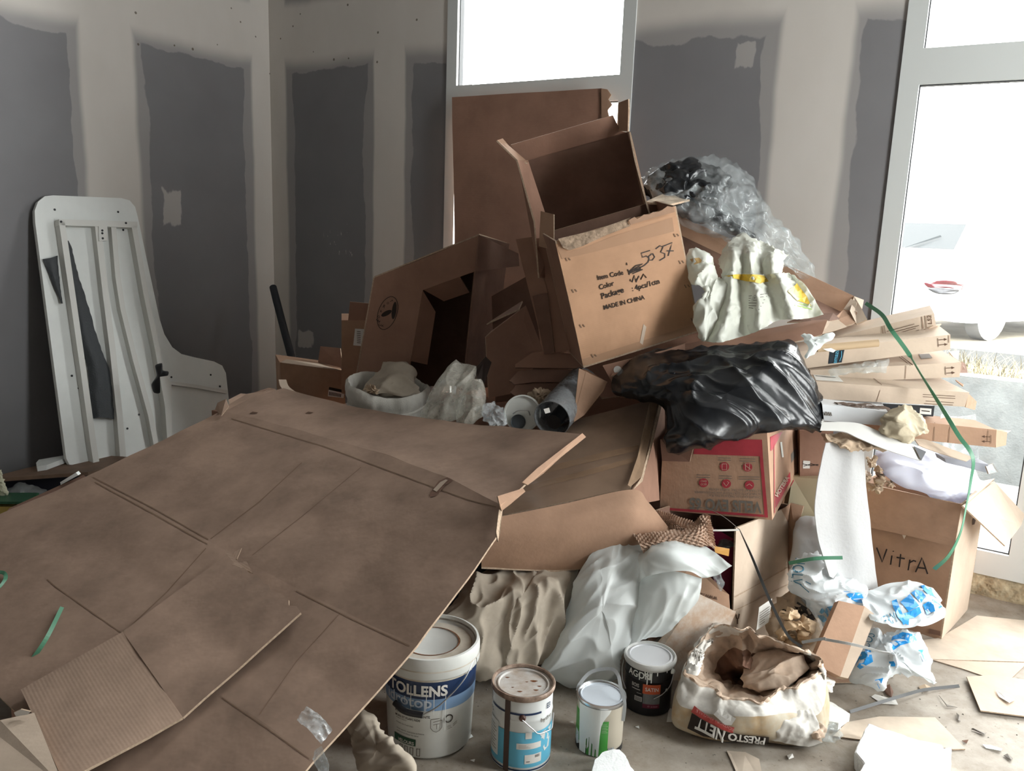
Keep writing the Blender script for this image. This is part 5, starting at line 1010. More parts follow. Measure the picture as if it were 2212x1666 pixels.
dlines(T, su, [((1586, 1290), (1702, 1225)), ((1584, 1320), (1702, 1262))], card_edge, 2, name='crease_line'); dstroke(T, su, [[(1589, 1327), (1590, 1336), (1594, 1336), (1596, 1326)], [(1592, 1336), (1592, 1348)]], 3, ink_brown, name='glass_mark')
lb = slab('paper_label', [P(1640, 1312, 2.6), P(1668, 1293, 2.66), P(1660, 1345, 2.62), P(1634, 1362, 2.57)], .001, label_white, T); dlines(T, lb, [((1640, 1325 + 5 * k), (1662, 1310 + 5 * k)) for k in range(6)], ink_grey, 1)
tag(hexa('maroon_pack', [P(1538, 1190, 2.70), P(1585, 1165, 2.72), P(1578, 1290, 2.68), P(1545, 1290, 2.66)], Vector((-.05, .12, 0)), mat('maroon_pack', (.16, .012, .04), .4, .4)), 'maroon packet inside the open carton under the red printed box', 'packet')
tag(slab('orange_label', [P(1542, 1180, 2.6), P(1576, 1186, 2.62), P(1574, 1202, 2.62), P(1545, 1194, 2.6)], .003, mat('orange_label', (.50, .25, .05), .5)), 'orange strip with a pale edge in the open carton', 'label')
tag(pillow('clear_scrap', [(1540, 1240, 2.62), (1555, 1235, 2.62), (1565, 1260, 2.61), (1558, 1280, 2.6), (1548, 1265, 2.6)], clear_film, None, .02, n=36, rings=8, amp=.014, sc=30, seed=2), 'torn clear film on the maroon packet', 'film')
tag(pillow('bottle_caps', [(1550, 1178, 2.7), (1560, 1165, 2.72), (1580, 1168, 2.72), (1584, 1182, 2.7), (1565, 1186, 2.7)], mat('dark_grey_stuff', (.08, .08, .08), .4), None, .03, n=36, rings=8, amp=.012, sc=20, seed=5), 'dark grey plastic item inside the open carton', 'plastic')
# honeycomb paper
hm = mat('honeycomb_paper', (.52, .37, .28), .8, .2, var=.2, vscale=30)
def comb(nm, rows, amp, seed):
    Bg = grid_mesh(PG(rows), 60, 26, True); Nn = gnormals(Bg); 
    if np.dot(Nn.mean(axis=(0, 1)), np.array(CAM) - Bg.mean(axis=(0, 1))) < 0: Bg = Bg[:, ::-1]; Nn = gnormals(Bg)
    for j in range(26):
        for i in range(60): Bg[j, i] += Nn[j, i] * (.006 * ((i + (j % 4 // 2) * 2) % 4 < 2) + .004 * (j % 2) + amp * crum(Bg[j, i], 12, seed, 'soft'))
    V = [Vector(v) for v in Bg.reshape(-1, 3)]; F = [(j * 60 + i, j * 60 + i + 1, j * 60 + i + 61, j * 60 + i + 60) for j in range(25) for i in range(59)]
    return obj(nm, V, F, hm, T)
T = thing('honeycomb_paper', base_of([P(1450, 1185, 2.55)]), 'brown honeycomb packing paper tucked behind the white bag', 'paper')
comb('roll', [[(1415, 1108, 2.72), (1450, 1112, 2.72), (1490, 1125, 2.7)], [(1430, 1130, 2.64), (1460, 1130, 2.62), (1500, 1140, 2.62)], [(1440, 1150, 2.62), (1480, 1150, 2.6), (1510, 1160, 2.6)]], .02, 1)
comb('roll', [[(1365, 1158, 2.58), (1430, 1150, 2.6), (1500, 1135, 2.62), (1515, 1115, 2.62)], [(1380, 1175, 2.52), (1440, 1165, 2.52), (1510, 1150, 2.54), (1528, 1128, 2.6)], [(1390, 1195, 2.52), (1460, 1190, 2.52), (1530, 1180, 2.52), (1545, 1185, 2.55)]], .02, 2)
comb('roll', [[(1512, 1118, 2.62), (1522, 1112, 2.62), (1533, 1116, 2.62)], [(1510, 1135, 2.58), (1524, 1140, 2.57), (1536, 1140, 2.58)], [(1505, 1155, 2.57), (1525, 1165, 2.55), (1545, 1182, 2.55)]], .01, 3)
# ---- wide open box in the middle with its curved front
T = thing('wide_open_carton', base_of([P(1250, 1240, 2.55)]), 'wide brown carton with taped dark lid under the tip of the large sheet', 'box')
lid = sheet('taped_lid', PG([[(1060, 960, 3.0), (1250, 905, 3.0), (1428, 858, 3.0)], [(1060, 1040, 2.75), (1240, 990, 2.8), (1400, 955, 2.8)], [(1060, 1118, 2.5), (1220, 1085, 2.55), (1362, 1056, 2.6)]]), mat('taped_card', (.27, .185, .13), .4, .4, var=.25, vscale=5, bump=(12, .2, .008)), T, .006, 26, 24, .004, 6, 2, edge=card_edge)
for q in ([(1100, 1060), (1290, 1010), (1372, 988), (1368, 1000), (1290, 1022), (1100, 1072)], [(1100, 1030), (1300, 978), (1380, 962), (1376, 974), (1100, 1042)]): dpoly(T, lid, q, tape_brown, .001, 'tape')
slab('right_flap', [P(1429, 858, 3.0), P(1436, 872, 3.02), P(1438, 1078, 2.94), P(1400, 1086, 2.7), P(1364, 1060, 2.6), P(1384, 1030, 2.66), P(1400, 960, 2.8)], .006, card_red, T)
slab('taped_edge', [P(1403, 872, 2.95), P(1422, 866, 2.98), P(1404, 960, 2.8), P(1386, 1030, 2.64), P(1362, 1052, 2.58), P(1356, 1048, 2.58), P(1378, 985, 2.72)], .003, tape_brown, T)
slab('edge_strip', [P(1426, 862, 2.99), P(1432, 866, 2.99), P(1408, 965, 2.78), P(1388, 1040, 2.64), P(1366, 1060, 2.58), P(1384, 1034, 2.64), P(1404, 962, 2.78)], .004, card_edge, T)
sheet('curved_front', PG([[(1040, 1125, 2.46), (1220, 1088, 2.54), (1364, 1058, 2.58), (1400, 1085, 2.60), (1446, 1142, 2.62)], [(1040, 1170, 2.46), (1210, 1145, 2.50), (1340, 1125, 2.54), (1385, 1140, 2.57), (1430, 1160, 2.61)], [(1040, 1225, 2.52), (1200, 1232, 2.56), (1320, 1220, 2.58), (1365, 1205, 2.6), (1415, 1180, 2.63)]]), card, T, .006, 40, 24, .003, 5, 5, edge=card_edge, cr=True)
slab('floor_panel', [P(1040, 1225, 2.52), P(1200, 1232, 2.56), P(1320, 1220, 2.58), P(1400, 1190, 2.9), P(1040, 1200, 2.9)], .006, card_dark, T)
filler('plain brown carton buried under the wide taped carton', .0, .42, 2.72, 3.05, .30, 0)
# brown carton, cream box and white bag seen in the gap behind the foam
T = thing('gap_carton', base_of([P(1755, 1030, 3.0)]), 'brown carton with a small parcel label in the gap beside the red printed box', 'box')
gq = hexa('body', [P(1728, 930, 3.0), P(1800, 930, 2.98), P(1800, 1040, 2.98), P(1728, 1035, 3.0)], Vector((.02, .12, 0)), card_red, T)
dpoly(T, gq, [(1735, 995), (1750, 996), (1749, 1012), (1734, 1012)], label_white, .0015, 'label'); dstroke(T, gq, [[(1734, 1002), (1752, 1006), (1768, 1003)], [(1736, 1007), (1752, 1002), (1768, 1006)]], 1.5, ink, name='scribble')
T = thing('cream_carton', base_of([P(1740, 1130, 2.95)]), 'cream yellow carton behind the hanging foam sheet', 'box')
hexa('body', [P(1712, 1030, 3.0), P(1800, 1038, 2.92), P(1800, 1180, 2.92), P(1690, 1170, 3.0)], Vector((.02, .1, 0)), mat('cream_card', (.60, .52, .35), .7, .2), T)
tag(pillow('white_cloth_bag', [(1712, 1150, 2.86), (1730, 1122, 2.9), (1775, 1115, 2.9), (1830, 1125, 2.88), (1840, 1230, 2.8), (1800, 1330, 2.76), (1730, 1320, 2.76), (1708, 1220, 2.8)], mat('grey_cloth_bag', (.56, .56, .55), .8, .2, bump=(20, .2)), None, .06, .05, n=80, rings=16, amp=.02, sc=7, seed=3, kind='fold'), 'greyish white sack behind the hanging foam sheet', 'sack')
# ================================================================ RIGHT FOREGROUND
def loft(name, rings, mats, parent=None, n=90, sub=6, amp=0.0, sc=10, seed=1, kind='fold', fm=None, caps=(False, False), smooth=True, amps=None):
    """skin through closed rings of points"""
    R = []
    for r in rings:
        A = np.array([tuple(p) for p in r]); m = len(A); t = np.linspace(0, m, n, endpoint=False); i = t.astype(int); f = (t - i)[:, None]
        p0, p1, p2, p3 = A[(i - 1) % m], A[i % m], A[(i + 1) % m], A[(i + 2) % m]
        R.append(0.5 * (2 * p1 + (p2 - p0) * f + (2 * p0 - 5 * p1 + 4 * p2 - p3) * f ** 2 + (3 * p1 - p0 - 3 * p2 + p3) * f ** 3))
    R = np.array(R); m = len(R); T_ = np.linspace(0, m - 1, (m - 1) * sub + 1); i = np.minimum(T_.astype(int), m - 2); f = (T_ - i)[:, None, None]
    p1, p2 = R[i], R[i + 1]; p0 = R[np.maximum(i - 1, 0)]; p3 = R[np.minimum(i + 2, m - 1)]
    A = 0.5 * (2 * p1 + (p2 - p0) * f + (2 * p0 - 5 * p1 + 4 * p2 - p3) * f ** 2 + (3 * p1 - p0 - 3 * p2 + p3) * f ** 3)
    k = len(A); V = A.reshape(-1, 3); F, M = [], []
    for j in range(k - 1):
        for q in range(n): F.append((j * n + q, j * n + (q + 1) % n, (j + 1) * n + (q + 1) % n, (j + 1) * n + q)); M.append(fm[min(j // sub, len(fm) - 1)] if fm else 0)
    if caps[0]: F.append(tuple(range(n))[::-1]); M.append(fm[0] if fm else 0)
    if caps[1]: F.append(tuple(range((k - 1) * n, k * n))); M.append(fm[-1] if fm else 0)
    if amp:
        me = bpy.data.meshes.new('t'); me.from_pydata(V.tolist(), [], F); me.update(); NN = np.empty(len(V) * 3); me.vertices.foreach_get('normal', NN); NN = NN.reshape(-1, 3); bpy.data.meshes.remove(me)
        w_ = np.repeat(np.interp(T_, np.arange(m), amps if amps else [1] * m), n)
        V = V + NN * (np.array([crum(p, sc, seed, kind) for p in V]) * amp * w_)[:, None]; V[:, 2] = np.maximum(V[:, 2], .003)
    return obj(name, [Vector(v) for v in V], F, mats, parent, smooth, M)
# ---- carton with handwritten name by the door
g0 = G(2033, 1384); pz = Plane(p=g0, n=Vector((math.sin(math.radians(-42)), -math.cos(math.radians(-42)), .01)))
T = thing('handwritten_carton', g0, 'tall open brown carton with a name handwritten in black, by the glazed door', 'box')
A_, B_, C_ = pz(1862, 1044), pz(2077, 1091), g0; D_ = pz(1832, 1300); D_.z = .002
dz = Vector((math.sin(math.radians(42)), math.cos(math.radians(42)), 0)) * .36
fz = slab('front_panel', [A_, B_, C_, D_], .006, card, T, card_edge, card_dark)
slab('side_panel', [B_, B_ + dz, C_ + dz, C_], .006, card_pale, T, card_edge, card)
slab('rear_panel', [A_ + dz, B_ + dz, C_ + dz, D_ + dz], .006, card, T); slab('side_panel', [A_ + dz, A_, D_, D_ + dz], .006, card, T)
slab('bottom_panel', [C_, C_ + dz, D_ + dz, D_], .005, card_dark, T)
ff = slab('front_flap', [pz(1862, 1043, .008), pz(2078, 1090, .008), pz(2062, 1181, .022), pz(1940, 1153, .022), pz(1820, 1128, .022)], .006, card, T)
slab('side_flap', [P(2080, 1093, 2.84), P(2148, 1040, 3.2), P(2214, 1112, 3.22), P(2206, 1135, 3.16), P(2172, 1180, 2.98)], .006, card_pale, T)
slab('rear_flap', [P(2118, 1040, 3.16), P(2148, 1034, 3.2), P(2090, 1086, 2.86), P(2086, 1082, 2.87)], .006, card_pale, T)
dstroke(T, fz, [[(1894, 1183), (1906, 1214), (1916, 1186)], [(1927, 1200), (1924, 1220)], [(1930, 1190), (1930, 1192)], [(1946, 1197), (1943, 1225)], [(1937, 1204), (1955, 1207)], [(1966, 1209), (1962, 1232)], [(1964, 1216), (1974, 1211), (1979, 1213)], [(1978, 1236), (1992, 1205), (2004, 1240)], [(1983, 1226), (1999, 1228)]], 3.2, marker)
dpoly(T, fz, [(2008, 1358), (2032, 1364), (2032, 1374), (2006, 1368)], card_dark, .0015, 'print')
sp_ = [o for o in COL.objects if o.parent == T and o.name.startswith('side_panel')][0]
dpoly(T, sp_, [(2100, 1122), (2108, 1112), (2109, 1118), (2104, 1133), (2099, 1134)], ink_brown, .0015, 'hand_hole')
for px, py in ((1952, 1160), (1876, 1058)): slab('torn_bit', [pz(px - 3, py - 4, .03), pz(px + 5, py - 3, .03), pz(px + 1, py + 5, .03)], .001, card_pale, T)
lil = mat('lilac_film', (.68, .69, .77), .3, .45, trans=.3, ridge=(9, .5, .015))
tag(pillow('bagged_foam', [(1890, 985, 3.0), (1920, 962, 3.05), (1990, 968, 3.06), (2060, 990, 3.06), (2108, 1015, 3.05), (2112, 1045, 3.03), (2085, 1080, 3.0), (2050, 1085, 2.98), (1960, 1060, 2.96), (1920, 1030, 2.96)], lil, None, .1, .08, n=110, rings=22, amp=.028, sc=10, seed=17, kind=('streak', (1, 0, .3), .4)), 'whitish lilac plastic bag stuffed into the tall handwritten carton', 'bag')
rr_ = random.Random(7)
for k, (x, y, s) in enumerate(((1880, 1000, 16), (1900, 1015, 15), (1872, 1030, 17), (1905, 1040, 18), (1890, 1055, 15), (1925, 1045, 12))):
    tag(pillow('kraft_shaving', [(x + s * math.cos(a) * rr_.uniform(.6, 1.1), y + s * .9 * math.sin(a) * rr_.uniform(.6, 1.1), 2.94 + .01 * k) for a in np.linspace(0, 5.6, 9)], kraft, None, .05, .03, n=50, rings=10, amp=.04, sc=26, seed=k + 3), ['topmost torn brown paper wad at the left of the tall handwritten carton', 'torn brown paper wad touching the lilac bag, upper one', 'torn brown paper wad right beside the hanging foam sheet', 'torn brown paper wad touching the lilac bag, lower one', 'torn brown paper wad hanging over the front edge of the handwritten carton', 'rightmost small torn brown paper wad beside the lilac bag'][k], 'paper', 'torn brown paper stuffing in the handwritten carton')
# white foam sheet hanging in front
tag(sheet('foam_sheet', PG([[(1783, 957, 2.74), (1815, 955, 2.76), (1845, 972, 2.75), (1866, 962, 2.78)], [(1760, 1085, 2.68), (1800, 1090, 2.72), (1840, 1085, 2.73), (1873, 1075, 2.76)], [(1768, 1170, 2.66), (1810, 1180, 2.70), (1850, 1175, 2.71), (1884, 1170, 2.75)], [(1790, 1245, 2.63), (1820, 1262, 2.68), (1860, 1275, 2.7), (1898, 1272, 2.74)]]), foam_sheet, None, .003, 34, 60, .01, 6, 3, 'soft', cr=True), 'long white foam wrap sheet hanging down beside the handwritten carton', 'foam')
# ---- printed blue and white bags on the floor
bw = mat('white_bag_film', (.74, .77, .78), .35, .4, trans=.35, ridge=(13, .4, .01)); blue = mat('blue_bag_print', (.02, .27, .66), .3, .45, bump=(24, .3, .006)); blue2 = mat('blue_outline_print', (.06, .22, .33), .4, .4)
T = thing('blue_white_bag', base_of([G(1760, 1370)]), 'crumpled white and blue plastic bag behind the folded brown box', 'bag')
b1 = pillow('bag_body', [(1704, 1235, 2.72), (1722, 1208, 2.74), (1760, 1200, 2.75), (1790, 1225, 2.74), (1850, 1260, 2.72), (1880, 1290, 2.7), (1880, 1330, 2.66), (1830, 1340, 2.64), (1785, 1345, 2.64), (1760, 1330, 2.65), (1735, 1290, 2.67), (1712, 1268, 2.69)], bw, T, .1, .05, n=150, rings=28, amp=.035, sc=10, seed=23, kind='fold')
dpoly(T, b1, [(1822, 1278), (1868, 1282), (1876, 1304), (1850, 1302), (1835, 1292)], blue); dstroke(T, b1, [[(1842, 1294), (1874, 1292)]], 2, bw, .003, 'print')
dpoly(T, b1, [(1766, 1330), (1775, 1314), (1800, 1308), (1795, 1335), (1778, 1345)], mat('blue_sheen', (.18, .45, .72), .25, .5)); dpoly(T, b1, [(1743, 1310), (1752, 1308), (1756, 1318), (1748, 1316)], blue)
dtext(T, b1, 'UOLV', (1716, 1205), (1708, 1262), blue2, 1.6, .0, up=(1, .1)); dstroke(T, b1, [[(1728, 1262), (1748, 1280)], [(1740, 1256), (1752, 1262)]], 2, blue2, name='print')
T = thing('fanned_bag', base_of([G(1960, 1395)]), 'white plastic bag with big blue block letters spread in front of the handwritten carton', 'bag')
fan = [[(1880, 1340, 2.52), (1860, 1290, 2.66), (1898, 1268, 2.7)], [(1905, 1345, 2.5), (1915, 1300, 2.62), (1930, 1257, 2.72)], [(1950, 1358, 2.5), (1975, 1300, 2.6), (1980, 1254, 2.74)], [(2000, 1352, 2.52), (2022, 1312, 2.6), (2010, 1270, 2.74)], [(2040, 1335, 2.56), (2042, 1318, 2.6), (2030, 1300, 2.72)]]
fb = sheet('bag_side', PG(fan), bw, T, .002, 50, 60, .022, 8, 31, 'fold', cr=True)
L1 = [[(1926, 1300), (1936, 1295), (1943, 1312), (1950, 1330), (1940, 1336), (1934, 1325), (1928, 1308)], [(1936, 1332), (1965, 1322), (1950, 1338), (1962, 1352), (1972, 1372), (1960, 1372), (1948, 1345)],
      [(1945, 1302), (1965, 1285), (1985, 1310), (1962, 1322)], [(1968, 1282), (1985, 1270), (2000, 1290), (1988, 1304)], [(1988, 1267), (2004, 1264), (2030, 1296), (2018, 1290), (2002, 1284)], [(1955, 1326), (1985, 1312), (1990, 1325), (1976, 1336), (1962, 1338)], [(1992, 1308), (2015, 1296), (2035, 1312), (2002, 1330)]]
for q in L1: dpoly(T, fb, q, blue, .003)
dstroke(T, fb, [[(1952, 1304), (1968, 1319)], [(1975, 1280), (1990, 1300)], [(1998, 1312), (2010, 1326)], [(2008, 1304), (2022, 1318)]], 3, bw, .003, 'print')
dtext(T, fb, 'THERM', (1893, 1362), (1938, 1344), blue2, 2.1, .0, up=(-.35, -1))
T = thing('floor_bag', base_of([G(1930, 1480)]), 'white and blue plastic bag flattened on the floor beside the folded brown box', 'bag')
b2 = pillow('bag_body', [(1843, 1462, 2.5), (1850, 1420, 2.55), (1872, 1385, 2.62), (1890, 1360, 2.66), (1905, 1375, 2.66), (1960, 1365, 2.66), (1985, 1375, 2.64), (2005, 1420, 2.56), (2025, 1482, 2.46), (1990, 1460, 2.48), (1940, 1452, 2.48), (1915, 1465, 2.46), (1905, 1490, 2.42), (1880, 1480, 2.44)], bw, T, .09, .02, (1930, 1420, 2.54), 160, 28, .035, 10, 27, 'fold')
for q in ([(1920, 1400), (1928, 1376), (1950, 1366), (1978, 1372), (1980, 1385), (1945, 1395), (1930, 1405)], [(1846, 1436), (1862, 1400), (1880, 1402), (1886, 1430), (1858, 1446)], [(1920, 1430), (1942, 1428), (1940, 1440), (1925, 1440)], [(1983, 1405), (1995, 1404), (2002, 1428), (1994, 1430)], [(1890, 1470), (1908, 1465), (1900, 1488)]): dpoly(T, b2, q, blue)
dtext(T, b2, 'SOS', (1878, 1400), (1892, 1372), blue2, 1.6, 0)
# small folded brown box
pbx = Plane(1800, 1440, 2.42, yaw=12, tilt=38)
T = thing('folded_brown_box', base_of([G(1830, 1470)]), 'small flattened brown box lying slanted on the blue and white bags', 'box')
hexa('body', [pbx(1812, 1298), pbx(1868, 1310), pbx(1815, 1462), pbx(1754, 1432)], -pbx.n * .03, card, T)
slab('side_strip', [pbx(1868, 1310), pbx(1892, 1330), pbx(1865, 1400), pbx(1832, 1466), pbx(1815, 1462)], .03, card_pale, T)
# kraft bag with stuffing
T = thing('kraft_bag', base_of([G(1715, 1400)]), 'torn dark kraft bag with crumpled brown paper spilling out', 'bag')
b3 = pillow('bag_body', [(1658, 1390, 2.62), (1662, 1330, 2.7), (1690, 1290, 2.76), (1720, 1275, 2.78), (1745, 1310, 2.76), (1765, 1340, 2.72), (1770, 1385, 2.62), (1740, 1415, 2.56), (1690, 1412, 2.56)], kraft, T, .05, .05, n=90, rings=16, amp=.03, sc=13, seed=5, kind='fold')
dtext(T, b3, 'HOFU', (1728, 1312), (1688, 1318), ink, 1.3, .02); dpoly(T, b3, [(1722, 1300), (1748, 1318), (1764, 1342), (1745, 1345), (1728, 1330), (1716, 1310)], ink, .002, 'dark_patch')
for k, (x, y, a, b_) in enumerate(((1725, 1352, 30, 17), (1692, 1375, 18, 12), (1705, 1330, 14, 12), (1740, 1372, 15, 14), (1705, 1398, 24, 8))):
    tag(pillow('crumpled_paper', [(x + a * math.cos(t_) * (1 + .25 * math.sin(3 * t_ + k)), y + b_ * math.sin(t_) * (1 + .2 * math.cos(2 * t_ + k)), 2.56 + .004 * k) for t_ in np.linspace(0, 5.7, 10)], mat('tan_paper', (.54, .39, .25), .7, .2, var=.25, vscale=14), None, .05, .02, n=60, rings=12, amp=.03, sc=18, seed=40 + k, kind='fold'), ['largest crumpled tan paper wad in the mouth of the dark kraft bag', 'rounded tan paper wad at the left of the dark kraft bag', 'upper tan paper wad just under the black letters of the kraft bag', 'tan paper wad at the right rim of the dark kraft bag', 'long low tan paper wad at the foot of the dark kraft bag'][k], 'paper', 'tan paper wads in the kraft bag')
# ---- filler sack in the foreground
def GZ(q): return [G(x, y, z) for x, y, z in q]
T = thing('filler_sack', G(1620, 1560), 'open torn paper sack of filler lying on the floor, black band with white lettering', 'sack')
oc = [(1478, 1452, .17), (1500, 1400, .21), (1540, 1352, .25), (1600, 1356, .27), (1660, 1372, .26), (1720, 1398, .24), (1772, 1425, .2), (1776, 1448, .17), (1735, 1478, .15), (1690, 1495, .14), (1640, 1520, .14), (1575, 1512, .14), (1525, 1490, .15)]
rj = random.Random(8); oc = [(x + rj.uniform(-5, 5), y + rj.uniform(-7, 7), z) for i_ in range(len(oc)) for f_ in (0, .34, .67) for x, y, z in [tuple(np.array(oc[i_]) * (1 - f_) + np.array(oc[(i_ + 1) % len(oc)]) * f_)]]
def shr(q, c, k, dz): return [(c[0] + (x - c[0]) * k, c[1] + (y - c[1]) * k, z + dz) for x, y, z in q]
rg = [GZ([(1462, 1562, .004), (1475, 1500, .004), (1520, 1470, .004), (1600, 1460, .004), (1680, 1470, .004), (1740, 1490, .004), (1775, 1520, .004), (1785, 1570, .004), (1770, 1606, .004), (1720, 1612, .004), (1640, 1603, .004), (1560, 1602, .004), (1500, 1588, .004)]),
      GZ([(1450, 1552, .05), (1468, 1470, .1), (1510, 1420, .12), (1590, 1400, .12), (1670, 1405, .12), (1730, 1430, .1), (1778, 1470, .09), (1792, 1540, .06), (1775, 1592, .03), (1725, 1600, .03), (1640, 1590, .05), (1550, 1590, .05), (1480, 1575, .04)]),
      GZ([(1462, 1512, .11), (1482, 1435, .16), (1525, 1385, .19), (1595, 1375, .2), (1665, 1385, .2), (1725, 1410, .18), (1778, 1445, .15), (1785, 1495, .12), (1765, 1545, .08), (1710, 1540, .1), (1640, 1548, .12), (1560, 1546, .11), (1500, 1535, .1)]),
      GZ(oc), GZ(shr(oc, (1620, 1440), .96, -.004)), GZ(shr(oc, (1615, 1445), .80, -.05)), GZ(shr(oc, (1610, 1450), .5, -.09)), GZ(shr(oc, (1605, 1455), .15, -.11))]
tan = mat('sack_tan_print', (.36, .24, .12), .6, .3, var=.3, vscale=9, col2=(.46, .42, .34)); wh = mat('sack_white_paper', (.66, .63, .58), .65, .25, var=.25, vscale=10, bump=(30, .4, .008)); inn = mat('sack_inner_kraft', (.56, .43, .33), .75, .2, var=.35, vscale=9, bump=(26, .5, .01)); dk = mat('sack_shaded_inside', (.20, .11, .075), .8, .2, var=.3)  # darkest inner tone paints the shade deep in the sack's cavity
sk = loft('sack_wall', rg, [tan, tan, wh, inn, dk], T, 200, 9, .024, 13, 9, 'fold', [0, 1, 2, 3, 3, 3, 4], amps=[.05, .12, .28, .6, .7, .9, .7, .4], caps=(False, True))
pillow('inner_paper', [(1600, 1440, G(1600, 1440, .13).y), (1625, 1410, G(1625, 1410, .17).y), (1680, 1395, G(1680, 1395, .2).y), (1730, 1415, G(1730, 1415, .19).y), (1755, 1445, G(1755, 1445, .16).y), (1720, 1475, G(1720, 1475, .13).y), (1670, 1490, G(1670, 1490, .12).y), (1610, 1485, G(1610, 1485, .10).y)], inn, T, .03, .05, n=120, rings=24, amp=.02, sc=14, seed=77, kind=('streak', (1, 0, .3), .45))
dpoly(T, sk, [(1494, 1538), (1500, 1526), (1530, 1548), (1566, 1566), (1586, 1570), (1582, 1582), (1560, 1575), (1520, 1555)], mat('sack_red', (.45, .07, .06), .5, .3), .005)
dpoly(T, sk, [(1486, 1572), (1496, 1540), (1520, 1556), (1560, 1578), (1600, 1584), (1660, 1590), (1660, 1602), (1590, 1600), (1520, 1588)], ink, .005)
dtext(T, sk, 'NETT', (1566, 1577), (1508, 1551), label_white, 1.15, .02, up=(-.25, 1), off=.010); dtext(T, sk, 'PRESTO', (1652, 1589), (1572, 1579), label_white, .8, .02, up=(-.1, 1), off=.010)
dtext(T, sk, 'EDITION SPECIALE', (1584, 1571), (1506, 1533), mat('pink_print', (.6, .3, .28), .5), .8, 0, up=(-.3, 1), off=.009)
dpoly(T, sk, [(1542, 1544), (1554, 1531), (1590, 1552), (1580, 1566), (1566, 1566)], label_white, .003)
tag(sheet('torn_sack_skin', [GZ([(1592, 1560, .06), (1650, 1530, .1), (1720, 1520, .1), (1745, 1520, .1)]), GZ([(1588, 1582, .035), (1650, 1570, .07), (1720, 1570, .08), (1765, 1560, .08)]), GZ([(1600, 1590, .03), (1680, 1600, .03), (1740, 1614, .02), (1775, 1604, .03)])], wh, None, .002, 40, 26, .012, 14, 6, 'fold', cr=True), 'torn outer white paper skin hanging off the filler sack', 'paper')
for k, (pts, z0, mm) in enumerate(((((1690, 1480), (1730, 1468), (1770, 1455), (1800, 1470), (1790, 1490), (1750, 1500), (1710, 1520)), .1, wh), (((1740, 1520), (1770, 1500), (1780, 1540), (1778, 1580), (1765, 1600), (1755, 1570)), .05, inn), (((1770, 1555), (1800, 1560), (1815, 1590), (1790, 1600), (1768, 1590)), .02, clear_film), (((1485, 1450), (1500, 1400), (1540, 1352), (1560, 1352), (1540, 1375), (1512, 1430), (1500, 1455)), .2, wh))):
    q = [(x, y, G(x, y, z0).y) for x, y in pts]
    tag(pillow('torn_paper', q, mm, None, .025, .02, n=70, rings=12, amp=.025, sc=20, seed=60 + k, kind='fold'), ['crumpled white paper lip at the right of the filler sack mouth', 'brown inner paper bursting from the right end of the filler sack', 'shred of clear film on the floor by the filler sack', 'torn white upper rim on the left of the filler sack mouth'][k], 'paper')

# ================================================================ PAINT CANS
class Cyl:
    def __init__(s, c): s.c = Vector(c); f = Vector((-c[0], -c[1], 0)).normalized(); s.f = f; s.r = Vector((-f.y, f.x, 0))
    def at(s, R, deg, z): a = math.radians(deg); return s.c + (s.f * math.cos(a) + s.r * math.sin(a)) * R + Vector((0, 0, z))
    def z(s, R, y, lo=-.05, hi=.5):
        for _ in range(40):
            m_ = (lo + hi) / 2
            if pix(s.at(R, 0, m_))[1] > y: lo = m_
            else: hi = m_
        return lo
    def phi(s, R, px, z):
        lo, hi = -85., 85.
        for _ in range(40):
            m_ = (lo + hi) / 2
            if pix(s.at(R, m_, z))[0] < px: lo = m_
            else: hi = m_
        return lo
    def patch(s, par, R, d0, d1, z0, z1, m, name='label_print', n=24, Rt=None):
        V, F = [], []
        for i in range(n + 1):
            d = d0 + (d1 - d0) * i / n; V += [s.at(R, d, z0), s.at(Rt or R, d, z1)]
            if i: k = len(V); F.append((k - 4, k - 2, k - 1, k - 3))
        return obj(name, V, F, m, par, True)
    def text(s, par, R, txt, d0, d1, z, m, hs=1.0, bold=0.0, name='lettering', tilt=0.0):
        V, F = text2d(txt, bold); w_ = V[:, 0].max() - V[:, 0].min(); k = math.radians(d1 - d0) * R / w_; x0 = V[:, 0].min()
        return obj(name, [s.at(R, d0 + (v[0] - x0) / w_ * (d1 - d0), z + v[1] * k * hs + tilt * (v[0] - x0) / w_) for v in V], F, m, par)
    def blob(s, par, R, pts, m, name='print'):
        return obj(name, [s.at(R, d, z) for d, z in pts], [tuple(range(len(pts)))], m, par)
pl_white = mat('bucket_white', (.68, .69, .66), .35, .4, var=.08, vscale=8); grime = mat('lid_grime', (.58, .54, .47), .4, .35, var=.3, vscale=9, col2=(.42, .36, .28)); rust = mat('rust', (.20, .085, .04), .75, .2, var=.5, vscale=30); rim_rust = mat('rusty_rim', (.30, .22, .17), .5, .4, var=.6, vscale=25, col2=(.10, .055, .035))
# white bucket
K = Cyl((-.206, 2.196, 0)); T = thing('paint_bucket', K.c, 'large white plastic paint bucket with navy and pale blue bands', 'bucket')
BW = lathe('bucket_wall', [(.0, .002), (.114, .002), (.122, .012), (.1325, .262)], K.c, pl_white, T, 64)
lathe('lid', [(.134, .255), (.138, .257), (.1405, .262), (.1405, .305), (.137, .318), (.131, .319), (.127, .308), (.124, .300), (.118, .298), (.083, .300), (.080, .302), (.077, .299), (.0, .300)], K.c, pl_white, T, 64)
lathe('lid_ring', [(.079, .3025), (.083, .3025)], K.c, rust, T, 48); lathe('lid_stain', [(.084, .3015), (.118, .2995)], K.c, grime, T, 48)
lathe('lid_groove', [(.1412, .281), (.1412, .285)], K.c, grime, T, 64); lathe('lid_groove', [(.1255, .306), (.1285, .3115)], K.c, mat('groove_dark', (.30, .27, .23), .5, .3, var=.4, vscale=30), T, 64)
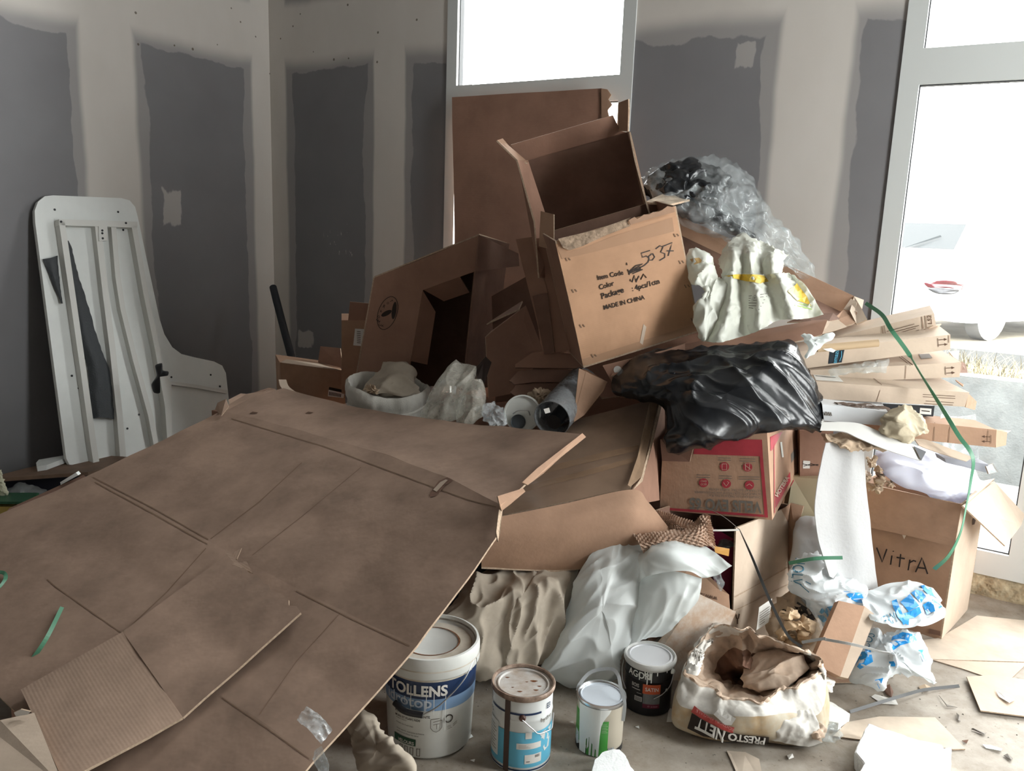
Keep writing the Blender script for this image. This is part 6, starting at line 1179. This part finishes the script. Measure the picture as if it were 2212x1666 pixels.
navy = mat('navy_print', (.012, .03, .085), .35, .4, var=.15, vscale=20); lblue = mat('pale_blue_print', (.20, .32, .50), .4, .4); RB = lambda z: .122 + (.1325 - .122) * (z - .012) / .25 + .0012
z1, z2, z3 = K.z(.133, 1473), K.z(.13, 1512), K.z(.129, 1537)
K.patch(BW, RB(z2), -95, 95, z2, z1, navy, 'navy_band', 40, RB(z1)); K.patch(BW, RB(z3), -95, 95, z3, z2, lblue, 'pale_band', 40, RB(z2))
K.patch(BW, .1335, -70, 60, z1 + .012, .25, grime, 'dirt_band', 30, .134)
zt = K.z(.131, 1504); K.text(BW, RB(zt) + .003, 'TOLLENS', K.phi(.13, 846, zt), K.phi(.13, 966, zt), zt, label_white, 1.0, .02)
K.text(BW, RB(z3) + .003, 'idrotop', -62, 2, z3 + .012, mat('faint_white', (.5, .56, .64), .5), .9, .01)
for s, y, a, b_, bo in (('PEINTURE GARNISSANTE', 1551, -48, 0, .012), ('MURS ET PLAFONDS', 1560, -48, -12, .012), ('WAND PAINT', 1565, -47, -30, 0), ('WAND EN PLAFOND', 1575, -47, -21, 0), ('Haute opacite, impression et finition', 1588, -46, -7, 0), ('peinture acrylique les deux', 1594, -46, -14, 0)):
    z_ = K.z(.127, y); K.text(BW, RB(z_) + .002, s, a, b_, z_, ink, 1.0, bo)
z_ = K.z(.124, 1612); K.patch(BW, RB(z_) + .001, -52, -18, z_ - .004, z_ + .017, mat('dark_green_label', (.02, .075, .04), .5), 'green_label'); K.text(BW, RB(z_) + .003, 'VELOURS', -44, -20, z_, label_white, 1.1, .01)
z_ = K.z(.122, 1630)
for d in (-42, -34, -26, -17): K.text(BW, RB(z_) + .002, '[]', d, d + 5, z_, ink_grey, 1.2)
zc = K.z(.127, 1570)
def kl(lines, wd, m, nm):                # line drawing on the bucket
    V, F = [], []
    for ln in lines:
        for i in range(len(ln) - 1):
            (d0, y0), (d1, y1) = ln[i], ln[i + 1]; dx, dy = (d1 - d0) * .0022, y1 - y0; l_ = math.hypot(dx, dy); nx, ny = -dy / l_ * wd / .0022, dx / l_ * wd; k = len(V)
            V += [K.at(.1295, d0 + nx, y0 + ny), K.at(.1295, d0 - nx, y0 - ny), K.at(.1295, d1 - nx, y1 - ny), K.at(.1295, d1 + nx, y1 + ny)]; F.append((k, k + 1, k + 2, k + 3))
    obj(nm, V, F, m, BW)
kl([[(1, zc + .022), (1, zc - .004), (4, zc - .013), (8, zc - .017), (12, zc - .013), (15, zc - .004), (15, zc + .018)], [(1, zc + .022), (12, zc + .024)], [(4, zc + .014), (15, zc + .018)], [(4, zc + .006), (12, zc + .008)], [(8.5, zc + .007), (8.5, zc - .008)]], .0009, ink_grey, 'shield_mark')
kl([[(24 + 5 * math.cos(t_), zc + .018 + .011 * math.sin(t_)) for t_ in np.linspace(0, 6.283, 18)]], .0016, ink, 'round_mark'); kl([[(22, zc - .005), (27, zc - .004)], [(22, zc - .009), (27, zc - .008)], [(30, zc - .004), (36, zc + .002)], [(30, zc - .009), (36, zc - .003)], [(22, zc - .014), (29, zc - .012)]], .0007, ink_grey, 'small_print')
gr = tube('handle_grip', smooth_path([K.at(.142, -44, z3 + .012), K.at(.146, -28, z3 + .001), K.at(.143, -8, z3 - .004)], 14), .0085, black_pl, T, 12)
tube('wire_handle', smooth_path([K.at(.143, -8, z3 - .004), K.at(.145, 12, z3 + .03), K.at(.142, 40, z2 + .045), K.at(.139, 62, z1 + .03), K.at(.139, 68, .262)], 30), .0021, wire, T, 8)
for k, (d, z0, z1_) in enumerate(((-24, .16, .235), (-20, .13, .16), (-5, .17, .235), (4, .15, .22), (18, .1, .22), (-32, .18, .2))): K.patch(BW, RB(.2) + .003, d, d + .9, z0, z1_, pl_white, 'paint_drip', 2)
# blue and white tin
K = Cyl((.062, 2.12, 0)); T = thing('rusty_tin', K.c, 'white and sky blue paint tin with rusty rim and brown drip', 'tin')
cw = mat('tin_white', (.68, .70, .69), .3, .45, var=.06, vscale=8); sky = mat('sky_blue_print', (.12, .44, .62), .35, .4)
BW = lathe('tin_wall', [(0, .001), (.083, .001), (.085, .004), (.0845, .02), (.0845, .155), (.086, .158), (.0845, .162), (.0845, .222)], K.c, cw, T, 56)
lathe('rim', [(.0845, .216), (.088, .218), (.0905, .224), (.0905, .231), (.088, .234), (.084, .233), (.082, .226)], K.c, rim_rust, T, 56)
lathe('lid', [(.083, .224), (.074, .222), (.072, .227), (.069, .227), (.067, .222), (0, .222)], K.c, mat('rusty_lid', (.50, .50, .49), .4, .4, var=.35, vscale=16, col2=(.40, .33, .27)), T, 56)
for x, y, r_ in ((.03, .015, .010), (-.01, -.04, .007), (.045, -.01, .006), (.01, .01, .004), (-.03, -.02, .004), (.035, -.03, .007), (-.045, .03, .006)):
    obj('rust_spot', [K.c + Vector((x + r_ * math.cos(a) * (1 + .4 * math.sin(3 * a)), y + .5 * r_ * math.sin(a), .2226)) for a in np.linspace(0, 5.8, 11)], [tuple(range(11))], rust, T)
R_ = .0853; K.patch(BW, R_, -95, 95, .018, .125, sky, 'blue_band', 40); zz = K.z(R_, 1642)
K.patch(BW, R_ + .0006, -84, -48, .035, .14, cw, 'text_panel'); K.text(BW, R_ + .001, 'IIIIIIIIIIIIIIIIIIIII', -80, -52, .06, ink_grey, .2); 
for k in range(9): K.patch(BW, R_ + .001, -78, -53 - (k % 3) * 3, .05 + .009 * k, .052 + .009 * k, ink_grey, 'small_print', 6)
K.patch(BW, R_ + .0006, -8, 40, .075, .093, label_white, 'label'); K.patch(BW, R_ + .0006, 8, 42, .03, .058, label_white, 'label'); K.patch(BW, R_ + .0006, 8, 20, .107, .126, label_white, 'label')
for k in range(3): K.patch(BW, R_ + .001, -4, 18 - 4 * k, .079 + .004 * k, .0798 + .004 * k, ink_grey, 'small_print', 5)
for k in range(6): K.patch(BW, R_ + .001, 28 + 1.7 * k, 28.8 + 1.7 * k, .047, .055, ink, 'barcode', 2)
K.patch(BW, R_ + .001, 11, 18, .036, .038, ink, 'small_print', 3)
for q in ([(36, .115), (52, .12), (48, .09)], [(40, .10), (60, .085), (62, .1), (48, .118)], [(46, .07), (66, .09), (64, .06), (50, .055)], [(58, .118), (72, .122), (68, .105)]): K.blob(BW, R_ + .0008, q, cw, 'white_shape')
K.patch(BW, R_ + .0008, -72, 38, .178, .184, navy, 'navy_line', 30); K.patch(BW, R_ + .0008, -95, 95, .008, .012, navy, 'navy_line', 40); K.patch(BW, R_ + .0008, -84, -80, .175, .205, navy, 'navy_line', 3)
K.text(BW, R_ + .0012, 'E3', 52, 63, .183, navy, 1.2, .01); K.text(BW, R_ + .0012, 'hydro', 38, 68, .150, ink_grey, .9, .005); K.text(BW, R_ + .0012, 'rs', -80, -68, .155, ink_grey, 1.0)
K.patch(BW, .0868, -33, -22, .002, .222, mat('brown_drip', (.075, .045, .035), .3, .4), 'brown_drip', 4)
lathe('handle_lug', [(.0, .006), (.007, .006), (.0095, .002), (.0095, -.002)], K.at(.087, 1, .172), mat('brown_lug', (.09, .04, .03), .4), T, 18, axis=K.at(1, 1, 0) - K.at(0, 1, 0))
tube('wire_handle', smooth_path([K.at(.093, 1, .170), K.at(.095, 20, .140), K.at(.096, 30, .125), K.at(.094, 55, .118), K.at(.093, 66, .118), K.at(.09, 78, .15)], 30), .0016, wire, T, 8)
# white and green tin
K = Cyl((.292, 2.185, 0)); T = thing('green_tin', K.c, 'paint tin with green label, thick white paint runs and plastic handle', 'tin')
beige = mat('tin_beige', (.52, .47, .38), .4, .4); green = mat('leaf_green_print', (.06, .30, .05), .4, .4); wet = mat('white_paint_run', (.78, .80, .77), .3, .45)
BW = lathe('tin_wall', [(0, .001), (.066, .001), (.068, .004), (.068, .15), (.069, .153)], K.c, beige, T, 52)
lathe('rim', [(.068, .150), (.0715, .152), (.0725, .157), (.0715, .1625), (.068, .163), (.066, .157), (.0625, .155)], K.c, metal, T, 52)
lathe('lid', [(.0625, .156), (.0605, .160), (.059, .160), (.057, .157), (0, .1565)], K.c, mat('lid_pale_blue', (.55, .60, .66), .3, .45), T, 52)
K.patch(BW, .0688, -95, -30, .03, .125, green, 'green_label', 24); K.patch(BW, .0688, -30, 22, .002, .115, green, 'green_label', 20); K.patch(BW, .0687, -95, 95, .002, .02, black_pl, 'black_base', 30)
rr_ = random.Random(3)
for k in range(8): K.patch(BW, .0694, -88, -52, .075 + .005 * k, .0762 + .005 * k, mat('pale_green_text', (.35, .5, .3), .5), 'small_print', 6)
for k in range(6): K.patch(BW, .0694, 6, 20 - (k % 2) * 3, .080 + .005 * k, .0812 + .005 * k, MATS['pale_green_text'], 'small_print', 4)
run = [(-58, .155), (-55, .11), (-52, .06), (-56, .03), (-50, .004), (-30, .004), (-31, .03), (-29, .055), (-28, .03), (-24, .03), (-23, .05), (-22, .004), (-17, .004), (-16, .04), (-14, .045), (-13, .004), (-8, .004), (-7, .025), (-5, .025), (-4, .004), (0, .004), (2, .06), (3, .1), (8, .115), (14, .128), (22, .14), (26, .155)]
V, F = [], []; rd = [(-60, .15), (-56, .1), (-54, .06), (-52, .03), (-50, .004), (-31, .004), (-30.5, .05), (-28, .055), (-27.5, .02), (-24, .03), (-23.5, .06), (-22.5, .06), (-22, .004), (-17, .004), (-16.5, .045), (-14, .04), (-13.5, .004), (-8, .004), (-7.5, .028), (-5, .025), (-4.5, .004), (1, .004), (2, .07), (4, .1), (8, .115), (14, .128), (22, .14), (27, .154)]
for i in range(175):
    d_ = -60 + i * .5; V += [K.at(.0706, d_, float(np.interp(d_, [q[0] for q in rd], [q[1] for q in rd]))), K.at(.0712, d_, .156)]
    if i: k = len(V); F.append((k - 4, k - 2, k - 1, k - 3))
obj('paint_run', V, F, wet, BW, True)

for q in ([(-72, .06), (-58, .055), (-56, .02), (-66, .012), (-76, .03)],): K.blob(BW, .0696, q, mat('pale_blue_smear', (.5, .58, .6), .5), 'paint_smear')
K.patch(BW, .0694, 24, 40, .016, .03, mat('speckled_band', (.35, .36, .36), .6, var=.8, vscale=120), 'speckled_band', 6)
hp = [K.at(.072, 66, .10), K.at(.074, 66, .135), K.at(.073, 64, .165), K.at(.055, 80, .19), K.at(.05, 120, .212), K.at(.06, 160, .21), K.at(.068, -150, .192), K.at(.073, -118, .165), K.at(.0735, -105, .15)]
ribbon('handle', hp, .010, mat('clear_grey_plastic', (.55, .57, .58), .2, .5, trans=.3), T, .0012, 60)
# black tin
K = Cyl((.467, 2.40, 0)); T = thing('black_tin', K.c, 'black wood paint tin with orange square label and white drips', 'tin')
bk = mat('tin_black', (.014, .014, .016), .3, .45, var=.3, vscale=12)
BW = lathe('tin_wall', [(0, .001), (.070, .001), (.074, .004), (.073, .012), (.0745, .115), (.0765, .118), (.0745, .122), (.077, .158)], K.c, bk, T, 56)
lathe('rim', [(.077, .152), (.080, .155), (.0825, .161), (.0825, .170), (.080, .175), (.076, .1755), (.0735, .170), (.071, .168)], K.c, mat('rim_white', (.62, .62, .60), .35, .4, var=.15, vscale=20), T, 56)
lathe('lid', [(.072, .168), (.067, .172), (.064, .172), (.062, .168), (0, .168)], K.c, mat('lid_light', (.66, .67, .69), .3, .4), T, 56)
K.patch(BW, .0760, -12, 30, .078, .11, mat('orange_square', (.48, .085, .03), .5), 'orange_label', 14); K.text(BW, .0768, 'SATIN', -6, 25, .088, label_white, 1.1, .01)
K.patch(BW, .0760, -10, 30, .044, .078, mat('grey_photo', (.17, .175, .18), .5, var=.3, vscale=20), 'photo_print', 14); K.patch(BW, .0760, -10, 30, .030, .044, mat('wine_band', (.12, .015, .035), .5), 'wine_band', 14); K.text(BW, .0768, 'O  o-moo', 2, 25, .035, mat('rose_print', (.5, .3, .33), .5), .9)
for k in range(3): K.patch(BW, .0766, -6 + 17 * (k % 2), -5.4 + 17 * (k % 2), .046, .076, ink_grey, 'photo_print', 2)
K.text(BW, .0768, 'BOIS', -40, -21, .094, mat('grey_lettering', (.45, .44, .43), .5), 1.3, .01); K.patch(BW, .0762, -40, -18, .085, .0875, MATS['grey_lettering'], 'small_print', 5); K.patch(BW, .0762, -26, -14, .074, .0755, MATS['grey_lettering'], 'small_print', 4)
K.patch(BW, .0762, -31, -12, .048, .064, MATS['grey_lettering'], 'barcode_label', 6)
for k in range(7): K.patch(BW, .0768, -29 + 2.3 * k, -27.9 + 2.3 * k, .050, .062, bk, 'barcode', 2)
K.text(BW, .0785, 'AGORI', -52, 6, .128, wet, 1.15, .012)
for d, a, b_ in ((-4, .112, .155), (5, .118, .155), (1, .13, .155), (-22, .122, .15), (-10, .14, .156), (18, .142, .156), (42, .148, .156)): K.patch(BW, .0792, d, d + 2.4, a, b_, wet, 'white_drip', 3)
lathe('handle_lug', [(.0, .007), (.006, .006), (.009, .0), (.009, -.002)], K.at(.078, 66, .142), wet, T, 16, axis=K.at(1, 66, 0) - K.at(0, 66, 0)); lathe('paint_dab', [(0, .003), (.004, .002), (.005, -.001)], K.at(.0745, 50, .085), wet, T, 12, axis=K.at(1, 50, 0) - K.at(0, 50, 0))
tube('wire_handle', smooth_path([K.at(.082, 66, .140), K.at(.083, 55, .105), K.at(.082, 35, .082), K.at(.08, 14, .066)], 24), .0016, wire, T, 8); tube('wire_handle', smooth_path([K.at(.083, -78, .150), K.at(.086, -80, .12), K.at(.085, -70, .09), K.at(.083, -55, .07)], 24), .0016, wire, T, 8)
# ================================================================ CLOTHS AND BAGS AT THE FRONT
tag(pillow('beige_dust_sheet', [(935, 1330, 2.42), (985, 1280, 2.5), (1030, 1238, 2.58), (1075, 1216, 2.62), (1120, 1215, 2.62), (1142, 1232, 2.6), (1165, 1242, 2.6), (1200, 1238, 2.6), (1245, 1232, 2.62), (1240, 1290, 2.56), (1215, 1370, 2.5), (1180, 1420, 2.47), (1140, 1450, 2.44), (1080, 1450, 2.42), (1030, 1470, 2.38), (1000, 1420, 2.38)], cloth_beige, None, .13, .1, (1090, 1340, 2.5), 220, 46, .055, 7.5, 33, ('streak', (.35, .2, 1), .3)), 'crumpled beige dust sheet between the white bucket and the white bag', 'cloth')
T = thing('white_rubbish_bag', base_of([G(1250, 1478)]), 'white plastic rubbish bag with a loose open neck behind the paint tins', 'bag')
pillow('bag_body', [(1243, 1250, 2.58), (1275, 1190, 2.62), (1300, 1168, 2.64), (1330, 1156, 2.64), (1360, 1168, 2.64), (1400, 1180, 2.62), (1420, 1230, 2.58), (1400, 1300, 2.54), (1370, 1370, 2.5), (1340, 1420, 2.47), (1335, 1465, 2.46), (1280, 1480, 2.45), (1220, 1478, 2.46), (1165, 1462, 2.47), (1190, 1420, 2.48), (1225, 1340, 2.53)], white_film, T, .16, .1, (1300, 1320, 2.56), 220, 46, .032, 8, 37, ('streak', (.5, .2, 1), .3))
sheet('bag_neck', PG([[(1385, 1190, 2.56), (1420, 1158, 2.58), (1455, 1148, 2.58), (1500, 1165, 2.55), (1545, 1195, 2.5), (1581, 1222, 2.46)], [(1380, 1210, 2.5), (1410, 1195, 2.46), (1450, 1195, 2.44), (1490, 1210, 2.44), (1530, 1235, 2.45), (1550, 1242, 2.45)], [(1378, 1260, 2.48), (1400, 1245, 2.44), (1450, 1235, 2.42), (1490, 1235, 2.42), (1512, 1246, 2.43), (1516, 1250, 2.44)]]), white_film, T, .0015, 60, 36, .012, 11, 5, ('streak', (1, 0, -.5), .3), cr=True)
sheet('bag_skirt', PG([[(1375, 1255, 2.5), (1410, 1240, 2.46), (1460, 1235, 2.44), (1514, 1250, 2.45)], [(1360, 1310, 2.46), (1400, 1300, 2.42), (1455, 1295, 2.41), (1508, 1300, 2.42)], [(1350, 1365, 2.46), (1390, 1350, 2.42), (1430, 1345, 2.42), (1470, 1335, 2.43)], [(1340, 1405, 2.46), (1375, 1385, 2.44), (1405, 1378, 2.45), (1430, 1375, 2.46)]]), white_film, T, .0015, 54, 56, .016, 11, 6, ('streak', (.3, 0, 1), .25), cr=True)
tag(pillow('grey_beige_cloth', [(758, 1600, 1.98), (752, 1560, 2.02), (775, 1535, 2.04), (800, 1542, 2.03), (820, 1570, 1.98), (850, 1600, 1.93), (885, 1640, 1.88), (892, 1670, 1.86), (850, 1690, 1.86), (800, 1690, 1.88), (770, 1650, 1.92)], cloth_beige, None, .06, .06, (815, 1620, 1.95), 140, 30, .014, 13, 41, ('streak', (1, .3, .3), .4), floor=.003), 'grubby beige cloth at the foot of the white paint bucket', 'cloth')
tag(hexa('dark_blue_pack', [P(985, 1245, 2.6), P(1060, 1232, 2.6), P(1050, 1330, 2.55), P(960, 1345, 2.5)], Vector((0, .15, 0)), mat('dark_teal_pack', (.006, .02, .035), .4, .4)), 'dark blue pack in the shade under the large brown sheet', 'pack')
# ================================================================ POLYSTYRENE
def chunk(name, label, top, h, seed, amp=.006):
    """broken polystyrene block: outline of its top (photo points at height h), standing on the floor"""
    Q = [G(x, y, h) for x, y in top]; n = 12; R = []
    out = []
    for i in range(len(Q)):
        a, b_ = Q[i], Q[(i + 1) % len(Q)]; out += [a + (b_ - a) * k / n for k in range(n)]
    c = sum(out, Vector()) / len(out); k = len(out); V, F = [], []
    lv = [(1.0, .003), (1.0, h * .35), (1.0, h * .75), (.995, h * .93), (.97, h), (.7, h), (.35, h)]
    for s, z in lv:
        for p in out:
            q = Vector((c.x + (p.x - c.x) * s, c.y + (p.y - c.y) * s, z + (p.z - h) * (z / h))); d = noise.noise(q * 14 + Vector((seed, 0, 0))) * amp + noise.noise(q * 60) * amp * .35
            o_ = Vector((q.x - c.x, q.y - c.y, 0)).normalized(); V.append(q + o_ * d + Vector((0, 0, d * .6 if z > .01 else 0)))
    for j in range(len(lv) - 1): F += [(j * k + i, j * k + (i + 1) % k, (j + 1) * k + (i + 1) % k, (j + 1) * k + i) for i in range(k)]
    V.append(Vector((c.x, c.y, h))); F += [((len(lv) - 1) * k + i, (len(lv) - 1) * k + (i + 1) % k, len(V) - 1) for i in range(k)]; F.append(tuple(range(k))[::-1])
    return tag(obj(name, V, F, styro, None, False), label, 'polystyrene')
chunk('polystyrene_block', 'large broken white polystyrene block at the bottom right', [(1876, 1563), (1960, 1590), (2035, 1610), (2042, 1618), (2057, 1614), (2056, 1640), (2040, 1760), (1940, 1740), (1850, 1680), (1868, 1650), (1848, 1625), (1858, 1590)], .055, 3)
chunk('polystyrene_block', 'small white polystyrene lump in front of the green tin', [(1283, 1640), (1300, 1624), (1338, 1620), (1352, 1632), (1372, 1668), (1360, 1690), (1300, 1690), (1278, 1665)], .045, 8)
chunk('polystyrene_block', 'flat white polystyrene piece leaning by the filler sack', [(1752, 1505), (1766, 1492), (1795, 1515), (1836, 1542), (1812, 1562), (1780, 1555), (1750, 1540)], .03, 12)
# ================================================================ STRAPS
tag(ribbon('green_strap', [P(1870, 655, 3.1), P(1905, 680, 2.95), P(1925, 712, 2.85), P(1960, 760, 2.84), P(1990, 810, 2.83), P(2012, 845, 2.8), P(2040, 890, 2.77), P(2070, 940, 2.74), P(2101, 987, 2.7), P(2097, 1040, 2.72), P(2088, 1090, 2.74), P(2075, 1150, 2.72), P(2050, 1200, 2.7), P(2018, 1230, 2.74)], .014, green_strap, None, .0006, 120, lambda t: 70 * math.sin(t * 6.0) * (t > .25)), 'long green packing strap arching over the thin cartons and the handwritten carton', 'strap')
tag(ribbon('green_strap', [P(1704, 1217, 2.66), P(1760, 1207, 2.62), P(1820, 1205, 2.62)], .012, green_strap, n=20), 'short green strap across the hanging foam sheet', 'strap')
tag(ribbon('black_strap', [P(1597, 1143, 2.56), P(1625, 1205, 2.54), P(1660, 1290, 2.5), P(1700, 1370, 2.44), P(1732, 1398, 2.4)], .009, grey_strap, None, .0006, 70, lambda t: 85 * (1 - min(1, t * 2.2))), 'dark grey strap running down from the red printed box to the floor', 'strap')
tag(ribbon('black_strap', [P(1732, 1388, 2.36), P(1780, 1380, 2.34), P(1785, 1382, 2.34), P(1840, 1392, 2.32), P(1880, 1402, 2.36), P(1900, 1408, 2.42), P(1922, 1411, 2.45)], .009, mat('silver_grey_strap', (.30, .30, .29), .3, .5), None, .0006, 60, lambda t: 60 * t), 'grey strap lying across the small folded brown box', 'strap')
tag(ribbon('black_strap', [G(1836, 1538, .006), G(1900, 1518, .012), G(1960, 1500, .02), G(2000, 1490, .014), G(2072, 1482, .004)], .010, grey_strap, None, .0006, 50, lambda t: 50, nrm=(0, 0, 1)), 'dark grey strap lying on the bare floor at the right', 'strap')
tag(tube('thin_wire', smooth_path([P(1498, 1095, 2.62), P(1530, 1100, 2.6), P(1565, 1118, 2.57), P(1597, 1144, 2.56)], 20), .0012, ink_grey, seg=6), 'fine dark wire curving in front of the red printed box', 'wire')
tag(ribbon('white_band', [P(1532, 1146, 2.6), P(1560, 1146, 2.6), P(1598, 1145, 2.6)], .006, label_white, None, .001, 12), 'thin white band across the mouth of the open carton', 'strap')
# ================================================================ CARDBOARD AND SCRAPS ON THE FLOOR
def floor_card(name, label, pts, z, m=card_pale, t=.004): return tag(slab(name, [G(x, y, z + (zz if zz else 0)) for x, y, zz in [(p + (0,))[:3] for p in pts]], t, m, None, card_edge), label, 'cardboard')
f1 = floor_card('floor_card', 'pale card lying on the floor at the right edge', [(2088, 1462), (2150, 1458), (2212, 1468), (2300, 1480), (2300, 1560), (2212, 1547), (2118, 1535)], .012, card_pale)
floor_card('floor_card', 'wide card on the floor in front of the handwritten carton', [(1940, 1390), (2030, 1378), (2110, 1330), (2260, 1345), (2300, 1425), (2212, 1430), (2110, 1427), (2010, 1424)], .006, mat('dusty_pale_card', (.56, .47, .38), .85, .15, var=.2, vscale=6))
floor_card('floor_card', 'card strip half under the wide floor card at the right', [(2010, 1424), (2110, 1429), (2220, 1432), (2180, 1470), (2150, 1469), (2080, 1445)], .004, card_pale, .003)
floor_card('floor_card', 'beige card on the floor behind the large polystyrene block', [(1800, 1590), (1830, 1560), (1900, 1548), (2020, 1550), (2085, 1618), (2060, 1619), (2000, 1610), (1900, 1596), (1860, 1598)], .005, MATS['dusty_pale_card'])
floor_card('floor_card', 'brown card edge under the blue and white floor bag', [(1770, 1450), (1850, 1448), (1905, 1470), (1860, 1474), (1795, 1475)], .006, card, .003)
tag(slab('curled_paper', [G(1570, 1622, .004), G(1610, 1625, .012), G(1640, 1640, .014), G(1650, 1690, .006), G(1600, 1690, .004)], .001, MATS['dusty_pale_card']), 'curled torn paper on the floor under the filler sack', 'paper')
tag(slab('clear_scrap_sheet', [G(1445, 1530, .004), G(1475, 1535, .006), G(1500, 1560, .004), G(1440, 1560, .003)], .001, label_white), 'pale paper corner between the black tin and the filler sack', 'paper')
scr = [((1905, 1485), (1922, 1478), (1930, 1495), (1926, 1507), (1915, 1500)), ((1882, 1505), (1890, 1500), (1935, 1512), (1940, 1522), (1905, 1520)), ((1984, 1483), (1998, 1478), (2012, 1485), (2005, 1492), (1988, 1490)), ((2122, 1608), (2140, 1610), (2165, 1618), (2162, 1622), (2130, 1616)), ((2168, 1632), (2176, 1628), (2188, 1638), (2184, 1642)),
       ((2028, 1502), (2045, 1522), (2068, 1528), (2046, 1526)), ((2066, 1540), (2072, 1545), (2075, 1558), (2070, 1556)), ((2098, 1575), (2102, 1573), (2130, 1585), (2126, 1586)), ((2078, 1600), (2092, 1598), (2088, 1606)), ((1700, 1632), (1712, 1628), (1715, 1636), (1704, 1640)), ((1010, 1590), (1018, 1586), (1022, 1591), (1012, 1596)), ((1015, 1642), (1026, 1640), (1024, 1646)), ((1230, 1560), (1238, 1558), (1240, 1563)), ((1372, 1570), (1380, 1568), (1381, 1574)), ((2150, 1490), (2165, 1500), (2192, 1512), (2180, 1518), (2158, 1505))]
lbs = ['small torn card triangle beside the blue floor bag', 'pale torn paper by the middle of the floor strap', 'tan crumpled scrap above the floor strap', 'white splinter near the bottom right corner', 'short dark splinter at the bottom right corner', 'thin curved dark splinter right of the floor strap', 'thin dark sliver left of the right-hand card', 'fine dark thread below the right-hand card', 'tiny brown crumb beside the beige card', 'small pale crumb in front of the filler sack', 'tiny white chip beside the white bucket', 'tiny white chip between bucket and rusty tin', 'small pale chip between the rusty and green tins', 'tiny white chip below the black tin', 'white paper shred on the right-hand floor card']
mm = [card_dark, label_white, kraft, styro, ink_grey, ink_grey, ink_grey, ink_grey, card_dark, label_white, styro, styro, label_white, styro, label_white]
for i, (q, lb) in enumerate(zip(scr, lbs)):
    zz = .016 if i == 14 else .004
    tag(slab('floor_scrap', [G(x, y, zz + (.004 * (k % 2))) for k, (x, y) in enumerate(q)], .0015, mm[i], None, mm[i]), lb, 'scrap')
rr_ = random.Random(11); V, F = [], []
for k in range(500):                     # crumbs and grit nobody could count
    x, y = rr_.uniform(-.4, 2.2), rr_.uniform(1.7, 3.2); s = rr_.uniform(.001, .004); i = len(V); a = rr_.uniform(0, 6)
    V += [Vector((x + s * math.cos(a + b_), y + s * math.sin(a + b_), .0005)) for b_ in (0, 2, 4.2)] + [Vector((x, y, s * .8))]; F += [(i, i + 1, i + 3), (i + 1, i + 2, i + 3), (i + 2, i, i + 3)]
o = tag(obj('floor_grit', V, F, mat('grit', (.30, .27, .24), .9, .1, var=.5, vscale=40)), 'fine grit and crumbs scattered over the concrete floor', 'grit'); o['kind'] = 'stuff'
